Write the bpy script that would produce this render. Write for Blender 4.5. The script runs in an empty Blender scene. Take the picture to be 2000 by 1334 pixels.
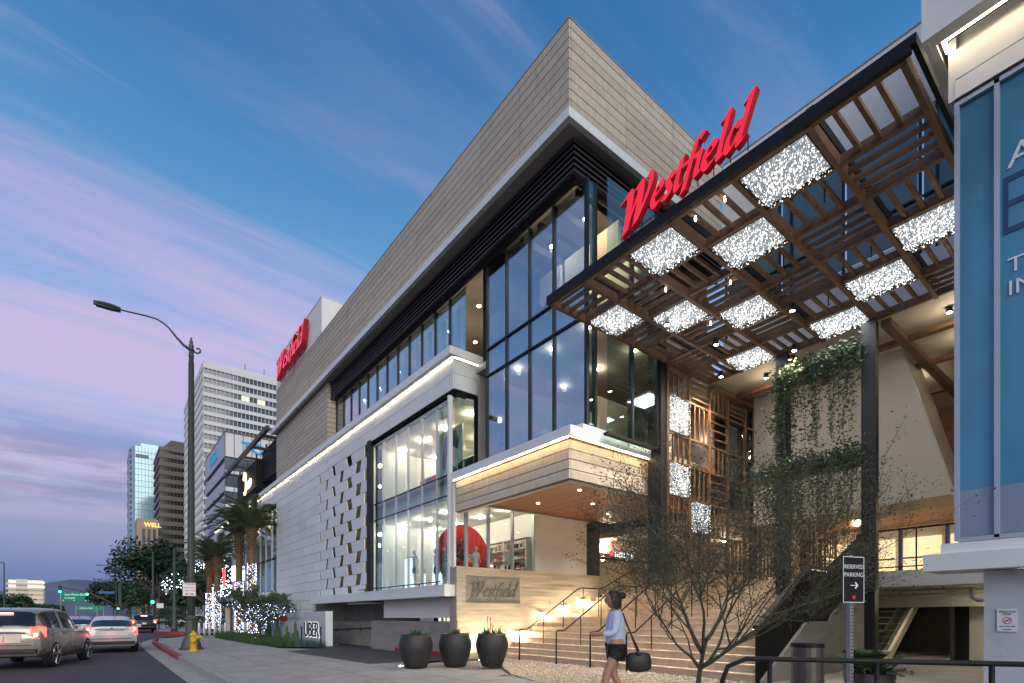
import bpy, bmesh, math, random
from mathutils import Vector, Matrix
R = math.radians
rnd = random.Random(11)
SC = bpy.context.scene
COL = SC.collection

# ------------------------------------------------------------------ camera
cam = bpy.data.cameras.new('camera')
cam.sensor_width = 36.0
cam.lens = 18.4
cam.shift_y = 0.2690
cam.clip_start = 0.05
cam.clip_end = 30000
camo = bpy.data.objects.new('camera', cam)
COL.objects.link(camo)
camo.location = (0, 0, 1.45)
camo.rotation_euler = (R(90), 0, -math.atan2(804, 1022))
SC.camera = camo

# ------------------------------------------------------------------ world (dusk)
W = bpy.data.worlds.new('World')
SC.world = W
W.use_nodes = True
nt = W.node_tree
nt.nodes.clear()
def wn(t, **k):
    n = nt.nodes.new(t)
    for a, b in k.items(): setattr(n, a, b)
    return n
def wl(a, b): nt.links.new(a, b)
def wmath(op, a, b=None, clamp=False):
    n = wn('ShaderNodeMath', operation=op); n.use_clamp = clamp
    for i, q in enumerate((a, b)):
        if q is None: continue
        if isinstance(q, (int, float)): n.inputs[i].default_value = q
        else: wl(q, n.inputs[i])
    return n.outputs[0]
def s2l(c):
    return tuple(((v/255)/12.92 if v/255 <= .04045 else ((v/255+.055)/1.055)**2.4) for v in c)
def wramp(fac, stops, interp='EASE'):
    n = wn('ShaderNodeValToRGB'); n.color_ramp.interpolation = interp
    e = n.color_ramp.elements
    while len(e) > 1: e.remove(e[-1])
    for i, (p, c) in enumerate(stops):
        q = e[0] if i == 0 else e.new(p)
        q.position = p; q.color = (*c, 1)
    wl(fac, n.inputs[0]); return n.outputs[0]
def wmix(f, a, b, mode='MIX'):
    n = wn('ShaderNodeMix', data_type='RGBA', blend_type=mode)
    if isinstance(f, (int, float)): n.inputs[0].default_value = f
    else: wl(f, n.inputs[0])
    for q, i in ((a, 6), (b, 7)):
        if isinstance(q, tuple): n.inputs[i].default_value = (*q, 1)
        else: wl(q, n.inputs[i])
    return n.outputs[2]
SUN_AZ, SUN_EL = R(208), R(2.0)     # the afterglow stands behind the camera
tc = wn('ShaderNodeTexCoord')
sep = wn('ShaderNodeSeparateXYZ'); wl(tc.outputs['Generated'], sep.inputs[0])
zc = wmath('MAXIMUM', sep.outputs[2], 0.0)
grad = wramp(zc, [(0.0, s2l((82, 102, 144))), (0.06, s2l((92, 112, 156))), (0.11, s2l((124, 131, 169))), (0.17, s2l((140, 145, 177))),
                  (0.27, s2l((140, 160, 198))), (0.42, s2l((122, 154, 198))), (0.56, s2l((80, 132, 178))), (0.70, s2l((46, 102, 152))), (1.0, s2l((24, 72, 126)))], 'B_SPLINE')
den = wmath('ADD', zc, 0.10)
cx = wmath('DIVIDE', sep.outputs[0], den); cy = wmath('DIVIDE', sep.outputs[1], den)
cmb = wn('ShaderNodeCombineXYZ'); wl(cx, cmb.inputs[0]); wl(cy, cmb.inputs[1])
mp = wn('ShaderNodeMapping'); mp.inputs['Rotation'].default_value = (0, 0, R(-24)); mp.inputs['Scale'].default_value = (0.20, 1.25, 1)
wl(cmb.outputs[0], mp.inputs[0])
n1 = wn('ShaderNodeTexNoise'); n1.inputs['Scale'].default_value = 1.35; n1.inputs['Detail'].default_value = 8; n1.inputs['Roughness'].default_value = .62
n1.inputs['Distortion'].default_value = .5
wl(mp.outputs[0], n1.inputs['Vector'])
streak = wramp(n1.outputs['Fac'], [(0.41, (0, 0, 0)), (0.60, (1, 1, 1))])
band = wramp(zc, [(0.10, (0, 0, 0)), (0.22, (.75, .75, .75)), (0.42, (1, 1, 1)), (0.58, (.5, .5, .5)), (0.74, (.1, .1, .1)), (0.9, (.05, .05, .05))])
cf = wmath('MULTIPLY', wmath('MULTIPLY', streak, band), .74)
mp3 = wn('ShaderNodeMapping'); mp3.inputs['Rotation'].default_value = (0, 0, R(-58)); mp3.inputs['Scale'].default_value = (0.35, 2.1, 1); mp3.inputs['Location'].default_value = (2.3, .7, 0)
wl(cmb.outputs[0], mp3.inputs[0])
n4 = wn('ShaderNodeTexNoise'); n4.inputs['Scale'].default_value = 1.3; n4.inputs['Detail'].default_value = 8; n4.inputs['Roughness'].default_value = .66; n4.inputs['Distortion'].default_value = .8
wl(mp3.outputs[0], n4.inputs['Vector'])
wisp = wramp(n4.outputs['Fac'], [(0.50, (0, 0, 0)), (0.70, (1, 1, 1))])
band2 = wramp(zc, [(0.25, (0, 0, 0)), (0.42, (.8, .8, .8)), (0.72, (.6, .6, .6)), (0.95, (.1, .1, .1))])
sky0 = wmix(wmath('MULTIPLY', wmath('MULTIPLY', wisp, band2), .5), grad, s2l((176, 164, 196)))
sky1 = wmix(cf, sky0, s2l((190, 164, 194)))
mp2 = wn('ShaderNodeMapping'); mp2.inputs['Scale'].default_value = (2.2, 2.2, 14); mp2.inputs['Location'].default_value = (.3, .8, .15)
wl(tc.outputs['Generated'], mp2.inputs[0])
n2 = wn('ShaderNodeTexNoise'); n2.inputs['Scale'].default_value = 1.9; n2.inputs['Detail'].default_value = 6; n2.inputs['Roughness'].default_value = .6
wl(mp2.outputs[0], n2.inputs['Vector'])
bank = wramp(n2.outputs['Fac'], [(0.36, (0, 0, 0)), (0.52, (1, 1, 1))])
bandb = wramp(zc, [(0.145, (0, 0, 0)), (0.175, (1, 1, 1)), (0.235, (.9, .9, .9)), (0.31, (0, 0, 0))])
bf = wmath('MULTIPLY', wmath('MULTIPLY', bank, bandb), .62)
n3 = wn('ShaderNodeTexNoise'); n3.inputs['Scale'].default_value = 3.1; n3.inputs['Detail'].default_value = 4
wl(mp2.outputs[0], n3.inputs['Vector'])
bcol = wmix(wramp(n3.outputs['Fac'], [(.42, (0, 0, 0)), (.6, (1, 1, 1))]), s2l((104, 110, 150)), s2l((140, 124, 160)))
sky2 = wmix(bf, sky1, bcol)
nish = wn('ShaderNodeTexSky', sky_type='NISHITA'); nish.sun_disc = False
nish.sun_elevation = SUN_EL; nish.sun_rotation = SUN_AZ; nish.air_density = 1.2; nish.dust_density = 1.5; nish.ozone_density = 3
nsc = wmix(1.0, nish.outputs[0], (0.025, 0.03, 0.035), 'MULTIPLY')
sky3 = wmix(1.0, sky2, nsc, 'ADD')
below = wmath('LESS_THAN', sep.outputs[2], -0.0005)
sky4 = wmix(below, sky3, s2l((44, 48, 60)))
bg = wn('ShaderNodeBackground'); bg.inputs[1].default_value = 1.0
wl(sky4, bg.inputs[0])
wo = wn('ShaderNodeOutputWorld'); wl(bg.outputs[0], wo.inputs[0])

sun = bpy.data.lights.new('afterglow_sun', 'SUN')
sun.energy = 2.0; sun.angle = R(60); sun.color = (1.0, .95, .83)
suno = bpy.data.objects.new('afterglow_sun', sun); COL.objects.link(suno)
sdir = Vector((-.34, -.84, .42)).normalized()
suno.rotation_euler = sdir.to_track_quat('Z', 'Y').to_euler()
suno.location = (-30, -50, 40)

SC.view_settings.view_transform = 'Standard'
SC.view_settings.look = 'None'
SC.view_settings.exposure = 0.4
SC.view_settings.gamma = 1.0
SC.view_settings.use_curve_mapping = False
SC.render.engine = 'CYCLES'
SC.cycles.use_denoising = True
SC.cycles.max_bounces = 8
SC.cycles.transparent_max_bounces = 24
SC.cycles.sample_clamp_indirect = 6
SC.cycles.caustics_reflective = False
SC.cycles.caustics_refractive = False

# ------------------------------------------------------------------ materials
MATS = {}
def new_mat(name):
    m = bpy.data.materials.new(name); m.use_nodes = True
    t = m.node_tree; t.nodes.clear()
    return m, t
class NB:
    def __init__(s, t): s.t = t
    def n(s, ty, **k):
        q = s.t.nodes.new(ty)
        for a, b in k.items(): setattr(q, a, b)
        return q
    def l(s, a, b): s.t.links.new(a, b)
def mat(name, col, rough=.6, metal=0., n=None, var=0., bump=0., bscale=None, stretch=None, emit=None, estr=0., coat=0., streak=0., spec=None, dirt=None, spots=None):
    """procedural surface: colour broken by noise n=(scale, amount), per-object tint var, bump, streaks"""
    if name in MATS: return MATS[name]
    m, t = new_mat(name); b = NB(t)
    out = b.n('ShaderNodeOutputMaterial'); p = b.n('ShaderNodeBsdfPrincipled')
    b.l(p.outputs[0], out.inputs[0])
    p.inputs['Roughness'].default_value = rough; p.inputs['Metallic'].default_value = metal
    if spec is not None: p.inputs['Specular IOR Level'].default_value = spec
    if coat: p.inputs['Coat Weight'].default_value = coat; p.inputs['Coat Roughness'].default_value = .08
    col = tuple(col)
    src = None
    tcn = b.n('ShaderNodeTexCoord')
    vec = tcn.outputs['Object']
    if stretch:
        mpn = b.n('ShaderNodeMapping'); mpn.inputs['Scale'].default_value = stretch
        b.l(vec, mpn.inputs[0]); vecs = mpn.outputs[0]
    else: vecs = vec
    if n:
        nz = b.n('ShaderNodeTexNoise'); nz.inputs['Scale'].default_value = n[0]; nz.inputs['Detail'].default_value = 6; nz.inputs['Roughness'].default_value = .62
        b.l(vecs, nz.inputs['Vector'])
        mr = b.n('ShaderNodeMapRange'); mr.inputs[1].default_value = .3; mr.inputs[2].default_value = .7
        mr.inputs[3].default_value = 1 - n[1]; mr.inputs[4].default_value = 1 + n[1]
        b.l(nz.outputs['Fac'], mr.inputs[0])
        mx = b.n('ShaderNodeMix', data_type='RGBA', blend_type='MULTIPLY'); mx.inputs[0].default_value = 1
        mx.inputs[6].default_value = (*col, 1); b.l(mr.outputs[0], mx.inputs[7]); src = mx.outputs[2]
        rr = b.n('ShaderNodeMapRange'); rr.inputs[1].default_value = .3; rr.inputs[2].default_value = .7
        rr.inputs[3].default_value = max(0, rough - .08); rr.inputs[4].default_value = min(1, rough + .08)
        b.l(nz.outputs['Fac'], rr.inputs[0]); b.l(rr.outputs[0], p.inputs['Roughness'])
    if dirt:
        nd = b.n('ShaderNodeTexNoise'); nd.inputs['Scale'].default_value = dirt[0]; nd.inputs['Detail'].default_value = 8; nd.inputs['Roughness'].default_value = .7
        b.l(vecs, nd.inputs['Vector'])
        cr = b.n('ShaderNodeValToRGB'); cr.color_ramp.elements[0].position = dirt[2]; cr.color_ramp.elements[1].position = dirt[2] + .14
        b.l(nd.outputs['Fac'], cr.inputs[0])
        mx = b.n('ShaderNodeMix', data_type='RGBA')
        b.l(cr.outputs[0], mx.inputs[0])
        if src is None: mx.inputs[6].default_value = (*col, 1)
        else: b.l(src, mx.inputs[6])
        mx.inputs[7].default_value = (*dirt[1], 1); src = mx.outputs[2]
    if spots:
        vo = b.n('ShaderNodeTexVoronoi'); vo.inputs['Scale'].default_value = spots[0]; b.l(vec, vo.inputs['Vector'])
        sp_ = b.n('ShaderNodeMath', operation='LESS_THAN'); sp_.inputs[1].default_value = spots[1]; b.l(vo.outputs['Distance'], sp_.inputs[0])
        sc_ = b.n('ShaderNodeSeparateColor'); b.l(vo.outputs['Color'], sc_.inputs[0])
        gt = b.n('ShaderNodeMath', operation='GREATER_THAN'); gt.inputs[1].default_value = .45; b.l(sc_.outputs[0], gt.inputs[0])
        ml = b.n('ShaderNodeMath', operation='MULTIPLY'); b.l(sp_.outputs[0], ml.inputs[0]); b.l(gt.outputs[0], ml.inputs[1])
        mx = b.n('ShaderNodeMix', data_type='RGBA'); b.l(ml.outputs[0], mx.inputs[0])
        if src is None: mx.inputs[6].default_value = (*col, 1)
        else: b.l(src, mx.inputs[6])
        mx.inputs[7].default_value = (*spots[2], 1); src = mx.outputs[2]
    if var:
        oi = b.n('ShaderNodeObjectInfo')
        mr = b.n('ShaderNodeMapRange'); mr.inputs[3].default_value = 1 - var; mr.inputs[4].default_value = 1 + var
        b.l(oi.outputs['Random'], mr.inputs[0])
        mx = b.n('ShaderNodeMix', data_type='RGBA', blend_type='MULTIPLY'); mx.inputs[0].default_value = 1
        if src is None: mx.inputs[6].default_value = (*col, 1)
        else: b.l(src, mx.inputs[6])
        b.l(mr.outputs[0], mx.inputs[7]); src = mx.outputs[2]
    if src is None: p.inputs['Base Color'].default_value = (*col, 1)
    else: b.l(src, p.inputs['Base Color'])
    if bump:
        nb = b.n('ShaderNodeTexNoise'); nb.inputs['Scale'].default_value = bscale or 40; nb.inputs['Detail'].default_value = 5
        b.l(vecs, nb.inputs['Vector'])
        bp = b.n('ShaderNodeBump'); bp.inputs['Strength'].default_value = bump; bp.inputs['Distance'].default_value = .02
        b.l(nb.outputs['Fac'], bp.inputs['Height']); b.l(bp.outputs[0], p.inputs['Normal'])
    if emit:
        p.inputs['Emission Color'].default_value = (*emit, 1); p.inputs['Emission Strength'].default_value = estr
    MATS[name] = m
    return m
def emis(name, col, s):
    if name in MATS: return MATS[name]
    m, t = new_mat(name); b = NB(t)
    out = b.n('ShaderNodeOutputMaterial'); e = b.n('ShaderNodeEmission')
    e.inputs[0].default_value = (*col, 1); e.inputs[1].default_value = s
    b.l(e.outputs[0], out.inputs[0]); MATS[name] = m; return m
def glass(name, tint, refl=1.0, base=.04, wave=0.):
    """thin architectural pane: see-through tint plus a Fresnel reflection"""
    if name in MATS: return MATS[name]
    m, t = new_mat(name); b = NB(t)
    out = b.n('ShaderNodeOutputMaterial'); tr = b.n('ShaderNodeBsdfTransparent'); gl = b.n('ShaderNodeBsdfGlossy')
    tr.inputs[0].default_value = (*tint, 1); gl.inputs['Roughness'].default_value = .015; gl.inputs[0].default_value = (.92, .97, 1, 1)
    lw = b.n('ShaderNodeLayerWeight'); lw.inputs['Blend'].default_value = .5
    pw = b.n('ShaderNodeMath', operation='POWER'); pw.inputs[1].default_value = 4.0
    b.l(lw.outputs['Facing'], pw.inputs[0])
    mr = b.n('ShaderNodeMapRange'); mr.inputs[1].default_value = .0; mr.inputs[2].default_value = 1
    mr.inputs[3].default_value = base; mr.inputs[4].default_value = refl
    b.l(pw.outputs[0], mr.inputs[0])
    mx = b.n('ShaderNodeMixShader'); b.l(mr.outputs[0], mx.inputs[0]); b.l(tr.outputs[0], mx.inputs[1]); b.l(gl.outputs[0], mx.inputs[2])
    if wave:
        tcn = b.n('ShaderNodeTexCoord'); nz = b.n('ShaderNodeTexNoise'); nz.inputs['Scale'].default_value = .8
        b.l(tcn.outputs['Object'], nz.inputs['Vector'])
        bp = b.n('ShaderNodeBump'); bp.inputs['Strength'].default_value = wave; bp.inputs['Distance'].default_value = .05
        b.l(nz.outputs['Fac'], bp.inputs['Height']); b.l(bp.outputs[0], gl.inputs['Normal'])
    b.l(mx.outputs[0], out.inputs[0]); MATS[name] = m; return m

# ------------------------------------------------------------------ mesh helpers
class MB:
    def __init__(s): s.v = []; s.f = []
    def add(s, vs, fs):
        o = len(s.v); s.v += [tuple(q) for q in vs]; s.f += [tuple(i + o for i in f) for f in fs]; return s
    def box(s, x0, x1, y0, y1, z0, z1):
        vs = [(x0, y0, z0), (x1, y0, z0), (x1, y1, z0), (x0, y1, z0), (x0, y0, z1), (x1, y0, z1), (x1, y1, z1), (x0, y1, z1)]
        return s.add(vs, [(0, 3, 2, 1), (4, 5, 6, 7), (0, 1, 5, 4), (1, 2, 6, 5), (2, 3, 7, 6), (3, 0, 4, 7)])
    def prism(s, pts, axis, a, b):
        """closed outline pts (2D) extruded along axis from a to b; outline in the other two axes in order"""
        n = len(pts)
        def mk(p, q):
            return (q, p[0], p[1]) if axis == 0 else (p[0], q, p[1]) if axis == 1 else (p[0], p[1], q)
        vs = [mk(p, a) for p in pts] + [mk(p, b) for p in pts]
        fs = [tuple(range(n)), tuple(range(2*n - 1, n - 1, -1))] + [(i, (i+1) % n, n + (i+1) % n, n + i) for i in range(n)]
        return s.add(vs, fs)
    def tube(s, pts, r, n=6, cap=True):
        pts = [Vector(p) for p in pts]; k = len(pts)
        rs = r if isinstance(r, (list, tuple)) else [r] * k
        o = len(s.v); up = None
        for i, p in enumerate(pts):
            d = (pts[min(i+1, k-1)] - pts[max(i-1, 0)])
            if d.length < 1e-9: d = Vector((0, 0, 1))
            d.normalize()
            if up is None:
                up = Vector((0, 0, 1)) if abs(d.z) < .9 else Vector((1, 0, 0))
            a = d.cross(up)
            if a.length < 1e-6: a = d.cross(Vector((1, 0.3, 0)))
            a.normalize(); up = a.cross(d).normalized()
            for j in range(n):
                t = 2 * math.pi * j / n
                q = p + a * (math.cos(t) * rs[i]) + up * (math.sin(t) * rs[i]); s.v.append(tuple(q))
        for i in range(k-1):
            for j in range(n):
                s.f.append((o + i*n + j, o + i*n + (j+1) % n, o + (i+1)*n + (j+1) % n, o + (i+1)*n + j))
        if cap:
            s.f.append(tuple(o + j for j in reversed(range(n)))); s.f.append(tuple(o + (k-1)*n + j for j in range(n)))
        return s
    def lathe(s, prof, c=(0, 0, 0), n=20):
        o = len(s.v); k = len(prof)
        for r, z in prof:
            for j in range(n):
                t = 2*math.pi*j/n; s.v.append((c[0] + r*math.cos(t), c[1] + r*math.sin(t), c[2] + z))
        for i in range(k-1):
            for j in range(n):
                s.f.append((o + i*n + j, o + i*n + (j+1) % n, o + (i+1)*n + (j+1) % n, o + (i+1)*n + j))
        s.f.append(tuple(o + j for j in reversed(range(n)))); s.f.append(tuple(o + (k-1)*n + j for j in range(n)))
        return s
    def octa(s, c, r, sz=1.0):
        x, y, z = c
        return s.add([(x+r, y, z), (x-r, y, z), (x, y+r, z), (x, y-r, z), (x, y, z+r*sz), (x, y, z-r*sz)],
                     [(0, 2, 4), (2, 1, 4), (1, 3, 4), (3, 0, 4), (2, 0, 5), (1, 2, 5), (3, 1, 5), (0, 3, 5)])
    def quad(s, a, b, c, d): return s.add([a, b, c, d], [(0, 1, 2, 3)])
    def build(s, name, m=None, parent=None, smooth=False, local=False, bevel=0.):
        me = bpy.data.meshes.new(name)
        off = Vector((0, 0, 0))
        if parent is not None and not local:
            r = parent
            while r.parent: r = r.parent
            off = Vector(r.location)
        me.from_pydata([(a - off.x, b - off.y, c - off.z) for a, b, c in s.v], [], s.f)
        if m is not None: me.materials.append(MATS[m] if isinstance(m, str) else m)
        if smooth:
            for p in me.polygons: p.use_smooth = True
        me.update()
        o = bpy.data.objects.new(name, me); COL.objects.link(o)
        if parent is not None: o.parent = parent
        if bevel:
            md = o.modifiers.new('edge', 'BEVEL'); md.width = bevel; md.segments = 2; md.limit_method = 'ANGLE'
        return o
def tag(o, label=None, cat=None, group=None, kind=None):
    if label: o['label'] = label
    if cat: o['category'] = cat
    if group: o['group'] = group
    if kind: o['kind'] = kind
    return o
def thing(name, label, cat, loc=(0, 0, 0), group=None):
    o = bpy.data.objects.new(name, None); COL.objects.link(o); o.location = loc; o.empty_display_size = .2
    return tag(o, label, cat, group)
def box(name, m, parent, x0, x1, y0, y1, z0, z1, bevel=0.):
    return MB().box(x0, x1, y0, y1, z0, z1).build(name, m, parent, bevel=bevel)
def copy_tree(o, parent=None):
    c = o.copy(); COL.objects.link(c); c.parent = parent
    for ch in list(o.children): copy_tree(ch, c)
    return c
def struct(name, mb, m, **k): return tag(mb.build(name, m, **k), kind='structure')
def lamp(name, typ, loc, energy, col, parent=None, size=.2, rot=None, spread=None, size_y=None, spot=None):
    l = bpy.data.lights.new(name, typ); l.energy = energy; l.color = col
    if typ == 'AREA':
        l.size = size
        if size_y: l.shape = 'RECTANGLE'; l.size_y = size_y
        if spread: l.spread = spread
    elif typ == 'SPOT':
        l.shadow_soft_size = size; l.spot_size = spot or R(80); l.spot_blend = .7
    else: l.shadow_soft_size = size
    o = bpy.data.objects.new(name, l); COL.objects.link(o)
    if parent is not None:
        r = parent
        while r.parent: r = r.parent
        o.parent = parent; o.location = Vector(loc) - Vector(r.location)
    else: o.location = loc
    if rot: o.rotation_euler = rot
    return o
def text_mesh(txt, size, depth, shear=0., bold=0., align='LEFT', space=1.0):
    cu = bpy.data.curves.new('lettering', 'FONT'); cu.body = txt; cu.size = size; cu.extrude = depth / 2
    cu.shear = shear; cu.offset = bold; cu.align_x = align; cu.space_character = space; cu.resolution_u = 3
    o = bpy.data.objects.new('lettering', cu); COL.objects.link(o)
    dg = bpy.context.evaluated_depsgraph_get(); dg.update()
    me = bpy.data.meshes.new_from_object(o.evaluated_get(dg))
    bpy.data.objects.remove(o); bpy.data.curves.remove(cu)
    return me
# orientation of flat lettering: which way it faces
FACE = {'-X': (R(90), 0, R(-90)), '-Y': (R(90), 0, 0), '+Y': (R(90), 0, R(180)), '+X': (R(90), 0, R(90))}
def text(name, txt, loc, size, face, m, parent=None, depth=.01, **k):
    me = text_mesh(txt, size, depth, **k); me.name = name
    me.materials.clear(); me.materials.append(MATS[m] if isinstance(m, str) else m)
    o = bpy.data.objects.new(name, me); COL.objects.link(o)
    if parent is not None:
        r = parent
        while r.parent: r = r.parent
        o.parent = parent; o.location = Vector(loc) - Vector(r.location)
    else: o.location = loc
    o.rotation_euler = FACE[face] if isinstance(face, str) else face
    return o
# ------------------------------------------------------------------ surfaces
mat('asphalt', (.045, .045, .05), .82, n=(1.2, .25), bump=.35, bscale=160, dirt=(.8, (.080, .077, .075), .54), spots=(.55, .16, (.022, .022, .024)))
mat('asphalt_drive', (.055, .053, .052), .85, n=(2.2, .22), bump=.3, bscale=140)
mat('earth', (.10, .10, .09), .95, n=(.02, .3))
mat('pavement', (.30, .29, .275), .85, n=(2.2, .2), var=.08, bump=.25, bscale=70, dirt=(3.2, (.20, .19, .18), .58), spots=(2.6, .055, (.11, .105, .10)))
mat('kerb_concrete', (.30, .285, .27), .85, n=(4, .2), bump=.25, bscale=60)
mat('kerb_red', (.27, .035, .035), .7, n=(5, .3), bump=.2, bscale=60, dirt=(4, (.20, .12, .11), .62))
mat('concrete_plank', (.44, .39, .32), .8, n=(7, .14), var=.09, bump=.18, bscale=55, stretch=(1.3, 1.3, .5), dirt=(1.6, (.32, .29, .25), .56))
mat('board_concrete', (.40, .345, .27), .85, n=(3.2, .25), var=.10, bump=.7, bscale=26, stretch=(.25, .25, 2.4), dirt=(2.0, (.28, .245, .20), .60))
mat('grey_concrete', (.27, .255, .235), .85, n=(2.5, .2), bump=.3, bscale=40, stretch=(.5, .5, 1.6), dirt=(1.3, (.20, .19, .175), .58))
mat('white_metal', (.66, .69, .70), .38, n=(1.4, .04), var=.03, spec=.4)
mat('panel_metal', (.63, .655, .655), .42, n=(.9, .06), var=.05, spec=.4)
mat('white_wall', (.72, .71, .69), .6, n=(1.2, .05))
mat('soffit_taupe', (.30, .275, .25), .7, n=(1.5, .1))
mat('black_metal', (.009, .009, .010), .5, n=(6, .2), spec=.25)
mat('louver_dark', (.026, .019, .021), .5, n=(4, .2), var=.1)
mat('mullion_dark', (.010, .013, .017), .4, spec=.3)
mat('mullion_silver', (.42, .46, .48), .35, metal=.4)
mat('interior_warm', (.66, .55, .42), .7, n=(.7, .06))
mat('interior_white', (.78, .75, .70), .7, n=(.8, .04))
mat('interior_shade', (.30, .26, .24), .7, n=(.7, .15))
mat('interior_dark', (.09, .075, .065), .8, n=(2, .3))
mat('interior_floor', (.40, .36, .31), .4, n=(3, .1))
mat('wood_soffit', (.17, .075, .030), .5, n=(3, .35), stretch=(1, .12, 1), var=.25)
mat('wood_beam', (.125, .063, .030), .55, n=(5, .4), stretch=(1, 1, 1), var=.2, bump=.15, bscale=50)
mat('step_stone', (.52, .41, .29), .75, n=(5, .16), var=.05, bump=.12, bscale=60, dirt=(1.5, (.40, .32, .24), .60))
mat('red_sign', (.72, .012, .03), .35, n=(2, .06), emit=(1, .02, .05), estr=.45, coat=.3)
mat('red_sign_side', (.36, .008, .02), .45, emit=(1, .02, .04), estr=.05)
mat('dark_green_pole', (.045, .058, .05), .5, n=(12, .25), bump=.1, bscale=60)
mat('steel', (.36, .37, .38), .35, metal=.7, n=(10, .1))
mat('pot_black', (.022, .021, .023), .55, n=(7, .35), bump=.25, bscale=50)
emis('led_warm', (1.0, .70, .38), 42)
emis('led_white', (1.0, .82, .60), 60)
emis('led_warm_low', (1.0, .76, .5), 9)
emis('led_trim', (1.0, .8, .55), 12)
mat('tan_back', (.46, .36, .22), .7, n=(2, .2))
mat('blind_teal', (.34, .46, .50), .8)
mat('column_blue', (.02, .024, .04), .4)
emis('lamp_warm', (1.0, .78, .50), 30)
emis('downlight', (1.0, .82, .58), 45)
glass('glass_blue', (.74, .86, .93), refl=1.0, base=.27, wave=.02)
glass('glass_green', (.80, .93, .90), refl=1.0, base=.10, wave=.02)
glass('glass_clear', (.91, .97, .97), refl=.9, base=.06, wave=.015)
WARM = (1.0, .80, .55); WARM2 = (1.0, .86, .68)

# ------------------------------------------------------------------ setting
def grid_sheet(x0, x1, y0, y1, z):
    return MB().quad((x0, y0, z), (x1, y0, z), (x1, y1, z), (x0, y1, z))
struct('ground', MB().quad((-6000, -3000, -.35), (9000, -3000, -.35), (9000, 12000, -.35), (-6000, 12000, -.35)), 'earth')
struct('road', MB().add([(-24, -60, 0), (2.03, -60, 0), (2.03, 34, 0), (2.7, 39.5, 0), (4.2, 43.2, 0), (5.7, 44.3, 0), (5.7, 49.8, 0), (4.5, 51.0, 0), (3.8, 54.5, 0), (4.2, 58, 0), (4.2, 76, 0), (2.03, 84, 0), (2.03, 700, 0), (-24, 700, 0)],
                     [tuple(range(14))]), 'asphalt')
# kerb and gutter follow this line: along the street, then round into the driveway
KL = [(2.03, -12), (2.03, 6), (2.03, 14), (2.03, 20.5), (2.06, 28), (2.18, 34), (2.5, 37.6), (3.1, 40.6), (4.3, 43.1), (5.0, 43.8), (5.7, 44.3)]
def offset_line(pts, d):
    o = []
    for i, p in enumerate(pts):
        a = pts[max(i-1, 0)]; b = pts[min(i+1, len(pts)-1)]
        t = Vector((b[0]-a[0], b[1]-a[1])).normalized(); o.append((p[0] + t.y * d, p[1] - t.x * d))
    return o
def ribbon(mb, A, B, z0, z1):
    for i in range(len(A)-1):
        a, b, c, d = A[i], A[i+1], B[i+1], B[i]
        vs = [(*a, z0), (*b, z0), (*c, z0), (*d, z0), (*a, z1), (*b, z1), (*c, z1), (*d, z1)]
        mb.add(vs, [(4, 7, 6, 5), (0, 1, 5, 4), (2, 3, 7, 6)])
    return mb
G0 = offset_line(KL, -.52); K1 = offset_line(KL, .17)
struct('gutter', ribbon(MB(), G0, KL, -.1, .006), 'kerb_concrete')
struct('kerb', ribbon(MB(), KL[:4], K1[:4], -.1, .15), 'kerb_concrete')
rk = struct('red_kerb', ribbon(MB(), KL[3:], K1[3:], -.1, .152), 'kerb_red')
pv = tag(MB().add([(2.2, -20, .10), (14, -20, .10), (14, 12.5, .10), (8, 46, .10), (4.6, 43.0, .10), (2.7, 37.5, .10), (2.2, 30, .10)], [tuple(range(7))]).build('pavement', 'grey_concrete'), kind='structure')
# paving slabs of the footway (proud of the joint bed)
def slab_row(y0, y1, xs):
    for a, b in zip(xs[:-1], xs[1:]):
        g = .012
        z = .148 + rnd.uniform(-.002, .002)
        MB().add([(a+g, y0+g, z), (b-g, y0+g, z), (b-g, y1-g, z), (a+g, y1-g, z), (a+g, y0+g, .1), (b-g, y0+g, .1), (b-g, y1-g, .1), (a+g, y1-g, .1)],
                 [(0, 1, 2, 3), (0, 4, 5, 1), (1, 5, 6, 2), (2, 6, 7, 3), (3, 7, 4, 0)]).build('paving_slab', 'pavement', pv)
y = 1.0
while y < 37:
    step = 1.55
    x0 = 2.205
    if y > 24: x0 = 2.35
    if y > 33: x0 = 2.75
    xs = [x0, 3.4, 4.6, 5.85]
    if y < 14: xs += [7.1] if y > 8.4 else [7.1, 8.4]
    if 14 < y < 20: xs = xs[:4]
    slab_row(y, y + step, xs); y += step
struct('forecourt_driveway', MB().add([(5.86, 13.9, .155), (8.45, 13.4, .155), (13.4, 13.4, .155), (13.4, 26, .155), (9.6, 26, .155), (8.0, 22.6, .155), (5.5, 20.7, .155)], [tuple(range(7))]), 'asphalt_drive')
struct('far_footway', ribbon(MB(), [(2.03, 90), (2.03, 84), (4.2, 76), (4.2, 58), (3.8, 54.5), (4.5, 51.0), (5.7, 49.8), (5.7, 44.3)], [(14, 90), (14, 84), (14, 76), (14, 58), (14, 54.5), (14, 51), (14, 49.8), (14, 44.3)], -.1, .25), 'pavement')
struct('far_footway_strip', MB().box(2.03, 30, 90, 420, -.1, .25), 'pavement')
struct('far_red_kerb', ribbon(MB(), [(2.0, 120), (2.0, 84), (4.17, 76), (4.17, 58), (3.77, 54.5), (4.48, 50.9), (5.68, 49.7)][::-1], [(1.83, 120), (1.83, 84), (4.0, 76), (4.0, 58), (3.6, 54.4), (4.4, 50.7), (5.6, 49.5)][::-1], -.1, .25), 'kerb_red')
struct('garage_floor', MB().box(8.5, 40, 26, 60, -.1, .12), 'grey_concrete')
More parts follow.
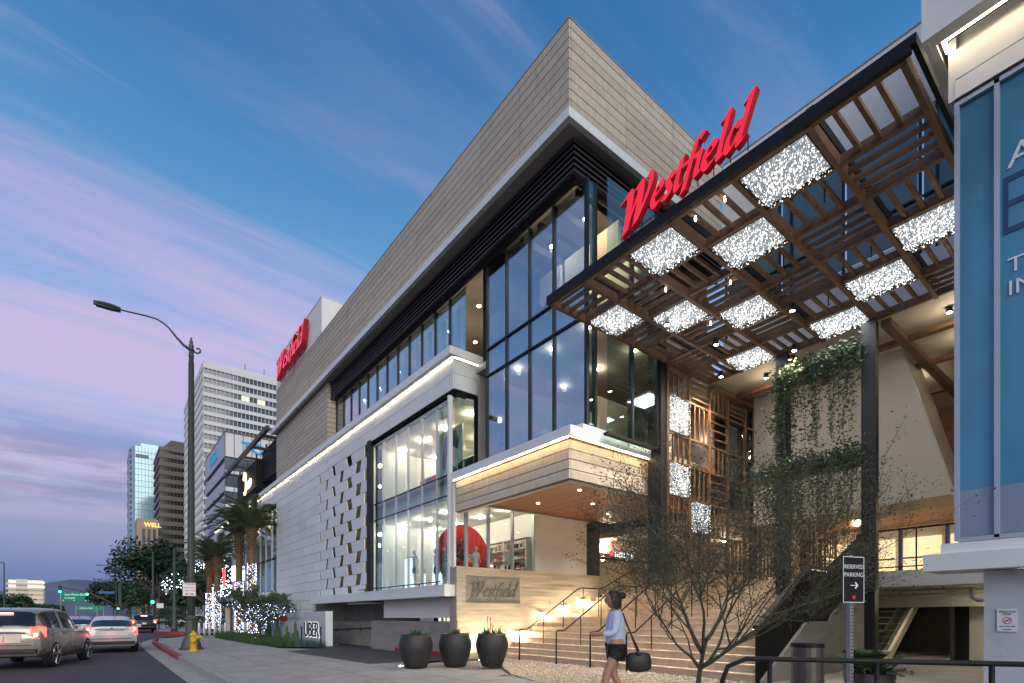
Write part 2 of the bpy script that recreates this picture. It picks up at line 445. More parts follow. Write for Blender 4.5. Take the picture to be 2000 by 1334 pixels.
# lane line and a little road marking
mat('road_paint', (.55, .54, .50), .7, n=(9, .3), dirt=(6, (.12, .12, .12), .6))
for k in range(14):
    struct('lane_line', grid_sheet(-5.1, -4.98, 12 + k*12, 15 + k*12, .004), 'road_paint')
# hills on the horizon
mat('hill', (.10, .12, .17), .95, n=(.002, .3))  # distance haze put into the base colour as a bluish grey
hm = MB(); NH = 90
for i in range(NH+1):
    a = -1.05 + 1.5 * i / NH
    D = 6500
    h = 60 + 190 * max(0, math.sin(a*5.1+1.2))*.6 + 120*math.sin(a*11+2)**2 + rnd.uniform(-12, 12)
    hx, hy = math.sin(a) * D, math.cos(a) * D
    hm.v += [(hx*.8, hy*.8, -40), (hx, hy, h*1.25), (hx*1.2, hy*1.2, -40)]
for i in range(NH):
    o = i*3
    hm.f += [(o, o+3, o+4, o+1), (o+1, o+4, o+5, o+2)]
struct('hills', hm, 'hill')

# ------------------------------------------------------------------ the shopping centre
B = thing('shopping_centre', 'large shopping centre with grey plank parapet, glazed corner and pale folded metal panels', 'building', (8.47, 8.64, 0))
def P(name, m, *c, parent=B, bevel=0.): return box(name, m, parent, *c, bevel=bevel)
FX = 8.47; EY = 34.07; FY = 8.64; BX = 15.0
# parapet planks
roof = P('parapet', 'interior_dark', FX+.06, BX, FY+.06, EY-.02, 12.84, 15.19)
zs = [15.23] + [15.02 - .2355*i for i in range(9)]
zs.append(12.83)
def plank_x(y0, y1, z0, z1, par, x=FX):    # faces the street
    j = rnd.uniform(0, .004)
    return P('plank', 'concrete_plank', x - j, x + .05, y0 + .006, y1 - .006, z0 + .010, z1 - .010, parent=par)
def plank_y(x0, x1, z0, z1, par, y=FY):
    j = rnd.uniform(0, .004)
    return P('plank', 'concrete_plank', x0 + .005, x1 - .005, y - j, y + .05, z0 + .010, z1 - .010, parent=par)
ys = [FY] + [FY + 1.8*k for k in range(1, 4)] + [14.04]
while ys[-1] < EY - 1.2: ys.append(min(EY, ys[-1] + 2.0))
ys[-1] = EY
for a, b in zip(zs[:-1], zs[1:]):
    for y0, y1 in zip(ys[:-1], ys[1:]): plank_x(y0, y1, b, a, roof)
    xs = [FX + .051, 10.47, 12.44, 14.4, BX]
    for x0, x1 in zip(xs[:-1], xs[1:]): plank_y(x0, x1, b, a, roof)
P('parapet_cap', 'soffit_taupe', FX-.01, BX, FY-.01, EY, 15.235, 15.26)
# projecting eaves: white fascia, ledge with hidden uplight, soffit
for y0, y1 in zip([8.34, 12, 16, 20, 24, 28, 31.5], [12, 16, 20, 24, 28, 31.5, 34.25]):
    P('fascia', 'white_metal', 8.17, 8.30, y0+.002, y1-.002, 12.58, 12.80)
for x0, x1 in zip([8.302, 10.5, 12.6], [10.5, 12.6, BX]):
    P('fascia', 'white_metal', x0+.002, x1-.002, 8.34, 8.47, 12.58, 12.80)
P('ledge', 'soffit_taupe', 8.30, 8.53, 8.47, 34.2, 12.74, 12.79); P('ledge', 'soffit_taupe', 8.53, BX, 8.47, 8.69, 12.74, 12.79)
P('eaves_light', 'led_warm_low', 8.335, 8.355, 8.6, 34.0, 12.80, 12.812) if 'led_warm_low' in MATS else None
for y0 in range(9, 34, 3):
    P('soffit_panel', 'soffit_taupe', 8.30, 9.3, y0 - .6 + .004, min(y0 + 2.4, 34.2) - .004, 12.60, 12.63)
for x0 in (9.3, 11.2, 13.1):
    P('soffit_panel', 'soffit_taupe', x0 + .004, x0 + 1.9, 8.47, 9.4, 12.60, 12.63)
P('roof_slab', 'interior_dark', 8.75, BX, 8.75, EY, 12.66, 12.73)
# lower plank wall at the far end
low = P('end_wall', 'interior_dark', FX+.06, 9.4, 24.96, EY-.02, 9.4, 12.62)
lz = [12.59 - .2355*i for i in range(13)] + [9.6]
for a, b in zip(lz[:-1], lz[1:]):
    for y0, y1 in ((24.9, 26.6), (26.6, 28.5), (28.5, 30.4), (30.4, 32.3), (32.3, EY)): plank_x(y0, y1, b, a, low)
    plank_y(FX + .051, 8.9, b, a, low, y=24.9)
    plank_y(FX + .051, 9.4, b, a, low, y=EY - .02)
# louvre band under the soffit
for k in range(6):
    z = 11.78 + k * .135
    P('louvre_blade', 'louver_dark', 8.60, 8.68, 8.62, 24.9, z, z + .05)
    P('louvre_blade', 'louver_dark', 8.682, BX, 8.62, 8.70, z, z + .05)
P('louvre_back', 'black_metal', 8.80, 8.90, 8.78, 24.9, 11.74, 12.6); P('louvre_back', 'black_metal', 8.90, BX, 8.78, 8.86, 11.74, 12.6)
# upper street glazing
yy = [13.62 + .94*k for k in range(13)]
for a, b in zip(yy[:-1], yy[1:]):
    P('pane', 'glass_blue', 8.90, 8.915, a+.02, b-.02, 9.62, 11.72)
    P('mullion', 'mullion_dark', 8.86, 8.98, b-.02, b+.02, 9.62, 11.74)
    P('fin_wall', 'interior_warm', 9.25, 9.34, b-.10, b+.16, 9.62, 11.6)
# corner bay
by = [8.56, 9.67, 10.61, 11.61, 12.55]; bz = [5.97, 8.52, 9.29, 11.72]
for a, b in zip(by[:-1], by[1:]):
    for c, d in zip(bz[:-1], bz[1:]):
        P('pane', 'glass_blue', 8.95, 8.965, a+.025, b-.025, c+.02, d-.02)
    P('mullion', 'mullion_dark', 8.91, 9.03, b-.025, b+.025, 5.97, 11.74)
for c in bz[:3]:
    P('transom', 'mullion_dark', 8.905, 9.025, 8.56, 12.55, c-.022, c+.022)
for a, b, yv in ((8.95, 9.25, 8.55), (9.25, 10.18, 8.20), (10.18, 11.15, 8.20)):
    for c, d in zip(bz[:-1], bz[1:]):
        P('pane', 'glass_green', a+.03, b-.025, yv, yv+.015, c-(.22 if yv < 8.5 and c < 6 else 0)+.02, d-.02)
    P('mullion', 'mullion_dark', b-.03, b+.03, yv-.03, yv+.09, 5.72 if yv < 8.5 else 5.97, 11.74)
    P('sill', 'black_metal', a, b, yv-.035, yv+.1, (5.70 if yv < 8.5 else 5.93), (5.76 if yv < 8.5 else 5.97))
P('corner_post', 'mullion_dark', 8.92, 9.0, 8.52, 8.60, 5.97, 11.74)
P('bay_end_post', 'black_metal', 11.18, 11.42, 8.10, 8.50, 2.6, 11.7)
P('bay_return', 'glass_green', 8.96, 9.6, 12.57, 12.58, 5.97, 11.72)
P('recess_panel', 'black_metal', 9.55, 9.65, 12.6, 13.62, 5.8, 12.6)
P('recess_panel', 'black_metal', 9.30, 9.95, 13.72, 13.78, 5.8, 8.42)
P('recess_panel', 'black_metal', 9.46, 9.56, 13.5, 13.7, 8.40, 9.4)
# second-floor band: fascia, light line, tapered panels
for y0, y1 in zip([13.5, 18, 23, 28, 33, 39, 45], [18, 23, 28, 33, 39, 45, 56]):
    P('band_fascia', 'white_metal', 8.25, 8.42, y0+.002, y1-.002, 9.38, 9.62)
P('band_fascia', 'white_metal', 8.422, 9.46, 13.5, 13.64, 9.38, 9.62)
P('band_top', 'white_metal', 8.42, 8.95, 13.64, 56, 9.55, 9.615)
P('band_soffit', 'soffit_taupe', 8.42, 8.50, 13.64, 56, 9.402, 9.43)
P('light_line', 'led_white', 8.424, 8.434, 13.66, 34, 9.392, 9.399); P('light_line', 'led_white', 8.424, 8.434, 34.4, 56, 9.392, 9.399)
P('light_line', 'led_white', 8.5, 9.42, 13.642, 13.648, 9.366, 9.372)
P('band_core', 'interior_dark', 8.56, 9.3, 13.72, 56, 8.44, 9.38)
def trap(y0t, y1t, y0b, y1b, z0, z1, par=B, x=FX, name='metal_panel', th=.035, tilt=0.):
    m = MB()
    pts = [(y0b, z0), (y1b, z0), (y1t, z1), (y0t, z1)]
    vs = [(x - tilt*(1 if i in (2, 3) else 0), p[0], p[1]) for i, p in enumerate(pts)] + [(x + th, p[0], p[1]) for p in pts]
    m.add(vs, [(3, 2, 1, 0), (4, 5, 6, 7), (0, 1, 5, 4), (1, 2, 6, 5), (2, 3, 7, 6), (3, 0, 4, 7)])
    return m.build(name, 'panel_metal', par)
RH = .47
def row(z0, y0, y1, k, yopen0=-99, mod=1.72):
    """one course of panels from y0 to y1; gaps widen towards y0 below yopen0; alternate courses taper up or down"""
    off = (k % 2) * mod / 2
    y = y0 - off
    s = .085 if k % 2 == 0 else -.085
    while y < y1 - .05:
        a, b = y, y + mod
        g = lambda v: .016 if v > yopen0 else .014 + .56 * min(1, (yopen0 - v) / 6.6)**1.1
        a2, b2 = a + g(a)/2, b - g(b)/2
        sa = s if a > y0 + .2 else 0; sb = s if b < y1 - .2 else 0
        if b2 - a2 > .3 and b > y0 + .3:
            trap(max(a2+sa, y0), min(b2+sb, y1), max(a2-sa, y0), min(b2-sb, y1), z0+.008, z0+RH-.008, tilt=rnd.uniform(0, .006))
        y = b
for k in (0, 1): row(8.43 + k*RH, 13.66, 56, k, mod=2.3)
for k in range(2):
    MB().box(FX+.04, 9.45, 13.64, 13.68, 8.43+k*RH+.006, 8.43+(k+1)*RH-.006).build('metal_panel', 'panel_metal', B)
# folded panel wall
for k in range(13):
    z0 = 8.42 - (k+1)*RH
    row(z0, 20.22, EY - .01, k, yopen0=28.3, mod=1.92)
P('panel_backing', 'tan_back', 8.86, 8.90, 20.1, 28, 2.2, 8.42) if 'tan_back' in MATS else None
P('panel_backing', 'black_metal', 8.60, 8.66, 27.2, EY, .2, 8.42)
for k in range(5):
    z0 = 2.31 - (k+1)*RH
    if z0 < .0: break
    row(z0, 27.2, EY - .01, k+1)
P('square_opening', 'interior_warm', 8.44, 8.466, 29.6, 30.2, 1.75, 2.15); P('square_opening', 'interior_warm', 8.44, 8.466, 26.6, 27.15, 1.75, 2.15)
P('gap_light', 'led_trim', 8.80, 8.815, 20.24, 20.26, 2.5, 8.3)
P('jamb', 'black_metal', 8.44, 8.95, 19.86, 20.2, 2.42, 8.5)
P('head_gap', 'black_metal', 8.66, 9.0, 13.74, 19.9, 8.27, 8.44)
# lower street glazing
gy = [13.98, 14.89, 15.89, 16.91, 17.89, 18.92, 19.83]; gz = [2.45, 5.28, 5.92, 8.25]
for a, b in zip(gy[:-1], gy[1:]):
    for i, (c, d) in enumerate(zip(gz[:-1], gz[1:])):
        P('pane', 'glass_clear', 8.60, 8.615, a+.012, b-.012, c+.015, d-.015)
    P('mullion', 'mullion_silver', 8.575, 8.66, b-.013, b+.013, 2.45, 8.26)
    P('glass_fin', 'glass_clear', 8.68, 8.98, b-.008, b+.008, 2.45, 8.26)
for c in gz[1:3]: P('transom', 'mullion_dark', 8.58, 8.66, 13.98, 19.83, c-.014, c+.014)
P('transom', 'mullion_silver', 8.57, 8.67, 13.9, 19.83, 8.22, 8.27)
P('corner_trim', 'white_metal', 8.45, 8.58, 13.88, 13.98, 2.42, 8.30)
P('corner_trim', 'white_metal', 8.46, 8.54, 13.62, 13.70, 2.95, 5.55)
P('pane', 'glass_green', 8.6, 9.28, 13.76, 13.775, 5.8, 8.25)
P('pane', 'glass_green', 8.6, 8.95, 13.66, 13.675, 2.98, 5.0)
# storefront under the overhang
sx = [8.95, 9.79, 10.77, 11.70]
for a, b in zip(sx[:-1], sx[1:]):
    P('pane', 'glass_clear', a+.03, b-.03, 13.66, 13.675, 2.98, 4.96)
    P('storefront_post', 'mullion_silver', b-.03, b+.03, 13.62, 13.74, 2.98, 4.98)
P('storefront_post', 'mullion_silver', 8.91, 8.98, 13.62, 13.74, 2.98, 4.98)
P('entrance_wall', 'white_wall', 11.76, 14.3, 13.66, 13.75, 2.6, 5.0)
P('bulkhead', 'soffit_taupe', 8.66, 14.3, 13.455, 13.60, 4.94, 5.06)
# white sill slab and the pipe on it
P('sill_slab', 'white_metal', 8.10, 8.66, 13.56, 26.4, 2.08, 2.43)
MB().tube([(8.03, 13.7, 2.51), (8.03, 20, 2.51)], .018, 6).build('sill_rail', 'black_metal', B)
for k in range(6): P('rail_stub', 'black_metal', 8.02, 8.045, 13.9 + k*1.1, 13.93 + k*1.1, 2.43, 2.515)
# ground level under the sill
P('hung_panel', 'white_wall', 8.72, 8.80, 13.72, 19.2, 1.42, 2.08)
P('low_wall', 'grey_concrete', 8.80, 9.05, 13.62, 20.6, .12, 1.30)
P('low_wall', 'grey_concrete', 9.35, 9.55, 20.6, 27.2, .12, 1.24)
P('wall_kerb', 'kerb_red', 8.60, 8.80, 13.62, 18.0, .15, .31)
P('recess_wall', 'grey_concrete', 10.2, 10.3, 19.2, 27.3, .1, 2.08)
P('recess_end', 'grey_concrete', 8.6, 10.3, 27.21, 27.3, .1, 2.2)
P('slot_back', 'interior_dark', 11.0, 11.1, 13.7, 19.3, .1, 2.08)
for k in range(11): P('slot_glow', emis('slot_dim', (.9, 1, .7), .9), 10.9, 10.95, 15.3 + k*.33, 15.3 + k*.33 + rnd.uniform(.05, .2), 1.28, 1.44)  # glowing bars added in place of a dim, unreadable letter strip
MB().tube([(9.28, 21.0, 1.0), (9.28, 26.6, .82)], .02, 6).build('wall_rail', 'black_metal', B)
for k in range(4): MB().tube([(9.36, 21.4+k*1.6, .84-k*.05), (9.28, 21.4+k*1.6, .97-k*.05)], .012, 5).build('rail_bracket', 'black_metal', B)
# overhang above the steps
for y0, y1 in ((8.40, 11.0), (11.0, 13.5)): P('overhang_fascia', 'white_metal', 8.27, 8.36, y0+.002, y1-.002, 5.55, 5.77)
for x0, x1 in ((8.362, 9.6), (9.6, 10.8), (10.8, 11.95)): P('overhang_fascia', 'white_metal', x0+.002, x1-.002, 8.40, 8.49, 5.55, 5.77)
P('overhang_roof', 'white_metal', 8.36, 11.95, 8.49, 13.5, 5.70, 5.765)
P('overhang_core', 'interior_dark', 8.67, 11.9, 8.84, 13.6, 5.07, 5.70)
P('overhang_core', 'interior_dark', 8.525, 8.665, 8.70, 13.6, 4.645, 5.70); P('overhang_core', 'interior_dark', 8.667, 11.9, 8.70, 8.838, 4.645, 5.70)
P('upstand', 'white_metal', 8.78, 11.2, 8.50, 8.56, 5.77, 5.93); P('upstand', 'white_metal', 8.78, 8.86, 8.56, 12.6, 5.77, 5.95)
for k in range(4):
    z0, z1 = 4.64 + k*.2275, 4.64 + (k+1)*.2275
    for y0, y1 in ((8.64, 10.5), (10.5, 12.1), (12.1, 13.52)): plank_x(y0, y1, z0, z1, B)
    for x0, x1 in ((FX+.051, 10.0), (10.0, 11.9)): plank_y(x0, x1, z0, z1, B)
P('light_line', 'led_warm', 8.335, 8.347, 8.50, 13.45, 5.535, 5.547); P('light_line', 'led_warm', 8.37, 11.85, 8.465, 8.477, 5.535, 5.547)
P('light_soffit', 'soffit_taupe', 8.361, 8.465, 8.64, 13.5, 5.552, 5.57); P('light_soffit', 'soffit_taupe', 8.466, 11.9, 8.491, 8.63, 5.552, 5.57)
P('overhang_trim', 'soffit_taupe', 8.53, 8.66, 8.83, 13.5, 4.60, 4.64); P('overhang_trim', 'soffit_taupe', 8.53, 11.9, 8.70, 8.83, 4.60, 4.64)
# wooden soffit boards
for k in range(44):
    P('soffit_board', 'wood_soffit', 8.67 + k*.155, 8.67 + (k+1)*.155 - .008, 8.84, 13.45, 5.02, 5.04)
P('soffit_bed', 'interior_dark', 8.66, 15.5, 8.84, 13.5, 5.045, 5.065)
for x, y in ((9.4, 10.4), (10.6, 10.4), (9.4, 12.4), (10.8, 12.4), (12.2, 11.4), (12.2, 9.6), (13.8, 12.2), (13.8, 10.2)):
    d = MB().lathe([(.045, 0), (.045, .012)], (x, y, 5.007), 10).build('downlight', 'downlight', B)
    lamp('downlight_lamp', 'SPOT', (x, y, 4.98), 75, WARM, d, .04, spot=R(110))
P('overhang_column', 'column_blue', 14.3, 14.72, 13.72, 14.1, 2.6, 5.02); P('overhang_column', 'column_blue', 14.73, 15.1, 13.74, 14.1, 2.6, 5.02)

# ---- rooms behind the glass
def room(x0, x1, y0, y1, z0, z1, wall, floor, ceil, skip=()):
    if 'b' not in skip: P('interior_wall', wall, x1, x1+.08, y0, y1, z0, z1)
    if 'l' not in skip: P('interior_wall', wall, x0+.1, x1, y1-.08, y1, z0, z1)
    if 'r' not in skip: P('interior_wall', wall, x0+.1, x1, y0, y0+.08, z0, z1)
    P('floor_slab', floor, x0, x1, y0, y1, z0-.12, z0-.002)
    P('ceiling', ceil, x0+.02, x1, y0, y1, z1, z1+.1)
def ceil_lights(xs, ys, z, e, col, r=.06):
    for x in xs:
        for y in ys:
            d = MB().lathe([(r, 0), (r, .02)], (x, y, z-.022), 10).build('ceiling_light', 'downlight', B)
            lamp('ceiling_lamp', 'POINT', (x, y, z-.1), e, col, d, .08)
room(8.72, 12.2, 13.7, 20.0, 2.45, 5.20, 'interior_white', 'interior_floor', 'interior_white', 'r')
room(8.72, 12.2, 13.8, 20.0, 5.98, 8.22, 'interior_white', 'interior_floor', 'interior_white', 'r')
P('spandrel_back', 'interior_white', 8.95, 9.0, 13.8, 20, 5.25, 5.95)
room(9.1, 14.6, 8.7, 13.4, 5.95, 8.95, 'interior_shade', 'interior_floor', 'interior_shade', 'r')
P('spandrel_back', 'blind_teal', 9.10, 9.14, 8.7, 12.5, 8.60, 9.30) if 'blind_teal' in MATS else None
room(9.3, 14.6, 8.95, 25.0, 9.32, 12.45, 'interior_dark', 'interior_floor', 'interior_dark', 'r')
P('display_wall', 'interior_warm', 11.8, 11.9, 9.3, 11.6, 9.35, 11.6); P('display_wall', 'interior_white', 12.2, 12.3, 13.6, 24.9, 9.35, 11.3)
ceil_lights((9.7, 11.2), (14.5, 16.2, 17.9, 19.4), 5.18, 22, WARM2)
ceil_lights((9.7, 11.2), (14.5, 16.2, 17.9, 19.4), 8.20, 21, (1, .76, .54))
ceil_lights((9.9, 11.8), (9.4, 10.8, 12.3), 8.93, 11, WARM, .06)
ceil_lights((10.0, 11.2), (9.6, 10.9, 14.5, 16.5, 18.5, 20.5, 22.5, 24.2), 11.9, 20, WARM, .06)
for y in (9.2, 9.9, 10.6, 11.3, 12.0): P('ceiling_beam', 'interior_dark', 9.3, 14, y, y+.08, 11.9, 12.1)
for y in (9.0, 10.1, 11.2): P('lit_fascia', 'interior_warm', 10.6, 10.7, y, y+.9, 11.0, 11.8)
# ------------------------------------------------------------------ lettering drawn with a broad pen
def cat_rom(p, n=7):
    o = []
    P_ = [p[0]] + list(p) + [p[-1]]
    for i in range(1, len(P_)-2):
        a, b, c, d = P_[i-1:i+3]
        for k in range(n):
            t = k / n
            o.append(tuple(.5*(2*b[j] + (c[j]-a[j])*t + (2*a[j]-5*b[j]+4*c[j]-d[j])*t*t + (3*b[j]-a[j]-3*c[j]+d[j])*t**3) for j in (0, 1)))
    o.append(p[-1]); return o
GLY = {   # letter: (advance, [(stroke points, pen width)])
 'W': (1.72, [([(-.12, 1.42), (.08, 1.62), (.26, 1.60), (.32, 1.2), (.30, .5), (.22, -.30)], .40), ([(.22, -.30), (.42, .3), (.74, 1.05), (.86, 1.35)], .16),
              ([(.58, 1.52), (.78, 1.72), (.92, 1.66), (.97, 1.2), (.93, .5), (.84, -.12)], .40), ([(.84, -.12), (1.12, .35), (1.42, .95), (1.56, 1.45), (1.50, 1.80), (1.34, 1.86)], .26)]),
 'e': (.66, [([(.10, .50), (.40, .60), (.58, .80), (.44, .97), (.22, .86), (.07, .45), (.16, .10), (.36, .02), (.60, .22)], .24)]),
 's': (.60, [([(.56, .84), (.40, .98), (.20, .84), (.30, .55), (.42, .28), (.28, .03), (.00, .12)], .24)]),
 't': (.48, [([(.34, 1.38), (.22, .9), (.13, .30), (.22, .04), (.44, .16)], .25), ([(-.02, .93), (.50, .97)], .18)]),
 'f': (.55, [([(.86, 1.64), (.66, 1.76), (.48, 1.50), (.34, .9), (.22, .30), (.08, -.32)], .26), ([(.02, .93), (.80, .97)], .18)]),
 'i': (.42, [([(.06, .82), (.24, .96), (.16, .40), (.16, .08), (.40, .14)], .25)]),
 'l': (.44, [([(.16, 1.56), (.38, 1.78), (.30, 1.2), (.17, .4), (.17, .06), (.42, .15)], .26)]),
 'd': (.86, [([(.62, .80), (.42, .97), (.16, .74), (.05, .30), (.18, .03), (.40, .20), (.60, .6)], .24), ([(.74, 1.60), (.96, 1.86), (.86, 1.4), (.66, .4), (.62, .06), (.86, .15)], .26)])}
def glyph(ch, scale, depth, name, mface, mside, slant=.16, th=R(38), k0=0):
    mb = MB(); idx = []
    for si, (pts, w) in enumerate(GLY[ch][1]):
        L = cat_rom(pts); A = []; Bq = []
        for i, p in enumerate(L):
            a = L[max(0, i-1)]; b = L[min(len(L)-1, i+1)]
            t = Vector((b[0]-a[0], b[1]-a[1])); t = t.normalized() if t.length > 1e-6 else Vector((1, 0))
            nrm = Vector((-t.y, t.x)); nib = Vector((math.cos(th), math.sin(th)))
            if nib.dot(nrm) < 0: nib = -nib
            o = nib * (w/2) + nrm * .035
            for lst, sg in ((A, 1), (Bq, -1)):
                x, y = p[0] + sg*o.x, p[1] + sg*o.y
                lst.append(((x + y*slant)*scale, y*scale))
        z1 = depth/2 + .0016*si; z0 = -depth/2 - .0016*si; n = len(A); o = len(mb.v)
        for z in (z1, z0):
            mb.v += [(q[0], q[1], z) for q in A] + [(q[0], q[1], z) for q in Bq]
        for i in range(n-1):
            mb.f.append((o+i, o+n+i, o+n+i+1, o+i+1)); idx.append(0)
            q = o + 2*n
            mb.f.append((q+i+1, q+n+i+1, q+n+i, q+i)); idx.append(1)
            mb.f.append((o+i+1, q+i+1, q+i, o+i)); idx.append(1)
            mb.f.append((o+n+i, q+n+i, q+n+i+1, o+n+i+1)); idx.append(1)
        q = o + 2*n
        mb.f += [(o, q, q+n, o+n), (o+n-1, o+2*n-1, q+2*n-1, q+n-1)]; idx += [1, 1]
    ob = mb.build(name, mface)
    ob.data.materials.append(MATS[mside])
    for p, i in zip(ob.data.polygons, idx): p.material_index = i
    bm = bmesh.new(); bm.from_mesh(ob.data); bmesh.ops.recalc_face_normals(bm, faces=bm.faces); bm.to_mesh(ob.data); bm.free()
    return ob
def script_sign(root, origin, width, depth, face, mface, mside, hs=1.0, stub=None):
    """the word Westfield as separate letters, read left to right"""
    word = 'Westfield'
    total = sum(GLY[c][0] for c in word) + .30
    sc = width / total
    x = 0.
    M = Matrix.Translation(Vector(origin) - Vector(root.location)) @ Matrix((( 0, 0, -1, 0), (-1, 0, 0, 0), (0, 1, 0, 0), (0, 0, 0, 1))) if face == '-X' else \
        Matrix.Translation(Vector(origin) - Vector(root.location)) @ Matrix(((1, 0, 0, 0), (0, 0, -1, 0), (0, 1, 0, 0), (0, 0, 0, 1)))
    for c in word:
        o = glyph(c, sc, depth, 'letter', mface, mside)
        o.data.transform(Matrix.Scale(hs, 4, Vector((0, 1, 0))))
        o.parent = root
        o.matrix_basis = M @ Matrix.Translation((x*sc, 0, 0))
        x += GLY[c][0]
    return sc

# ------------------------------------------------------------------ entrance canopy
CZ = 7.92
GX = [7.38 + .985*i for i in range(7)]; GYc = [1.98, 3.02, 4.08, 5.14, 6.14, 7.12, 8.04]
CN = thing('entrance_canopy', 'timber lattice canopy with black edge over the entrance steps', 'canopy', (7.3, 2, CZ))
def Q(name, m, *c): return box(name, m, CN, *c)
Q('edge_beam', 'black_metal', 7.27, 7.34, 1.885, 8.09, CZ, CZ+.17)
Q('edge_beam', 'black_metal', 7.27, 16.0, 1.83, 1.885, CZ+.06, CZ+.17); Q('edge_beam', 'black_metal', 7.342, 13.4, 8.06, 8.09, CZ+.05, CZ+.17)
for x in GX:
    for y0, y1 in zip(GYc[:-1], GYc[1:]): Q('joist', 'wood_beam', x-.035, x+.035, y0+.036, y1-.036, CZ, CZ+.15)
for y in GYc:
    Q('beam', 'wood_beam', 7.345, 13.36, y-.035, y+.035, CZ-.01, CZ+.16)
LIT = {(0, 1), (0, 3), (1, 2), (1, 5), (2, 4), (3, 3), (5, 4), (3, 0), (4, 1), (5, 2)}
for i in range(6):
    for j in range(6):
        if (i, j) in LIT: continue
        x0, x1, y0, y1 = GX[i]+.036, GX[i+1]-.036, GYc[j]+.036, GYc[j+1]-.036
        if (i + j) % 2 == 0:
            for k in (1, 2, 3): yv = y0 + (y1-y0)*k/4; Q('slat', 'wood_beam', x0, x1, yv-.027, yv+.027, CZ+.03, CZ+.10)
        else:
            for k in (1, 2, 3): xv = x0 + (x1-x0)*k/4; Q('slat', 'wood_beam', xv-.027, xv+.027, y0, y1, CZ+.03, CZ+.10)
# steel above and the outriggers that carry the lattice further in
for y in (3.02, 5.14, 7.12): Q('steel_beam', 'black_metal', 7.4, 15, y-.05, y+.05, CZ+.165, CZ+.30)
for y in (1.95, 3.9, 5.9, 8.0): Q('rear_beam', 'wood_beam', 13.36, 24, y-.09, y+.09, CZ-.16, CZ-.02)
for x in (14.6, 16.4, 18.6, 21): Q('rear_beam', 'wood_beam', x-.09, x+.09, 1.9, 8.1, CZ-.13, CZ-.03)
for i, j in ((1, 1), (3, 1), (4, 2), (2, 2), (4, 0)):
    MB().tube([(GX[i]+.3, GYc[j]+.3, CZ+.14), (GX[i]+.3, GYc[j]+.3, CZ-.16)], .012, 5).build('hanger', 'black_metal', CN)
for i, j in ((0, 2), (0, 2.5), (2, 3), (3, 4), (1.2, 3.9)):
    x = 7.38 + .985*i + .2; y = 2.1 + 1.01*j + .2
    o = MB().lathe([(.0, -.03), (.014, -.02), (.018, 0), (.010, .02), (.004, .06)], (x, y, CZ-.03), 8).build('globe_lamp', 'lamp_warm', CN)
for x, y, e in ((11.2, 6.6, 560), (11.2, 4.9, 320), (12.8, 7.4, 520), (9.6, 6.8, 280), (12.9, 5.6, 420)):
    o = MB().lathe([(.05, 0), (.06, .02), (.06, .14), (.02, .16)], (x, y, CZ-.17), 10).build('canopy_spot', 'black_metal', CN)
    MB().lathe([(.045, 0), (.045, .004)], (x, y, CZ-.175), 10).build('lens', 'downlight', o)
    lamp('canopy_spot_lamp', 'SPOT', (x, y, CZ-.19), e, WARM, o, .05, rot=(R(22), R(-8), 0), spot=R(105))
# dense light curtains set into lattice cells
emis('bulb_cool', (.88, .94, 1.0), 1.15); emis('bulb_warm', (1.0, .92, .80), 4.5)
for k in ('bulb_cool', 'bulb_warm'): MATS[k].cycles.emission_sampling = 'NONE'
mat('panel_mesh', (.10, .105, .11), .5, n=(30, .5), emit=(.82, .9, 1), estr=.15)
def curtain_meshes():
    r2 = random.Random(5); a = MB(); b = MB()
    for k in range(900):
        p = (r2.uniform(.02, .97)-.5, r2.uniform(.02, .97)-.5, r2.uniform(-.09, .018))
        (a if r2.random() < .74 else b).octa(p, r2.uniform(.004, .0105), r2.uniform(1, 2.2))
    return a, b
ca, cb = curtain_meshes()
ca_me = ca.build('bulbs', 'bulb_cool'); cb_me = cb.build('warm_bulbs', 'bulb_warm')
pl_me = MB().box(-.5, .5, -.5, .5, .02, .03).build('backing_mesh', 'panel_mesh')
fr_me = MB().box(-.5, .5, -.5, -.485, -.02, .03).box(-.5, .5, .485, .5, -.02, .03).box(-.5, -.485, -.485, .485, -.02, .03).box(.485, .5, -.485, .485, -.02, .03).build('frame', 'black_metal')
def light_curtain(loc, sx, sy, label, rot=(0, 0, 0), group='light curtains of the entrance', e=26):
    t = thing('light_curtain', label, 'light panel', loc, group)
    for me in (ca_me, cb_me, pl_me, fr_me):
        o = me.copy(); COL.objects.link(o); o.parent = t; o.scale = (sx, sy, 1)
        if 'bulb' in me.name: o['kind'] = 'stuff'
    t.rotation_euler = rot
    l = bpy.data.lights.new('curtain_lamp', 'AREA'); l.shape = 'RECTANGLE'; l.size = sx*.9; l.size_y = sy*.9; l.energy = e*sx*sy; l.color = (.94, .97, 1)
    lo = bpy.data.objects.new('curtain_lamp', l); COL.objects.link(lo); lo.parent = t; lo.location = (0, 0, -.06)
    return t
ROWS = ['first row behind the black edge', 'second row from the black edge', 'third row from the black edge', 'fourth row from the black edge', 'fifth row from the black edge', 'innermost row of the lattice']
POS = {(0, 1): 'nearest the viewer', (0, 3): 'left of the red word', (1, 2): 'right of centre', (1, 5): 'at the far corner by the glass'}
LAB = {(0, 1): 'large sparkling light panel in the canopy just right of the red lettering', (0, 3): 'sparkling light panel directly under the W of the red lettering',
       (1, 2): 'sparkling light panel under the last letters of the red lettering, second row', (1, 5): 'sparkling light panel at the far canopy corner against the glass bay',
       (2, 4): 'sparkling light panel in third lattice row, one right of the corner one', (3, 3): 'sparkling light panel near the middle of the canopy lattice',
       (5, 4): 'smallest and lowest sparkling light panel, deepest under the canopy lattice', (3, 0): 'sparkling light panel cut off by the blue poster frame at right',
       (4, 1): 'sparkling light panel between the poster-side one and the column-top one', (5, 2): 'sparkling light panel at the head of the tall dark column'}
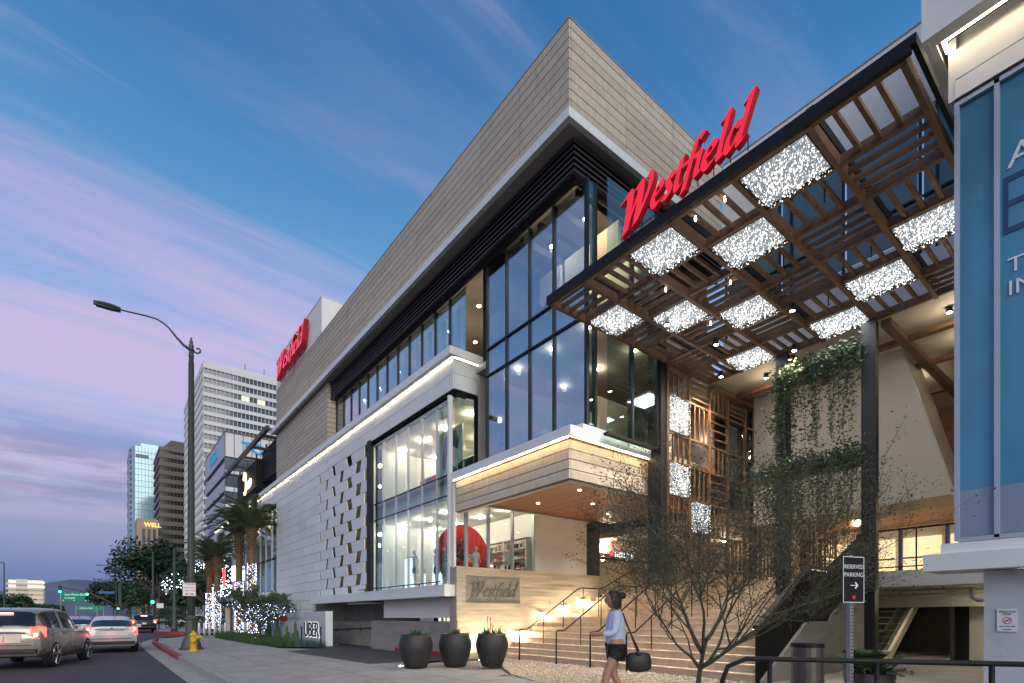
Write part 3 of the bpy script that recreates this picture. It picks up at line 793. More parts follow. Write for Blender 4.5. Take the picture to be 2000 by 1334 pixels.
for (i, j) in sorted(LIT):
    light_curtain(((GX[i]+GX[i+1])/2, (GYc[j]+GYc[j+1])/2, CZ+.02), .90, GYc[j+1]-GYc[j]-.09, LAB[(i, j)])
# red word standing on the canopy edge
S1 = thing('canopy_sign', 'red script word Westfield standing on the black canopy edge', 'sign', (7.3, 4.9, CZ+.17))
sc1 = script_sign(S1, (7.22, 6.00, CZ+.29), 2.30, .10, '-X', 'red_sign', 'red_sign_side', .94)
for k in range(9):
    yv = 5.9 - k*.265
    MB().tube([(7.25, yv, CZ+.17), (7.25, yv, CZ+.36)], .008, 5).build('sign_post', 'black_metal', S1)

# ------------------------------------------------------------------ penthouse and its sign
PH = thing('roof_penthouse', 'plain pale box rising above the grey parapet at its far end', 'building', (FX, 25.8, 15.26))
for k, (y0, y1) in enumerate(((25.8, 28.6), (28.6, 31.4), (31.4, 34.06))): box('wall_panel', 'white_wall', PH, FX+.02, FX+.12, y0+.004, y1-.004, 15.262, 17.08)
box('side_wall', 'white_wall', PH, FX+.121, 12.5, 25.8, 25.9, 15.262, 17.08); box('roof', 'white_wall', PH, FX, 12.5, 25.78, 34.08, 17.085, 17.12)
S2 = thing('roof_sign', 'red script word Westfield on the pale rooftop box', 'sign', (8.3, 33, 15.4))
script_sign(S2, (8.28, 32.75, 15.58), 5.1, .26, '-X', 'red_sign', 'red_sign_side', .72)

# ------------------------------------------------------------------ board-formed sign wall
WL = thing('sign_wall', 'board-marked concrete wall with a carved name plaque beside the steps', 'wall', (8.47, 13.5, .1))
box('wall_core', 'grey_concrete', WL, FX, 14.8, 13.52, 13.86, .1, 2.96)
PX0, PX1, PZ0, PZ1 = 8.80, 10.95, 1.90, 2.67
z = .12; k = 0
while z < 2.93:
    h = min(rnd.choice((.10, .125, .125, .15)), 2.98 - z)
    xs = [FX]
    while xs[-1] < 14.8: xs.append(min(14.8, xs[-1] + rnd.uniform(1.3, 2.4)))
    if 14.8 - xs[-2] < .5: xs.pop(-2)
    for a, b in zip(xs[:-1], xs[1:]):
        spans = [(a, b)]
        if z + h > PZ0 and z < PZ1: spans = [(a, min(b, PX0))] if a < PX0 else []
        if z + h > PZ0 and z < PZ1 and b > PX1: spans.append((max(a, PX1), b))
        for p, q in spans:
            if q - p < .03: continue
            d = rnd.uniform(0, .018)
            box('board', 'board_concrete', WL, p+.001, q-.001, 13.485-d, 13.522, z+.001, z+h-.002)
    z += h
plq = box('plaque', 'plaque_stone', WL, PX0+.002, PX1-.002, 13.510, 13.53, PZ0+.002, PZ1-.01) if 'plaque_stone' in MATS else box('plaque', mat('plaque_stone', (.22, .205, .18), .8, n=(6, .3), bump=.5, bscale=40), WL, PX0+.002, PX1-.002, 13.508, 13.519, PZ0+.002, PZ1-.01)
mat('carved', (.06, .055, .05), .85, n=(9, .3)); mat('carved_face', (.115, .105, .095), .85, n=(9, .35), bump=.4, bscale=50)
script_sign(WL, (8.98, 13.50, 2.10), 1.85, .022, '-Y', 'carved_face', 'carved', .92)
box('coping', 'board_concrete', WL, FX-.004, 14.8, 13.47, 13.87, 2.962, 2.99)
# uplights in the ground at the wall foot
for k, (x, y) in enumerate(((6.2, 12.6), (7.7, 12.5), (8.95, 12.9), (9.75, 12.85), (10.35, 12.9), (11.0, 12.9))):
    u = thing('ground_uplight', ['small recessed ground light left of the black pots', 'small recessed ground light between the pots', 'recessed ground light behind the right-hand pot at the wall', 'recessed ground light at the wall right of the pots', 'recessed ground light at the wall foot, second from the steps', 'recessed ground light at the wall foot nearest the steps'][k], 'light', (x, y, .15))
    MB().lathe([(.085, 0), (.085, .012), (.06, .014)], (x, y, .15), 14).build('bezel', 'steel', u)
    MB().lathe([(.055, .013), (.055, .018)], (x, y, .15), 12).build('lens', 'downlight', u)
    if k > 1: lamp('uplight_lamp', 'SPOT', (x, y+.12, .18), 150, WARM, u, .04, rot=(R(180-10), 0, 0), spot=R(130))

# ------------------------------------------------------------------ steps
ST = thing('staircase', 'broad flight of pale stone steps rising beside the sign wall', 'stairs', (10.05, 9, .1))
SY0, SY1 = 5.1, 13.48
x = 10.05; z = .15; pts = []
for k in range(8):
    z1 = z + .1625; pts.append((x, z1)); x += .281; z = z1
land0 = x
box('landing', 'step_stone', ST, land0 - .281 + .001, 13.35, SY0, SY1, z - .06, z - .001)
for i, (a, zz) in enumerate(pts):
    for y0, y1 in ((SY0, 7.2), (7.2, 9.3), (9.3, 11.4), (11.4, SY1)):
        box('step', 'step_stone', ST, a + .018, a + .30, y0+.003, y1-.003, zz - .163, zz - .035); box('tread', 'step_stone', ST, a, a + .30, y0+.002, y1-.002, zz - .035, zz)
zl = z; x = 13.35; p2 = []
for k in range(8):
    z1 = z + .144; p2.append((x, z1)); x += .315; z = z1
for i, (a, zz) in enumerate(p2):
    for y0, y1 in ((SY0, 7.2), (7.2, 9.3), (9.3, 11.4), (11.4, SY1)):
        box('step', 'step_stone', ST, a + .018, a + .33, y0+.003, y1-.003, zz - .145, zz - .035); box('tread', 'step_stone', ST, a, a + .33, y0+.002, y1-.002, zz - .035, zz)
box('stair_body', 'grey_concrete', ST, 10.12, 15.8, SY0+.05, SY1, .05, .2)
pr = [(10.06, .1)] + [(a + .05, zz - .1) for a, zz in pts] + [(13.3, zl - .1)] + [(a + .05, zz - .1) for a, zz in p2] + [(15.86, 2.5), (15.86, .1)]
MB().prism(pr, 1, SY0 - .14, SY0 - .01).build('stringer', 'grey_concrete', ST)
# handrails
def stair_z(x):
    if x < 10.05: return .15
    if x < 12.3: return .15 + (x - 10.05) * 1.3/2.25
    if x < 13.35: return 1.45
    return 1.45 + (x - 13.35) * 1.152/2.52
for k, yv in enumerate((12.1, 10.5, 9.24, 8.07)):
    t = thing('handrail', ['slim black handrail on the steps nearest the sign wall', 'slim black handrail on the steps, second from the sign wall', 'slim black handrail on the steps just left of the walking person', 'slim black handrail on the steps behind the walking person and bare tree'][k], 'handrail', (9.9, yv, .15), 'handrails of the entrance steps')
    path = [(9.80, yv, .15), (9.80, yv, 1.02), (9.83, yv, 1.07), (10.10, yv, 1.08)] + [(12.25, yv, 2.36), (12.45, yv, 2.40), (13.30, yv, 2.40), (13.55, yv, 2.47), (15.9, yv, 3.52), (16.3, yv, 3.53)]
    MB().tube(path, .021, 8).build('rail', 'black_metal', t, smooth=True)
    for xx, top in ((10.75, 1.46), (11.6, 1.97), (12.5, 2.40), (13.25, 2.40), (14.3, 2.81), (15.2, 3.21)):
        MB().tube([(xx, yv, stair_z(xx)-.05), (xx, yv, top)], .015, 6).build('post', 'black_metal', t)
# lights on the wall above the treads
for k, xx in enumerate((10.8, 11.9, 12.9, 13.9)):
    u = thing('step_light', ['hooded wall light low above the bottom steps', 'hooded wall light above the upper steps of the first flight', 'hooded wall light over the landing', 'hooded wall light above the second flight'][k], 'light', (xx, 13.4, stair_z(xx)+.32))
    zz = stair_z(xx) + .32
    box('hood', 'steel', u, xx-.12, xx+.12, 13.32, 13.465, zz+.06, zz+.075); box('lamp_body', 'downlight', u, xx-.06, xx+.06, 13.38, 13.46, zz-.02, zz+.055)
    lamp('step_lamp', 'POINT', (xx, 13.26, zz), 30, WARM, u, .05)
# dark slatted balustrade down the right side of the steps
BL = thing('balustrade', 'dark slatted metal balustrade with glowing rail along the right of the steps', 'balustrade', (10, 5.05, .15))
def rail_z(x): return max(stair_z(x), .15) + 1.06
n = 0; x = 10.0
while x < 15.9:
    box('slat', 'black_metal', BL, x, x + .022, 5.02, 5.07, stair_z(x) - .36 if x > 10.6 else .16, rail_z(x) - .02); x += .062
for a, b in ((9.98, 12.3), (12.3, 13.35), (13.35, 15.9)):
    za, zb = rail_z(a), rail_z(b)
    MB().prism([(a, za), (b, zb), (b, zb+.07), (a, za+.07)], 1, 4.98, 5.11).build('top_rail', 'black_metal', BL)
    MB().prism([(a, za-.025), (b, zb-.025), (b, zb-.008), (a, za-.008)], 1, 5.095, 5.107).build('rail_light', 'led_trim', BL)
# plaza and its guard
PZ = 2.6
struct('plaza_floor', MB().box(15.87, 40, 1.0, 30, 2.30, PZ), 'step_stone')
struct('plaza_floor_inner', MB().box(11.3, 15.869, 13.87, 30, 2.30, PZ), 'step_stone')
struct('lower_floor', MB().box(8.9, 40, -6, 4.95, -.1, .152), 'grey_concrete')
struct('lower_floor_inner', MB().box(15.9, 40, 4.951, 14, -.1, .15), 'grey_concrete')
GR = thing('plaza_guardrail', 'glass and black steel guardrail along the upper plaza edge', 'railing', (15.9, 3, PZ))
box('slab_edge', 'white_wall', GR, 15.80, 15.868, 1.0, 5.0, 2.22, 2.62)
MB().tube([(15.9, 5.1, 3.67), (15.9, .8, 3.67)], .028, 8).build('rail', 'black_metal', GR); MB().tube([(15.9, 5.1, 2.72), (15.9, .8, 2.72)], .018, 6).build('rail', 'black_metal', GR)
for yv in (5.0, 4.0, 3.05, 2.1): MB().tube([(15.9, yv, 2.6), (15.9, yv, 3.67)], .02, 6).build('post', 'black_metal', GR)
for a, b in ((4.0, 5.0), (3.05, 4.0), (2.1, 3.05), (1.0, 2.1)): box('pane', 'glass_clear', GR, 15.89, 15.90, a+.04, b-.04, 2.74, 3.62)
# ------------------------------------------------------------------ court behind the canopy
BB = thing('rear_block', 'pale upper storey with teal windows seen above the timber canopy', 'building', (15, 4, 8))
box('parapet', 'white_wall', BB, 14.98, 15.12, -8, 8.58, 13.25, 15.24); box('coping', 'soffit_taupe', BB, 14.96, 15.14, -8, 8.58, 15.245, 15.28)
box('floor_band', 'white_wall', BB, 14.98, 15.12, -8, 8.58, 8.1, 9.9)
mat('teal_window', (.05, .13, .16), .06, n=(.6, .25), spec=.9)
for k in range(10):
    y0 = 8.5 - k*1.6
    box('window', 'teal_window', BB, 15.04, 15.07, y0 - 1.54, y0 - .06, 10.4, 13.2)
    box('spandrel', 'white_wall', BB, 15.03, 15.08, y0 - 1.57, y0 - .03, 9.92, 10.36)
    box('mullion', 'mullion_dark', BB, 14.97, 15.03, y0 - .03, y0 + .03, 9.9, 13.24)
    if k % 2: box('mullion', 'mullion_dark', BB, 14.97, 15.03, y0 - .33, y0 - .29, 9.9, 13.24)
    box('transom', 'mullion_dark', BB, 14.985, 15.025, y0 - 1.56, y0 - .04, 11.2, 11.25)
# ceiling of the court
CT = thing('court_ceiling', 'warm white ceiling between dark beams behind the timber canopy', 'ceiling', (18, 5, 8.05))
mat('court_white', (.46, .42, .355), .6, n=(.8, .06))
for x0, x1 in ((13.37, 14.97), (14.97, 18.6), (18.6, 24), (24, 30)):
    for y0, y1 in ((-2, 1.9), (1.9, 5.0), (5.0, 8.58), (8.58, 16)): box('ceiling_panel', 'court_white', CT, x0+.01, x1-.01, y0+.01, y1-.01, 8.06, 8.10)
for x, y in ((14.2, 3.0), (14.2, 6.9), (15.8, 3.0), (17.6, 4.4), (17.4, 7.0), (20, 6), (20, 3)):
    d = MB().lathe([(.06, 0), (.06, .1), (.03, .12)], (x, y, 7.93), 10).build('ceiling_spot', 'black_metal', CT)
    MB().lathe([(.045, 0), (.045, .004)], (x, y, 7.925), 10).build('lens', 'downlight', d)
    lamp('spot_lamp', 'POINT', (x, y, 7.70), 8, WARM, d, .06)
# inclined white volume
IV = thing('inclined_wall', 'large glossy white wall with a slanting edge hanging above the plaza', 'wall', (15.5, 4.5, 4.4))
mat('gloss_white', (.56, .53, .47), .18, n=(.6, .03), coat=.3)
MB().prism([(3.22, 4.42), (7.9, 4.30), (7.9, 8.05), (4.20, 8.05)], 0, 15.5, 15.56).build('face', 'court_white', IV)
MB().prism([(3.20, 4.42), (3.26, 4.42), (4.24, 8.05), (4.18, 8.05)], 0, 15.56, 17.0).build('reveal', 'gloss_white', IV)
MB().prism([(3.26, 4.30), (7.9, 4.18), (7.9, 4.298), (3.26, 4.418)], 0, 15.5, 17.0).build('underside', 'court_white', IV)
# dark posts, planting troughs
for k, (yv, lab) in enumerate(((4.15, 'tall dark steel column carrying the canopy, right of the vines'), (6.0, 'tall dark steel column left of the hanging vines'))):
    t = thing('canopy_column', lab, 'column', (13.3, yv, .15))
    box('shaft', 'black_metal', t, 13.18, 13.42, yv-.10, yv+.10, .16 if k == 0 else 1.46, CZ-.02); box('base_plate', 'steel', t, 13.08, 13.52, yv-.2, yv+.2, .155 if k == 0 else 1.452, .19 if k == 0 else 1.48)
    box('flange', 'black_metal', t, 13.12, 13.175, yv-.14, yv+.14, 2.0, CZ-.02)
mat('leaf', (.026, .058, .020), .5, n=(8, .45), var=.15); mat('leaf_dark', (.022, .05, .018), .55, n=(6, .5), var=.2); mat('leaf_grey', (.075, .10, .06), .6, n=(6, .4))
mat('trough', (.03, .028, .026), .6, n=(6, .3)); mat('twig', (.06, .045, .03), .8, n=(12, .3))
def leafs(mb, c, n, spread, size, rr, flat=.6):
    for k in range(n):
        p = Vector(c) + Vector((rr.gauss(0, spread[0]), rr.gauss(0, spread[1]), rr.gauss(0, spread[2])))
        a = Vector((rr.uniform(-1, 1), rr.uniform(-1, 1), rr.uniform(-flat, flat))).normalized()
        b = a.cross(Vector((rr.uniform(-1, 1), rr.uniform(-1, 1), rr.uniform(-1, 1)))).normalized()
        s = size * rr.uniform(.6, 1.3)
        mb.add([p - a*s, p + b*s*.42, p + a*s, p - b*s*.42], [(0, 1, 2, 3)])
for k, (z0, lab, y1) in enumerate(((7.12, 'upper dark planter trough overflowing with hanging vines', 6.05), (4.85, 'lower dark planter trough overflowing with hanging vines', 6.6))):
    t = thing('vine_planter', lab, 'planter', (13.3, 5.2, z0))
    box('trough', 'trough', t, 13.05, 13.55, 4.27, y1-.16 if k == 0 else y1, z0, z0+.27)
    rr = random.Random(40+k); m = MB(); tw = MB()
    yv = 4.35
    while yv < y1:
        leafs(m, (13.15, yv, z0+.26), 120, (.17, .10, .11), .05, rr)
        for q in range(5):
            L = rr.uniform(.3, 2.1) if rr.random() < .75 else rr.uniform(.1, .4)
            p = Vector((13.02 + rr.uniform(-.06, .05), yv + rr.uniform(-.1, .1), z0+.25)); line = [tuple(p)]
            for i in range(int(L/.09)):
                p = p + Vector((rr.uniform(-.012, .012), rr.uniform(-.02, .02), -.09)); line.append(tuple(p))
                leafs(m, p, 5, (.035, .045, .03), .04, rr)
            if len(line) > 1: tw.tube(line, .004, 4)
        yv += .13
    if k == 1:      # growth climbing the left-hand column between the troughs
        for q in range(260):
            zz = rr.uniform(2.2, 7.3); leafs(m, (13.16 + rr.gauss(0, .07), 6.0 + rr.gauss(0, .13), zz), 9, (.09, .12, .10), .05, rr)
        for q in range(5): tw.tube([(13.1 + rr.uniform(-.1, .1), 6.0 + rr.uniform(-.2, .2), zz) for zz in (1.6, 3.0, 4.4, 5.8, 7.2)], .008, 4)
    tag(m.build('foliage', 'leaf', t), kind='stuff'); tw.build('stems', 'twig', t)
# ------------------------------------------------------------------ timber screen and shopfronts on the court side
SR = thing('timber_screen', 'dark framed timber screen with slats and windows beside the glazed bay', 'screen', (11.5, 8.1, 2.6))
for k in range(12):
    x = 11.43 + .975*k
    box('upright', 'wood_beam', SR, x-.03, x+.03, 8.06, 8.14, PZ+.01, CZ-.03)
for zz in (2.75, 3.7, 4.58, 5.48, 6.22, 7.2, 7.8):
    for k in range(11):
        x = 11.43 + .975*k; box('crosspiece', 'wood_beam', SR, x+.031, x+.944, 8.07, 8.13, zz-.025, zz+.025)
levels = [2.75, 3.7, 4.58, 5.48, 6.22, 7.2, 7.8]
lit = {(0, 4), (0, 2), (1, 1)}
for k in range(11):
    for j in range(6):
        if (k, j) in lit: continue
        x0, x1 = 11.46 + .975*k, 11.46 + .975*(k+1) - .06; z0, z1 = levels[j]+.025, levels[j+1]-.025
        if k > 2 and j in (3, 4) or (k*5 + j*3) % 7 == 0: continue
        if (k + j) % 2:
            for q in range(1, 4): xv = x0 + (x1-x0)*q/4; box('slat', 'wood_beam', SR, xv-.02, xv+.02, 8.08, 8.12, z0, z1)
        else:
            for q in range(1, 4): zv = z0 + (z1-z0)*q/4; box('slat', 'wood_beam', SR, x0, x1, 8.08, 8.12, zv-.02, zv+.02)
box('end_post', 'black_metal', SR, 11.40, 11.62, 8.2, 8.4, 2.6, CZ)
for k in range(3): box('window', 'glass_clear', SR, 14.4 + k*1.9, 15.8 + k*1.9, 8.16, 8.17, 5.52, 7.15); box('window_post', 'black_metal', SR, 15.85 + k*1.9, 16.2 + k*1.9, 8.14, 8.24, 2.62, 7.8)
SCL = ['tall sparkling light panel in the timber screen, topmost of three', 'tall sparkling light panel in the timber screen, middle of three', 'tall sparkling light panel in the timber screen, lowest and furthest right']
for k, (i, j) in enumerate(((0, 4), (0, 2), (1, 1))):
    x0, x1, z0, z1 = 11.46 + .975*i, 11.46 + .975*(i+1) - .06, levels[j], levels[j+1]
    light_curtain(((x0+x1)/2, 8.07, (z0+z1)/2), x1-x0, z1-z0-.04, SCL[k], rot=(R(-90), 0, 0), e=10)
for o_ in (ca_me, cb_me, pl_me, fr_me): bpy.data.objects.remove(o_)
# warm shopfronts round the plaza
CW = thing('court_shops', 'lit shopfronts in warm wood at the back of the upper plaza', 'building', (22, 8, PZ))
box('back_wall', 'interior_warm', CW, 23.0, 23.1, .5, 20, PZ, 8.0)
box('side_wall', 'interior_warm', CW, 11.62, 23, 10.6, 10.7, 5.07, 8.0); box('side_wall', 'interior_warm', CW, 15.3, 23, 16.4, 16.5, PZ, 8.0)
box('upper_floor', 'court_white', CW, 16.6, 23, .5, 16.4, 4.75, 4.95)
for k in range(30): box('ceiling_board', 'wood_soffit', CW, 16.2 + k*.22, 16.2 + k*.22 + .205, .5, 8.0, 4.70, 4.72)
box('balcony_fascia', 'wood_soffit', CW, 16.3, 16.4, .5, 8.0, 4.42, 4.69)
for k in range(6):
    y0 = 1.0 + k*1.35
    box('shop_window', 'shop_glow', CW, 22.9, 22.95, y0, y0+1.1, PZ+.1, 4.3) if 'shop_glow' in MATS else box('shop_window', mat('shop_glow', (.8, .65, .45), .5, n=(3, .5), emit=(1, .72, .40), estr=.9), CW, 22.9, 22.95, y0, y0+1.1, PZ+.1, 4.3)
    box('shop_post', 'black_metal', CW, 22.8, 22.9, y0+1.12, y0+1.22, PZ, 4.6); box('shop_bar', 'black_metal', CW, 22.84, 22.88, y0, y0+1.1, 3.55, 3.6)
for x, y, e in ((18, 2.5, 22), (18, 6, 22), (21, 3, 34), (21, 7, 34), (17, 15, 34), (18, 13, 30), (21, 12, 30)):
    d = MB().lathe([(.07, 0), (.07, .02)], (x, y, 4.67), 10).build('ceiling_light', 'downlight', CW)
    lamp('ceiling_lamp', 'POINT', (x, y, 4.5), e, WARM, d, .08)
lamp('upper_lamp', 'POINT', (14.5, 9.0, 6.9), 5, WARM, CW, .1)
box('upper_timber', 'wood_soffit', CW, 17.6, 17.7, .5, 3.9, 4.96, 7.0); box('upper_rail', 'black_metal', CW, 17.0, 17.03, .5, 3.4, 5.5, 5.54)
box('upper_front', 'interior_dark', CW, 11.7, 23, 9.5, 9.6, 5.07, 8.0)
# department store doorway and its sign
DS = thing('store_entrance', 'warm lit department store entrance behind the bare tree', 'storefront', (16.5, 15, PZ))
box('portal', 'interior_warm', DS, 15.2, 19.5, 15.3, 15.4, 4.2, 5.0); box('door', 'glass_clear', DS, 15.6, 16.6, 15.45, 15.46, PZ, 4.15); box('door', 'glass_clear', DS, 16.7, 17.7, 15.45, 15.46, PZ, 4.15)
box('frame', 'steel', DS, 16.6, 16.7, 15.4, 15.5, PZ, 4.2); box('lit_band', 'shop_glow', DS, 15.3, 19.4, 15.25, 15.29, 4.86, 4.94)
emis('sign_white', (.92, .97, 1), 3.0); emis('sign_red', (1, .06, .08), 2.5)
star = [(.16*(1 if i % 2 == 0 else .42)*math.sin(i*math.pi/5), .16*(1 if i % 2 == 0 else .42)*math.cos(i*math.pi/5)) for i in range(10)]
MB().prism([(16.0 + a, 3.98 + b) for a, b in star], 1, 13.90, 13.93).build('star', 'sign_red', DS)
text('store_name', "macy's", (16.2, 13.93, 3.86), .44, '-Y', 'sign_white', DS, depth=.03)
box('sign_beam', 'black_metal', DS, 15.2, 18.4, 13.95, 14.05, 3.72, 3.80)
# lower level under the plaza: beams, pipes, escalator
UL = thing('undercroft', 'pale beamed undercroft with pipes beneath the upper plaza', 'building', (18, 4, .15))
mat('undercroft_paint', (.46, .44, .37), .7, n=(1.5, .12)); mat('dark_wall', (.10, .095, .085), .8, n=(1, .2))
box('deck', 'undercroft_paint', UL, 15.9, 30, -4, 12, 2.20, 2.29)
box('beam', 'undercroft_paint', UL, 17.2, 17.6, -3, 9, 1.72, 2.19); box('beam', 'undercroft_paint', UL, 20.5, 20.9, -3, 9, 1.9, 2.19)
box('wall', 'dark_wall', UL, 24, 24.1, -4, 12, .1, 2.2); box('wall', 'dark_wall', UL, 19.0, 24, 3.9, 4.0, .1, 2.2); box('wall', 'undercroft_paint', UL, 15.9, 30, 11.9, 12, .1, 2.2)
for yv in (2.9, 1.7): box('pillar', 'undercroft_paint', UL, 17.8, 18.2, yv, yv+.45, .15, 1.72)
box('door_frame', 'steel', UL, 18.9, 19.0, 2.2, 3.2, .15, 1.9)
for zz, yv in ((2.1, 3.2), (2.02, 2.6), (2.12, 1.9)): MB().tube([(16.3 + rnd.random(), 5.5, zz), (16.3 + rnd.random(), -1, zz)], .035, 8).build('pipe', 'undercroft_paint', UL)
MB().tube([(16.2, 3.0, 2.15), (16.2, 3.0, 1.92), (16.2, 2.9, 1.85), (16.2, 1.6, 1.83), (16.2, 1.5, 1.9)], .05, 8).build('pipe', 'steel', UL, smooth=True)
for yv in (4.6, 3.6, 2.4): MB().tube([(16.3, yv, 2.2), (16.3, yv-.3, 1.95)], .02, 6).build('pipe_bracket', 'steel', UL)
for (x, y, ln) in ((16.8, 2.2, .5), (16.9, 1.5, .4), (19.5, 4.9, .7), (17.9, 6.6, .5)):
    d = box('tube_light', 'led_trim', UL, x-.05, x+.05, y-ln/2, y+ln/2, 2.02, 2.08)
    lamp('tube_lamp', 'POINT', (x, y, 1.95), 24, (1, .9, .68), d, .1)
ES = thing('escalator', 'escalator with pale side panels climbing out of the undercroft', 'escalator', (18.6, 6.2, .15))
mat('escalator_side', (.62, .58, .48), .3, n=(2, .06))
for yv in (5.55, 6.95):
    MB().prism([(18.4, .15), (19.2, .15), (22.9, 2.3), (22.9, 3.1), (19.1, .98), (18.4, .98)], 1, yv, yv+.10).build('side_panel', 'glass_clear', ES)
    MB().prism([(18.4, .16), (19.2, .16), (22.9, 2.31), (22.9, 2.6), (19.15, .42), (18.4, .42)], 1, yv-.10, yv-.01).build('skirt', 'escalator_side', ES)
    MB().tube([(18.35, yv+.05, .6), (18.3, yv+.05, .85), (18.5, yv+.05, 1.0), (19.1, yv+.05, 1.02), (22.9, yv+.05, 3.14)], .045, 8).build('handrail', 'black_metal', ES, smooth=True)
for k in range(11):
    x = 19.0 + k*.36; zz = .18 + max(0, k)*.207
    box('tread', 'black_metal', ES, x, x+.38, 5.66, 6.92, zz - .18, zz); box('tread_edge', 'escalator_side', ES, x-.004, x+.012, 5.66, 6.92, zz+.001, zz+.014)
# ------------------------------------------------------------------ right-hand building
RB = thing('poster_building', 'pale building at the right with tall framed blue poster panels', 'building', (8.86, 0, 0))
mat('poster_blue', (.055, .23, .37), .35, n=(.35, .35), stretch=(1, 1, .5), dirt=(.3, (.10, .30, .43), .54), coat=.25)
mat('poster_pale', (.23, .29, .38), .4, n=(.5, .15), dirt=(.8, (.30, .34, .46), .55)); mat('frame_blue', (.36, .42, .50), .4, metal=.2)
mat('speckled_wall', (.50, .52, .56), .75, n=(2, .1), bump=.3, bscale=30, dirt=(14, (.22, .22, .24), .72))
def Rr(n, m, *c): return box(n, m, RB, *c)
Rr('wall_core', 'white_wall', 8.93, 12, -12, 1.79, 2.2, 9.9)
for y0, y1 in ((1.43, 1.78), (-.9, 1.395), (-4, -.95)):
    Rr('poster', 'poster_blue', 8.88, 8.9, y0, y1, 3.1, 8.14); Rr('poster_foot', 'poster_pale', 8.879, 8.9, y0, y1, 2.50, 3.099)
for y in (1.79, 1.40, -.92): Rr('frame_upright', 'frame_blue', 8.83, 8.92, y-.025, y+.025, 2.45, 8.2)
Rr('frame_rail', 'frame_blue', 8.83, 8.92, -6, 1.765, 2.43, 2.49); Rr('frame_rail', 'frame_blue', 8.83, 8.92, -6, 1.765, 8.145, 8.2)
Rr('shadow_gap', 'black_metal', 8.85, 8.93, -6, 1.80, 8.21, 8.25)
for z0, z1 in ((8.26, 8.5), (8.515, 8.9)): Rr('wall_panel', 'white_wall', 8.84, 8.928, -6, 1.81, z0, z1)
Rr('wall_return', 'white_wall', 8.85, 12, 1.8, 1.88, 8.26, 9.6)
Rr('eaves_fascia', 'white_wall', 8.36, 8.42, -8, 2.05, 8.88, 9.75); Rr('eaves_end', 'white_wall', 8.42, 12, 1.99, 2.05, 8.88, 9.75)
Rr('eaves_soffit', 'white_wall', 8.42, 8.56, -8, 1.99, 8.89, 8.93); Rr('eaves_soffit', 'white_wall', 8.56, 12, 1.94, 1.99, 8.89, 8.93)
Rr('light_slot', 'black_metal', 8.56, 8.70, -8, 1.938, 8.95, 8.98)
emis('slot_led', (1.0, .82, .58), 16)
Rr('slot_glow', 'slot_led', 8.60, 8.64, -8, 1.90, 8.925, 8.945); Rr('slot_glow', 'slot_led', 8.66, 8.83, 1.86, 1.90, 8.925, 8.945)
Rr('roof_wall', 'white_wall', 8.5, 12, -8, 1.95, 9.76, 11); Rr('sun_blocker', 'white_wall', 9.3, 30, -25, 1.7, 2.3, 16)  # second block is out of view, added to keep the sun off the court
Rr('ledge', 'white_metal', 8.80, 9.4, -8, 1.95, 2.29, 2.42); Rr('base_band', 'white_metal', 8.72, 9.5, -8, 2.12, 2.06, 2.285)
Rr('base_wall', 'speckled_wall', 9.05, 9.3, -8, 1.56, .15, 2.05)
text('poster_letter', 'A', (8.868, 1.31, 7.02), .40, '-X', mat('poster_white', (.62, .66, .72), .5, n=(4, .05)), RB, depth=.006)
for (y0, y1, z0, z1) in ((1.30, 1.34, 6.22, 6.93), (.3, 1.299, 6.86, 6.93), (.3, 1.299, 6.55, 6.62), (.3, 1.299, 6.22, 6.29)):
    Rr('poster_letter_stroke', mat('poster_navy', (.01, .06, .14), .5, n=(4, .1)), 8.87, 8.876, y0, y1, z0, z1)
text('poster_letter', 'TH', (8.868, 1.31, 5.72), .26, '-X', 'poster_white', RB, depth=.006); text('poster_letter', 'IM', (8.868, 1.31, 5.44), .26, '-X', 'poster_white', RB, depth=.006)
NS = thing('no_smoking_sign', 'small white BREATHE DEEP no-smoking notice on the pale wall', 'sign', (9.04, 1.3, 1.3))
mat('sign_plate', (.70, .72, .74), .5, n=(3, .04)); mat('ink_dark', (.06, .06, .07), .6); mat('ink_red', (.50, .03, .04), .5)
box('plate', 'sign_plate', NS, 9.03, 9.042, 1.235, 1.43, 1.265, 1.555)
for i, (tx, zz, sz, m) in enumerate((('BREATHE', 1.505, .038, 'ink_dark'), ('DEEP', 1.472, .038, 'ink_dark'), ('100% SMOKE FREE', 1.325, .019, 'ink_dark'), ('Westfield', 1.285, .022, 'ink_red'))):
    text('sign_line', tx, (9.028, 1.3325, zz), sz, '-X', m, NS, depth=.002, align='CENTER')
ring = MB()
for i in range(24):
    a0, a1 = 2*math.pi*i/24, 2*math.pi*(i+1)/24
    ring.add([(9.028, 1.3325+r*math.cos(a), 1.405+r*math.sin(a)) for r, a in ((.045, a0), (.045, a1), (.037, a1), (.037, a0))], [(0, 1, 2, 3)])
ring.add([(9.028, 1.3325+p, 1.405+q) for p, q in ((-.03, .024), (-.024, .03), (.03, -.024), (.024, -.03))], [(0, 1, 2, 3)])
ring.build('prohibition_mark', 'ink_red', NS); box('cigarette_mark', 'ink_dark', NS, 9.0275, 9.0295, 1.308, 1.357, 1.401, 1.409)
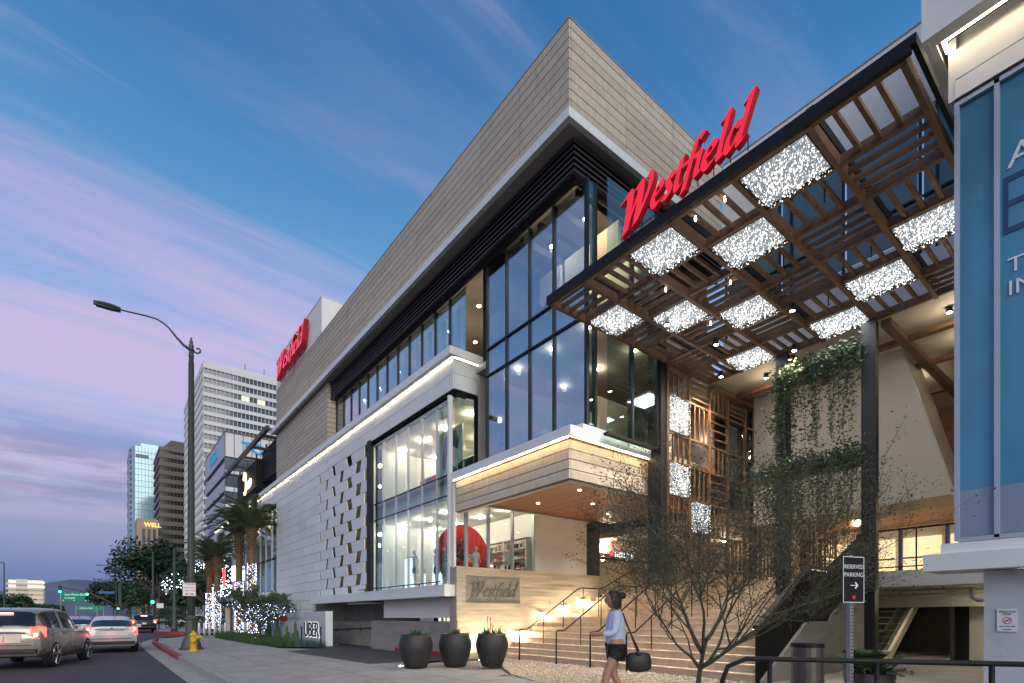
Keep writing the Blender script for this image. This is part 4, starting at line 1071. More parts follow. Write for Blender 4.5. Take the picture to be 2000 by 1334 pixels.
# ------------------------------------------------------------------ far end of the centre, beyond the plank wall
FE = thing('restaurant_wing', 'further wing of the centre with dark louvred top and trellis roof', 'building', (9, 35, 0))
def E_(n, m, *c): return box(n, m, FE, *c)
E_('wing_wall', 'white_wall', 9.9, 30, EY+.05, 56, .2, 9.5); E_('roof', 'interior_dark', 9.7, 24, EY+.05, 48, 13.3, 13.4)
E_('louvre_box', 'black_metal', 9.4, 24, EY+.02, 41.4, 11.25, 13.3); E_('louvre_box', 'black_metal', 9.0, 24, 41.41, 48, 10.9, 13.0)
for k in range(13):
    z = 11.3 + k*.155; E_('louvre_blade', 'louver_dark', 9.28, 9.39, EY+.03, 41.39, z, z+.07)
for k in range(13):
    z = 10.95 + k*.155; E_('louvre_blade', 'louver_dark', 8.88, 8.99, 41.3, 48, z, z+.07)
E_('parapet_cap', 'soffit_taupe', 9.2, 9.5, EY+.02, 41.39, 13.305, 13.36)
for k in range(7): E_('upper_pane', 'glass_blue', 9.62, 9.635, EY+.1+k*2.0, EY+2.04+k*2.0, 9.63, 11.2)
E_('upper_room', 'interior_white', 10.8, 10.9, EY+.1, 48, 9.6, 11.2)
# trellis roof
E_('trellis_beam', 'louver_dark', 7.95, 8.15, EY+.3, 48.5, 12.88, 13.16); E_('trellis_beam', 'louver_dark', 10.6, 10.8, EY+.3, 48.5, 13.42, 13.6)
for k in range(5): E_('trellis_rafter', 'louver_dark', 8.151, 10.6, 36 + k*2.9, 36.14 + k*2.9, 12.95, 13.12); E_('trellis_post', 'louver_dark', 8.98, 9.1, 36.02 + k*2.9, 36.12 + k*2.9, 13.12, 13.4)
# lit windows of the lower floors
for k in range(9):
    y0 = EY + .12 + k*1.55
    E_('pane', 'glass_clear', 8.62, 8.635, y0+.02, y0+1.51, 5.2, 8.2); E_('mullion', 'mullion_silver', 8.58, 8.66, y0+1.51, y0+1.55, 3.0, 8.3); E_('pane', 'glass_green', 8.62, 8.635, y0+.02, y0+1.51, 3.0, 5.05)
    E_('curtain', 'interior_warm', 9.0 + .12*(k % 2), 9.06 + .12*(k % 2), y0+.2, y0+1.4, 5.2, 8.2)
E_('floor_band', 'mullion_dark', 8.6, 8.7, EY+.1, 48.1, 5.06, 5.19); E_('head', 'black_metal', 8.6, 9.0, EY+.1, 56, 8.22, 8.42)
for y in (35.5, 38, 41, 44, 47):
    d = MB().lathe([(.06, 0), (.06, .02)], (8.85, y, 8.15), 8).build('window_lamp', 'downlight', FE); lamp('window_glow', 'POINT', (8.82, y, 7.6), 22, WARM, d, .1)
E_('sill', 'white_metal', 8.3, 8.7, EY+.1, 56, 2.75, 3.0)
for k in range(5): E_('door_bay', 'interior_dark', 8.75, 8.8, 35.2 + k*3.2, 37.4 + k*3.2, .25, 2.5); E_('door_pier', 'interior_warm', 8.55, 8.95, 37.45 + k*3.2, 38.3 + k*3.2, .25, 2.74)
for k in range(3):
    m = MB(); y0 = 36.2 + k*5
    m.prism([(y0, 2.42), (y0+2.4, 2.42), (y0+2.3, 2.62), (y0+1.2, 2.70), (y0+.1, 2.62)], 0, 7.7, 8.3); m.build('door_hood', 'soffit_taupe', FE)
emis('sign_amber', (1, .80, .50), 2.6)
RS = thing('restaurant_sign', 'glowing cream script sign on the dark louvred wing', 'sign', (8.8, 43, 11))
loop = [(8.78, 44.6 + .42*math.cos(a), 11.75 + .85*math.sin(a)) for a in [R(20 + 10*i) for i in range(30)]]
MB().tube(loop, .06, 6).build('loop_stroke', 'sign_amber', RS)
MB().tube([(8.78, 44.1, 11.2), (8.78, 43.9, 11.55), (8.78, 43.7, 11.2), (8.78, 43.5, 11.6), (8.78, 43.25, 11.2), (8.78, 43.05, 11.65), (8.78, 42.85, 11.25), (8.78, 42.6, 11.75)], .075, 6).build('script_stroke', 'sign_amber', RS)
SH = thing('shop_sign', 'small red and white glowing shop sign behind the palm trunks', 'sign', (8.4, 47, 4.2))
box('red_panel', 'sign_red', SH, 8.2, 8.3, 49.6, 50.3, 4.0, 5.6); box('bracket', 'black_metal', SH, 8.3, 8.6, 49.9, 50.0, 4.6, 4.7)
for k in range(3): MB().tube([(8.3, 46.8 - k*.5 + .16*math.cos(R(a)), 4.9 + .55*math.sin(R(a))) for a in range(30, 340, 20)], .05, 5).build('white_character', 'sign_white', SH)

# ------------------------------------------------------------------ towers
mat('tower_white', (.62, .62, .63), .6, n=(.15, .05)); mat('tower_glass', (.045, .075, .09), .08, n=(.1, .3), spec=.9, var=.3); mat('tower_bronze', (.11, .10, .09), .5, n=(.2, .1)); mat('tower_bronze_glass', (.03, .03, .032), .15, var=.2)
mat('tower_cyan', (.30, .46, .50), .12, n=(.05, .25), metal=.35, spec=.8); mat('tower_cyan_dark', (.05, .09, .12), .2, n=(.1, .3)); mat('tower_line', (.12, .2, .24), .4)  # tower_cyan: bright sky reflection put into the base colour
mat('tower_tan', (.34, .27, .20), .7, n=(.2, .12)); mat('tower_panel', (.42, .43, .52), .5, n=(.2, .06)); mat('brick_red', (.20, .06, .04), .8, n=(3, .3))
emis('window_lit', (1, .88, .68), .95)
def pane_mesh(name, w, h, face):
    m = MB()
    if face == '-Y': m.box(0, w, -.06, 0, 0, h)
    else: m.box(-.06, 0, 0, w, 0, h)
    o = m.build(name, 'tower_glass'); me = o.data; bpy.data.objects.remove(o); return me
def put(me, name, loc, root, m=None):
    o = bpy.data.objects.new(name, me); COL.objects.link(o); o.parent = root; o.location = Vector(loc) - Vector(root.location)
    if m:
        o.material_slots[0].link = 'OBJECT'; o.material_slots[0].material = MATS[m]
    return o
# white slab tower
WT = thing('white_tower', 'tall white office tower with dark ribbon windows', 'building', (29.4, 218.6, 0))
box('core', 'tower_glass', WT, 30.0, 75, 219.2, 275, 0, 94); box('parapet', 'tower_white', WT, 29.4, 75.2, 218.6, 275.2, 92.2, 94.8)
box('roof_house', 'tower_white', WT, 44, 66, 226, 240, 94.8, 98.2)
FH = 3.42; me_p = pane_mesh('window', 1.22, 1.95, '-Y'); me_q = pane_mesh('window', 1.5, 1.95, '-X'); rest = MB(); rest2 = MB()
rr = random.Random(3)
for k in range(27):
    zt = 92.2 - k*FH
    box('spandrel', 'tower_white', WT, 29.4, 75.2, 218.6, 219.3, zt - FH, zt - 2.05); box('spandrel', 'tower_white', WT, 29.4, 30.1, 219.301, 275.2, zt - FH, zt - 2.05)
    for c in range(33):
        x = 29.5 + c*1.385
        if k < 14 and c < 20:
            litm = 'window_lit' if (k == 2 and c in (9, 10, 13, 14) and True) or rr.random() < .012 else None
            put(me_p, 'window', (x+.08, 219.19, zt - 2.03), WT, litm)
        else: rest.box(x+.08, x+1.30, 219.13, 219.19, zt - 2.03, zt - .06)
        rest2.box(x-.075, x+.075, 218.66, 219.2, zt - 2.05, zt)
    for c in range(33):
        rest.box(29.93, 29.99, 219.6 + c*1.69, 219.6 + c*1.69 + 1.4, zt - 2.03, zt - .06)
        rest2.box(29.46, 30.0, 219.6 + c*1.69 - .2, 219.6 + c*1.69 - .08, zt - 2.05, zt)
tag(rest.build('far_windows', 'tower_glass', WT), kind='stuff'); tag(rest2.build('window_fins', 'tower_white', WT), kind='stuff')
for x in (45, 52, 60): MB().tube([(x, 228, 98), (x, 228, 101.5)], .12, 5).build('antenna', 'black_metal', WT)
# lower block with blue sign
TB = thing('sign_block', 'pale panelled office block carrying a blue TOCA sign near its roof', 'building', (20.6, 123.7, 0))
box('core', 'tower_glass', TB, 20.9, 48, 124.0, 150, 0, 40); box('roof_cap', 'tower_bronze', TB, 20.5, 48.1, 123.6, 150, 40.3, 40.6)
for c in range(16): box('facade_panel', 'tower_white', TB, 20.6 + c*1.72 + .06, 20.6 + (c+1)*1.72 - .06, 123.7, 124, 35.3, 40.29)
for c in range(16): box('facade_joint', 'tower_bronze', TB, 20.6 + c*1.72 - .06, 20.6 + c*1.72 + .06, 123.62, 123.99, 12, 40.25)
box('side_panel', 'tower_panel', TB, 20.55, 20.9, 124.0, 150, 35.3, 40.29)
box('brick_panel', 'brick_red', TB, 30.9, 33.6, 123.64, 123.7, 33, 38)
for k in range(9):
    z1 = 35.0 - k*3.5
    box('floor_band', 'tower_white', TB, 20.6, 48, 123.72, 124, z1 - 3.5, z1 - 2.6); box('floor_band', 'tower_panel', TB, 20.5, 20.9, 124.0, 150, z1 - 3.5, z1 - 1.0)
    for c in range(14): box('window', 'tower_glass', TB, 20.75 + c*1.72, 22.2 + c*1.72, 123.9, 123.98, z1 - 2.58, z1 - .05)
mat('sign_teal', (.01, .20, .42), .4, emit=(.02, .35, .65), estr=.25)
text('block_sign', 'TOCA', (23.7, 123.58, 36.8), 3.2, '-Y', 'sign_teal', TB, depth=.2, bold=.05); text('block_sign', 'TOCA', (20.45, 141.5, 36.6), 3.4, '-X', 'sign_teal', TB, depth=.2, bold=.05)
# bronze tower
BT = thing('bronze_tower', 'dark banded bronze office tower with hipped top', 'building', (22.4, 306, 0))
box('core', 'tower_bronze_glass', BT, 22.9, 58, 306.4, 340, 0, 83)
m = MB(); m.add([(24, 307.5, 84.6), (58, 307.5, 84.6), (58, 340, 84.6), (24, 340, 84.6), (28, 312, 90), (54, 312, 90), (54, 335, 90), (28, 335, 90)], [(0, 1, 5, 4), (1, 2, 6, 5), (2, 3, 7, 6), (3, 0, 4, 7), (4, 5, 6, 7)])
m.build('roof', 'tower_bronze', BT); box('cornice', 'tower_bronze', BT, 22.4, 58.2, 306, 340, 83, 84.6)
for k in range(20):
    z = 79.4 - k*4.15
    box('spandrel', 'tower_bronze', BT, 22.4, 58.2, 306, 306.41, z - .0, z + 2.15); box('spandrel', 'tower_bronze', BT, 22.4, 22.91, 306.411, 340, z, z + 2.15)
fins = MB()
for c in range(24): fins.box(22.5 + c*1.5 - .07, 22.5 + c*1.5 + .07, 305.9, 306.39, 0, 83)
tag(fins.build('window_fins', 'tower_bronze', BT), kind='stuff')
# glass tower
GT = thing('glass_tower', 'tallest pale cyan glass tower at the left of the skyline', 'building', (14.3, 402, 0))
MB().prism([(16.8, 400), (45, 400), (45, 440), (14.3, 440), (14.3, 408)], 2, 0, 108).build('curtain_wall', 'tower_cyan', GT)
box('crown', 'tower_cyan', GT, 20, 40, 402, 436, 108, 110.5); box('crown_recess', 'tower_cyan_dark', GT, 17.2, 24, 399.9, 399.99, 100.8, 103)
gl = MB()
for k in range(30): gl.box(16.8, 45, 399.9, 399.99, k*3.6, k*3.6+.22)
for c in range(16): gl.box(16.8 + c*1.75, 16.95 + c*1.75, 399.88, 399.98, 0, 108)
tag(gl.build('glazing_bars', 'tower_line', GT), kind='stuff')
dk = MB()
for k in range(30):
    for c in range(5): 
        if (k + c) % 2: dk.box(14.15, 14.28, 409 + c*6, 414 + c*6, k*3.6+.5, k*3.6+2.9)
        if c < 2: dk.add([(14.5 + c*1.1, 407.2 - c*3.2, k*3.6+.5 + (c % 2)*1.4), (15.4 + c*1.1, 404.4 - c*3.2, k*3.6+.5 + (c % 2)*1.4), (15.4 + c*1.1, 404.4 - c*3.2, k*3.6+2.5 + (c % 2)*1.4), (14.5 + c*1.1, 407.2 - c*3.2, k*3.6+2.5 + (c % 2)*1.4)], [(0, 1, 2, 3)])
tag(dk.build('balcony_recesses', 'tower_cyan_dark', GT), kind='stuff')
# bank block
WB = thing('bank_block', 'tan office block with dark window strips and glowing gold letters', 'building', (12.8, 288, 0))
box('core', 'tower_bronze_glass', WB, 13.2, 20.6, 288.5, 302, 0, 44.6); box('top', 'tower_tan', WB, 12.8, 20.8, 288, 303, 41.2, 45.8)
for k, x in enumerate((12.8, 16.0, 18.0, 20.0)): box('pier', 'tower_tan', WB, x, x + (2.0 if k == 0 else .8), 288, 288.6, 0, 41.19)
box('side_pier', 'tower_tan', WB, 12.8, 13.21, 288.61, 303, 0, 41.19)
text('bank_letters', 'WELL', (15.6, 287.9, 42.4), 2.5, '-Y', emis('sign_gold', (1, .55, .12), 1.6), WB, depth=.2, bold=.06)
# lit white block far left
FB = thing('lit_block', 'small lit white block with balconies far down the street', 'building', (-50, 515, 0))
mat('lit_block_wall', (.66, .62, .55), .7, n=(.2, .05))
box('stair_core', 'lit_block_wall', FB, -47, -41, 509, 530, 0, 28.5)
for k in range(7):
    z = 4 + k*3.4; box('balcony', 'lit_block_wall', FB, -52, -32, 507 if k % 2 else 507.6, 530, z, z+1.2)
    box('gallery', 'window_lit' if k in (5, 6) else 'lit_gallery', FB, -51, -33, 510, 530, z+1.2, z+3.4) if 'lit_gallery' in MATS else box('gallery', mat('lit_gallery', (.5, .45, .36), .6, emit=(1, .8, .5), estr=.22), FB, -51, -33, 510, 530, z+1.2, z+3.4)
# ------------------------------------------------------------------ street furniture
def tubes(root, name, m, pts, r, n=8, smooth=True): return MB().tube(pts, r, n).build(name, m, root, smooth=smooth)
# big ornamental lamp
LP = thing('street_lamp', 'tall dark green ornamental street lamp with long curved arm on the kerb', 'street lamp', (2.85, 24.3, .15))
MB().lathe([(.42, 0), (.42, .07), (.36, .10), (.34, .22), (.30, .34), (.24, .48), (.22, .60), (.24, .62), (.24, .68), (.21, .72), (.20, 1.18), (.235, 1.21), (.235, 1.27), (.16, 1.31), (.15, 1.36)], (2.85, 24.3, .15), 8).build('base', 'dark_green_pole', LP)
MB().lathe([(.135, 1.3), (.125, 3), (.085, 11.65), (.10, 11.67), (.10, 11.75), (.085, 11.77), (.085, 11.9)], (2.85, 24.3, .15), 16).build('shaft', 'dark_green_pole', LP, smooth=True)
for i in range(8):
    a = i*math.pi/4; MB().tube([(2.85 + .128*math.cos(a), 24.3 + .128*math.sin(a), 1.5), (2.85 + .088*math.cos(a), 24.3 + .088*math.sin(a), 11.6)], .012, 4).build('flute', 'dark_green_pole', LP)
MB().lathe([(.10, 11.9), (.12, 11.95), (.07, 12.02), (.10, 12.1), (.055, 12.2), (.07, 12.26), (.03, 12.34), (.045, 12.39), (.0, 12.46)], (2.85, 24.3, .15), 12).build('finial', 'dark_green_pole', LP, smooth=True)
tubes(LP, 'arm', 'dark_green_pole', [(2.85, 24.3, 12.07), (2.60, 24.3, 12.20), (2.36, 24.3, 12.42), (2.1, 24.3, 12.72), (1.94, 24.3, 12.83), (1.72, 24.3, 12.92), (1.45, 24.3, 12.93), (1.0, 24.3, 12.90), (.55, 24.3, 12.87)], [.06, .055, .045, .035, .034, .032, .03, .03, .03])
tubes(LP, 'scroll', 'dark_green_pole', [(2.92, 24.3, 12.05), (3.05, 24.3, 12.02), (3.15, 24.3, 12.08), (3.17, 24.3, 12.18), (3.10, 24.3, 12.24), (3.04, 24.3, 12.19)], .035)
hd = MB()
for i in range(9):
    t = i/8; w = .05 + .13*math.sin(math.pi*min(1, .15+t*.85))**.7; x = .60 - .80*t
    hd.v += [(x, 24.3 - w, 12.86), (x, 24.3 - w*.6, 12.93 + .02*math.sin(math.pi*t)), (x, 24.3 + w*.6, 12.93 + .02*math.sin(math.pi*t)), (x, 24.3 + w, 12.86), (x, 24.3 + w*.7, 12.80), (x, 24.3 - w*.7, 12.80)]
for i in range(8):
    for j in range(6): hd.f.append((i*6+j, i*6+(j+1) % 6, (i+1)*6+(j+1) % 6, (i+1)*6+j))
hd.f += [tuple(range(5, -1, -1)), tuple(range(48, 54))]
h_ = hd.build('lamp_head', 'dark_green_pole', LP, smooth=False)
box('lens', mat('lamp_lens', (.10, .10, .09), .3), h_, -.12, .40, 24.18, 24.42, 12.785, 12.797); MB().lathe([(.02, 0), (.02, .06)], (.1, 24.3, 12.95), 8).build('photocell', 'steel', h_)
NP = thing('no_stopping_sign', 'red and white no-stopping sign strapped to the big street lamp', 'sign', (2.77, 24.05, 2.2))
sp = MB().prism([(2.54, 2.28), (2.98, 2.28), (2.98, 2.80), (2.54, 2.80)], 1, 24.09, 24.10); sp.build('plate', 'sign_plate', NP)
text('sign_line', 'TOW-AWAY', (2.60, 24.085, 2.71), .085, '-Y', 'ink_red', NP, depth=.002); text('sign_line', 'NO STOPPING', (2.57, 24.085, 2.58), .072, '-Y', 'ink_red', NP, depth=.002); text('sign_line', 'ANY TIME', (2.60, 24.085, 2.46), .085, '-Y', 'ink_red', NP, depth=.002)
MB().prism([(2.60, 2.36), (2.68, 2.40), (2.68, 2.375), (2.84, 2.375), (2.84, 2.40), (2.92, 2.36), (2.84, 2.32), (2.84, 2.345), (2.68, 2.345), (2.68, 2.32)], 1, 24.083, 24.086).build('arrow', 'ink_red', NP)
MB().box(2.56, 2.96, 24.086, 24.089, 2.785, 2.795).build('border', 'ink_red', NP)
# hydrant
HY = thing('fire_hydrant', 'yellow fire hydrant on the footway corner', 'hydrant', (2.76, 22.9, .15))
mat('hydrant_yellow', (.55, .32, .03), .5, n=(8, .2), bump=.1, bscale=40, dirt=(5, (.30, .17, .04), .64))
MB().lathe([(.18, 0), (.18, .04), (.125, .05), (.12, .08), (.11, .42), (.13, .44), (.13, .48), (.115, .50), (.115, .58), (.14, .60), (.14, .63), (.11, .68), (.06, .72), (.035, .73), (.035, .78), (.0, .79)], (2.76, 22.9, .15), 16).build('barrel', 'hydrant_yellow', HY, smooth=True)
MB().tube([(2.76, 22.9, .68), (3.0, 22.84, .70)], [.07, .065], 10).build('side_outlet', 'hydrant_yellow', HY); MB().tube([(2.76, 22.9, .58), (2.72, 22.68, .58)], [.09, .085], 10).build('front_outlet', 'hydrant_yellow', HY)
MB().tube([(3.0, 22.84, .70), (3.04, 22.83, .70)], .05, 6).build('outlet_cap', 'hydrant_yellow', HY); MB().tube([(2.72, 22.68, .58), (2.715, 22.65, .58)], .07, 6).build('outlet_cap', 'hydrant_yellow', HY)
# distant poles and lamps
def arm_lamp(loc, h, arm, label, dirx=-1, curved=True, two=False):
    x, y, z = loc; t = thing('arm_lamp', label, 'street lamp', loc, 'street lamps down the road')
    MB().lathe([(.16, 0), (.16, .5), (.09, .6), (.06, h)], loc, 8).build('pole', 'dark_green_pole', t, smooth=True)
    tubes(t, 'arm', 'dark_green_pole', [(x, y, z+h-.4), (x + dirx*.1, y, z+h+.15), (x + dirx*.5, y, z+h+.55), (x + dirx*arm*.5, y, z+h+.75), (x + dirx*arm, y, z+h+.8)] if curved else [(x, y, z+h), (x + dirx*arm*.4, y, z+h+.1), (x + dirx*arm, y, z+h+.7)], .05, 6)
    MB().box(x + dirx*arm - .35, x + dirx*arm + .35, y-.14, y+.14, z+h+.72, z+h+.86).build('lamp_head', 'dark_green_pole', t)
    return t
arm_lamp((2.3, 92.5, .25), 7.6, 2.4, 'curved-arm lamp on the traffic signal corner down the street'); arm_lamp((2.4, 125, .25), 9.0, 2.6, 'slender lamp down the street just behind the signal corner', curved=False); arm_lamp((2.4, 152, .25), 9.0, 2.6, 'furthest slender lamp along the right-hand kerb', curved=False)
arm_lamp((-10.0, 96, .0), 8.6, 2.2, 'slender lamp at the left edge of the picture', curved=False)
def pole(name, loc, h, r, label, cat='pole'):
    t = thing(name, label, cat, loc)
    MB().lathe([(r*2.4, 0), (r*2.4, .35), (r*1.3, .5), (r, h)], loc, 10).build('shaft', 'dark_green_pole', t, smooth=True); MB().lathe([(r*3, 0), (r*3, .08)], loc, 8).build('base', 'dark_green_pole', t); return t
pl = pole('lamp_pole', (4.7, 72, .25), 8.6, .09, 'plain dark pole in front of the big round tree, with a green signal'); pole('lamp_pole', (4.75, 50.6, .25), 6.8, .10, 'plain dark pole standing left of the palm trunks')
emis('signal_green', (.05, 1.0, .62), 5); mat('signal_box', (.015, .017, .016), .5)
def signal(loc, root=None, label=None, s=1.0, up=True):
    x, y, z = loc
    t = root or thing('traffic_signal', label, 'traffic light', loc)
    b_ = MB().box(x-.17*s, x+.17*s, y-.12, y+.12, z-.52*s, z+.52*s).build('signal_head', 'signal_box', t)
    for k in range(3):
        MB().tube([(x, y-.12, z+(.33-.33*k)*s), (x, y-.30, z+(.33-.33*k)*s)], .13*s, 10).build('visor', 'signal_box', b_) if k < 2 else None
    MB().tube([(x, y-.125, z-.33*s), (x, y-.14, z-.33*s)], .16*s, 12).build('green_lens', 'signal_green', b_)
    return t
TS = thing('signal_mast', 'long traffic signal arm with two green lights over the road', 'traffic light', (2.2, 93.7, .25))
MB().lathe([(.25, 0), (.18, .3), (.14, 6)], (2.2, 93.7, .25), 10).build('pole', 'dark_green_pole', TS, smooth=True)
tubes(TS, 'mast_arm', 'dark_green_pole', [(2.2, 93.7, 2.6), (1.0, 93.9, 3.6), (-.8, 94.2, 4.6), (-2.5, 94.5, 5.2), (-4.6, 95, 5.6)], [.11, .10, .09, .07, .05], 8)
signal((-4.35, 94.9, 5.25), TS); signal((-1.45, 94.2, 4.95), TS); signal((2.0, 93.4, 2.9), TS, s=.8)
box('name_plate', mat('street_blue', (.03, .10, .28), .5), TS, -.2, 1.6, 93.9, 93.95, 4.75, 5.1)
signal((4.62, 71.6, 3.5), pl, s=1.1)
signal((-9.6, 95, 2.6), None, 'green traffic light low at the left edge of the picture')
emis('signal_green_dim', (.05, 1.0, .62), 3)
GS = thing('overhead_sign', 'wide green overhead direction sign over the carriageway', 'sign', (-3.6, 151.5, 0))
mat('sign_green', (.005, .16, .09), .5, n=(.6, .1), emit=(.0, .5, .3), estr=.12); emis('sign_text', (.85, .95, .9), .8)
MB().add([(-6.9, 154.3, 4.95), (-.5, 149.3, 4.95), (-.5, 149.3, 7.0), (-6.9, 154.3, 7.0), (-6.85, 154.4, 4.95), (-.45, 149.4, 4.95), (-.45, 149.4, 7.0), (-6.85, 154.4, 7.0)], [(0, 1, 2, 3), (7, 6, 5, 4), (0, 4, 5, 1), (3, 2, 6, 7), (0, 3, 7, 4), (1, 5, 6, 2)]).build('panel', 'sign_green', GS)
sa = math.atan2(-5.0, 6.4)
text('sign_line', 'Santa Monica Blvd', (-6.3, 153.7, 6.25), .62, (R(90), 0, sa), 'sign_text', GS, depth=.01); text('sign_line', 'Los Angeles', (-6.3, 153.7, 5.55), .5, (R(90), 0, sa), 'sign_text', GS, depth=.01); text('sign_line', 'Century', (-2.6, 150.8, 5.55), .5, (R(90), 0, sa), 'sign_text', GS, depth=.01)
for x, y in ((-6.9, 154.4), (-.5, 149.4)): MB().tube([(x, y, 0), (x, y, 7.1)], .15, 8).build('post', 'steel', GS)
for k, tt in enumerate((.06, .36, .68)): MB().octa((-6.9 + 6.4*tt, 154.2 - 5*tt, 5.15), .11).build('sign_lamp', 'sign_text', GS)
GS2 = thing('overhead_sign', 'smaller green overhead sign further down the road', 'sign', (-2.5, 218, 0))
box('panel', 'sign_green', GS2, -6.0, .8, 218, 218.1, 3.6, 5.0); text('sign_line', 'Wilshire Blvd', (-5.2, 217.9, 4.1), .6, '-Y', 'sign_text', GS2, depth=.01)
for x in (-6.1, .9): MB().tube([(x, 218.2, 0), (x, 218.2, 5.2)], .15, 8).build('post', 'steel', GS2)
# gooseneck lantern and its plate
GL = thing('gooseneck_lantern', 'small gooseneck lantern post with a pale notice plate', 'street lamp', (4.4, 60, .25))
tubes(GL, 'post', 'dark_green_pole', [(4.4, 60, .25), (4.4, 60, 4.0), (4.45, 60, 4.4), (4.7, 59.9, 4.65), (4.95, 59.8, 4.5), (5.0, 59.8, 4.2)], .05, 8)
MB().lathe([(.03, .3), (.12, .25), (.2, 0), (.12, -.2), (.0, -.26)], (5.0, 59.8, 3.9), 10).build('lantern', mat('lantern_glass', (.35, .38, .38), .3), GL, smooth=True); box('plate', 'sign_plate', GL, 4.2, 4.75, 59.85, 59.88, 2.3, 2.75)
# Uber wall
UB = thing('uber_sign_wall', 'low pale grey sign wall with raised UBER lettering in the planted bed', 'sign', (7.55, 22.05, .2))
mat('sign_stone', (.46, .47, .50), .6, n=(2, .06))
box('tall_panel', 'sign_stone', UB, 7.55, 7.84, 22.05, 25.3, .2, 1.69, bevel=.01); box('end_face', 'white_metal', UB, 7.552, 7.85, 21.99, 22.045, .2, 1.70); box('low_wall', 'sign_stone', UB, 7.60, 7.82, 25.305, 33.5, .2, 1.20)
text('raised_letters', 'UBER', (7.53, 24.92, .56), .95, '-X', 'ink_dark', UB, depth=.04, bold=.006, space=.92); 
text('letter_glow', 'UBER', (7.546, 24.915, .555), .95, '-X', emis('letter_halo', (1, 1, 1), 1.1), UB, depth=.006, bold=.030, space=.92)
UB.location.y += .45
# white picket bollards by the far footway
for k in range(6): 
    t = tag(MB().lathe([(.075, 0), (.075, .78), (.06, .84), (.0, .86)], (5.95 + k*.0, 40.4 + k*.0, .15), 10).build('bollard', 'white_metal', smooth=True), ['white bollard, first from the left in the row before the palms', 'white bollard, second from the left in the row before the palms', 'white bollard, third from the left in the row before the palms', 'white bollard, fourth from the left in the row before the palms', 'white bollard, fifth from the left in the row before the palms', 'white bollard nearest the planted bed in the row before the palms'][k], 'bollard', 'white bollards')
    t.location = (-.55 + k*.28, 1.6 - k*.25, .05)
for k, (x, y) in enumerate(((6.9, 23.6), (7.3, 20.9 + 1.4))):
    t = thing('path_bollard', ['slim dark bollard light in front of the low sign wall', 'slim dark bollard light in front of the first sign letter'][k], 'light', (x, y, .2))
    MB().lathe([(.03, 0), (.03, .85)], (x, y, .2), 8).build('stem', 'black_metal', t); MB().lathe([(.035, .85), (.035, .91), (.0, .93)], (x, y, .2), 8).build('cap', 'steel', t)
# parking sign
PS = thing('parking_sign', 'black RESERVED PARKING arrow sign on a perforated steel post', 'sign', (6.2, 2.12, .15))
MB().box(6.19, 6.235, 2.10, 2.145, .15, 2.10).build('post', 'steel', PS)
for k in range(46): MB().box(6.184, 6.189, 2.113, 2.132, .2 + k*.036, .214 + k*.036).build('post_hole', 'ink_dark', PS)
box('plate', 'black_metal', PS, 6.170, 6.182, 1.975, 2.27, 1.60, 2.08)
for a in ((1.975, 1.982, 1.60, 2.08), (2.263, 2.27, 1.60, 2.08), (1.983, 2.262, 1.60, 1.607), (1.983, 2.262, 2.073, 2.08)): MB().box(6.166, 6.1695, a[0], a[1], a[2], a[3]).build('border', 'sign_plate', PS)
text('sign_line', 'RESERVED', (6.166, 2.122, 1.955), .060, '-X', 'sign_plate', PS, depth=.002, align='CENTER'); text('sign_line', 'PARKING', (6.166, 2.122, 1.870), .064, '-X', 'sign_plate', PS, depth=.002, align='CENTER')
MB().prism([(2.17, 1.776), (2.09, 1.776), (2.11, 1.752), (2.098, 1.742), (2.06, 1.780), (2.098, 1.818), (2.11, 1.808), (2.09, 1.784), (2.17, 1.784)], 0, 6.164, 6.167).build('arrow', 'sign_plate', PS)
MB().tube([(6.1645, 2.122, 1.655), (6.168, 2.122, 1.655)], .022, 10).build('badge', 'ink_red', PS)
PS.rotation_euler = (0, 0, R(70))
# foreground pipe rail
FR = thing('pipe_rail', 'black pipe railing with rounded end in the right foreground', 'railing', (5.4, 1.8, .15))
a = Vector((4.76, 2.74, 0)); b = Vector((6.9, -.3, 0)); dv = (b-a).normalized()
def on(t, z): p = a + dv*t; return (p.x, p.y, z)
tubes(FR, 'top_rail', 'black_metal', [on(.75, .62), on(.25, .62), on(.08, .68), on(0, .82), on(.05, .97), on(.22, 1.05), on(3.7, 1.05)], .024); tubes(FR, 'lower_rail', 'black_metal', [on(.3, .62), on(3.7, .62)], .018)
for t in (.42, 1.3, 2.15, 3.0): tubes(FR, 'post', 'black_metal', [on(t, .14), on(t, 1.04)], .022)
# litter bin
TBn = thing('litter_bin', 'dark cylindrical litter bin at the foot of the balustrade', 'bin', (8.5, 3.5, .15))
MB().lathe([(.24, 0), (.24, .05), (.225, .06), (.225, .84)], (8.5, 3.5, .15), 20).build('drum', 'steel_dark', TBn, smooth=False) if 'steel_dark' in MATS else MB().lathe([(.24, 0), (.24, .05), (.225, .06), (.225, .84)], (8.5, 3.5, .15), 20).build('drum', mat('steel_dark', (.10, .09, .085), .4, metal=.6, n=(5, .2)), TBn)
MB().lathe([(.235, .84), (.235, .90), (.12, .90), (.12, .86)], (8.5, 3.5, .15), 20).build('rim', 'black_metal', TBn)
UC = thing('utility_cover', 'dark round utility cover set in the footway before the pots', 'cover', (7.1, 9.2, .15))
MB().lathe([(.17, 0), (.17, .006), (.155, .007)], (7.1, 9.2, .149), 20).build('lid', 'steel_dark', UC); MB().lathe([(.20, 0), (.20, .004)], (7.1, 9.2, .149), 20).build('ring', 'kerb_concrete', UC)
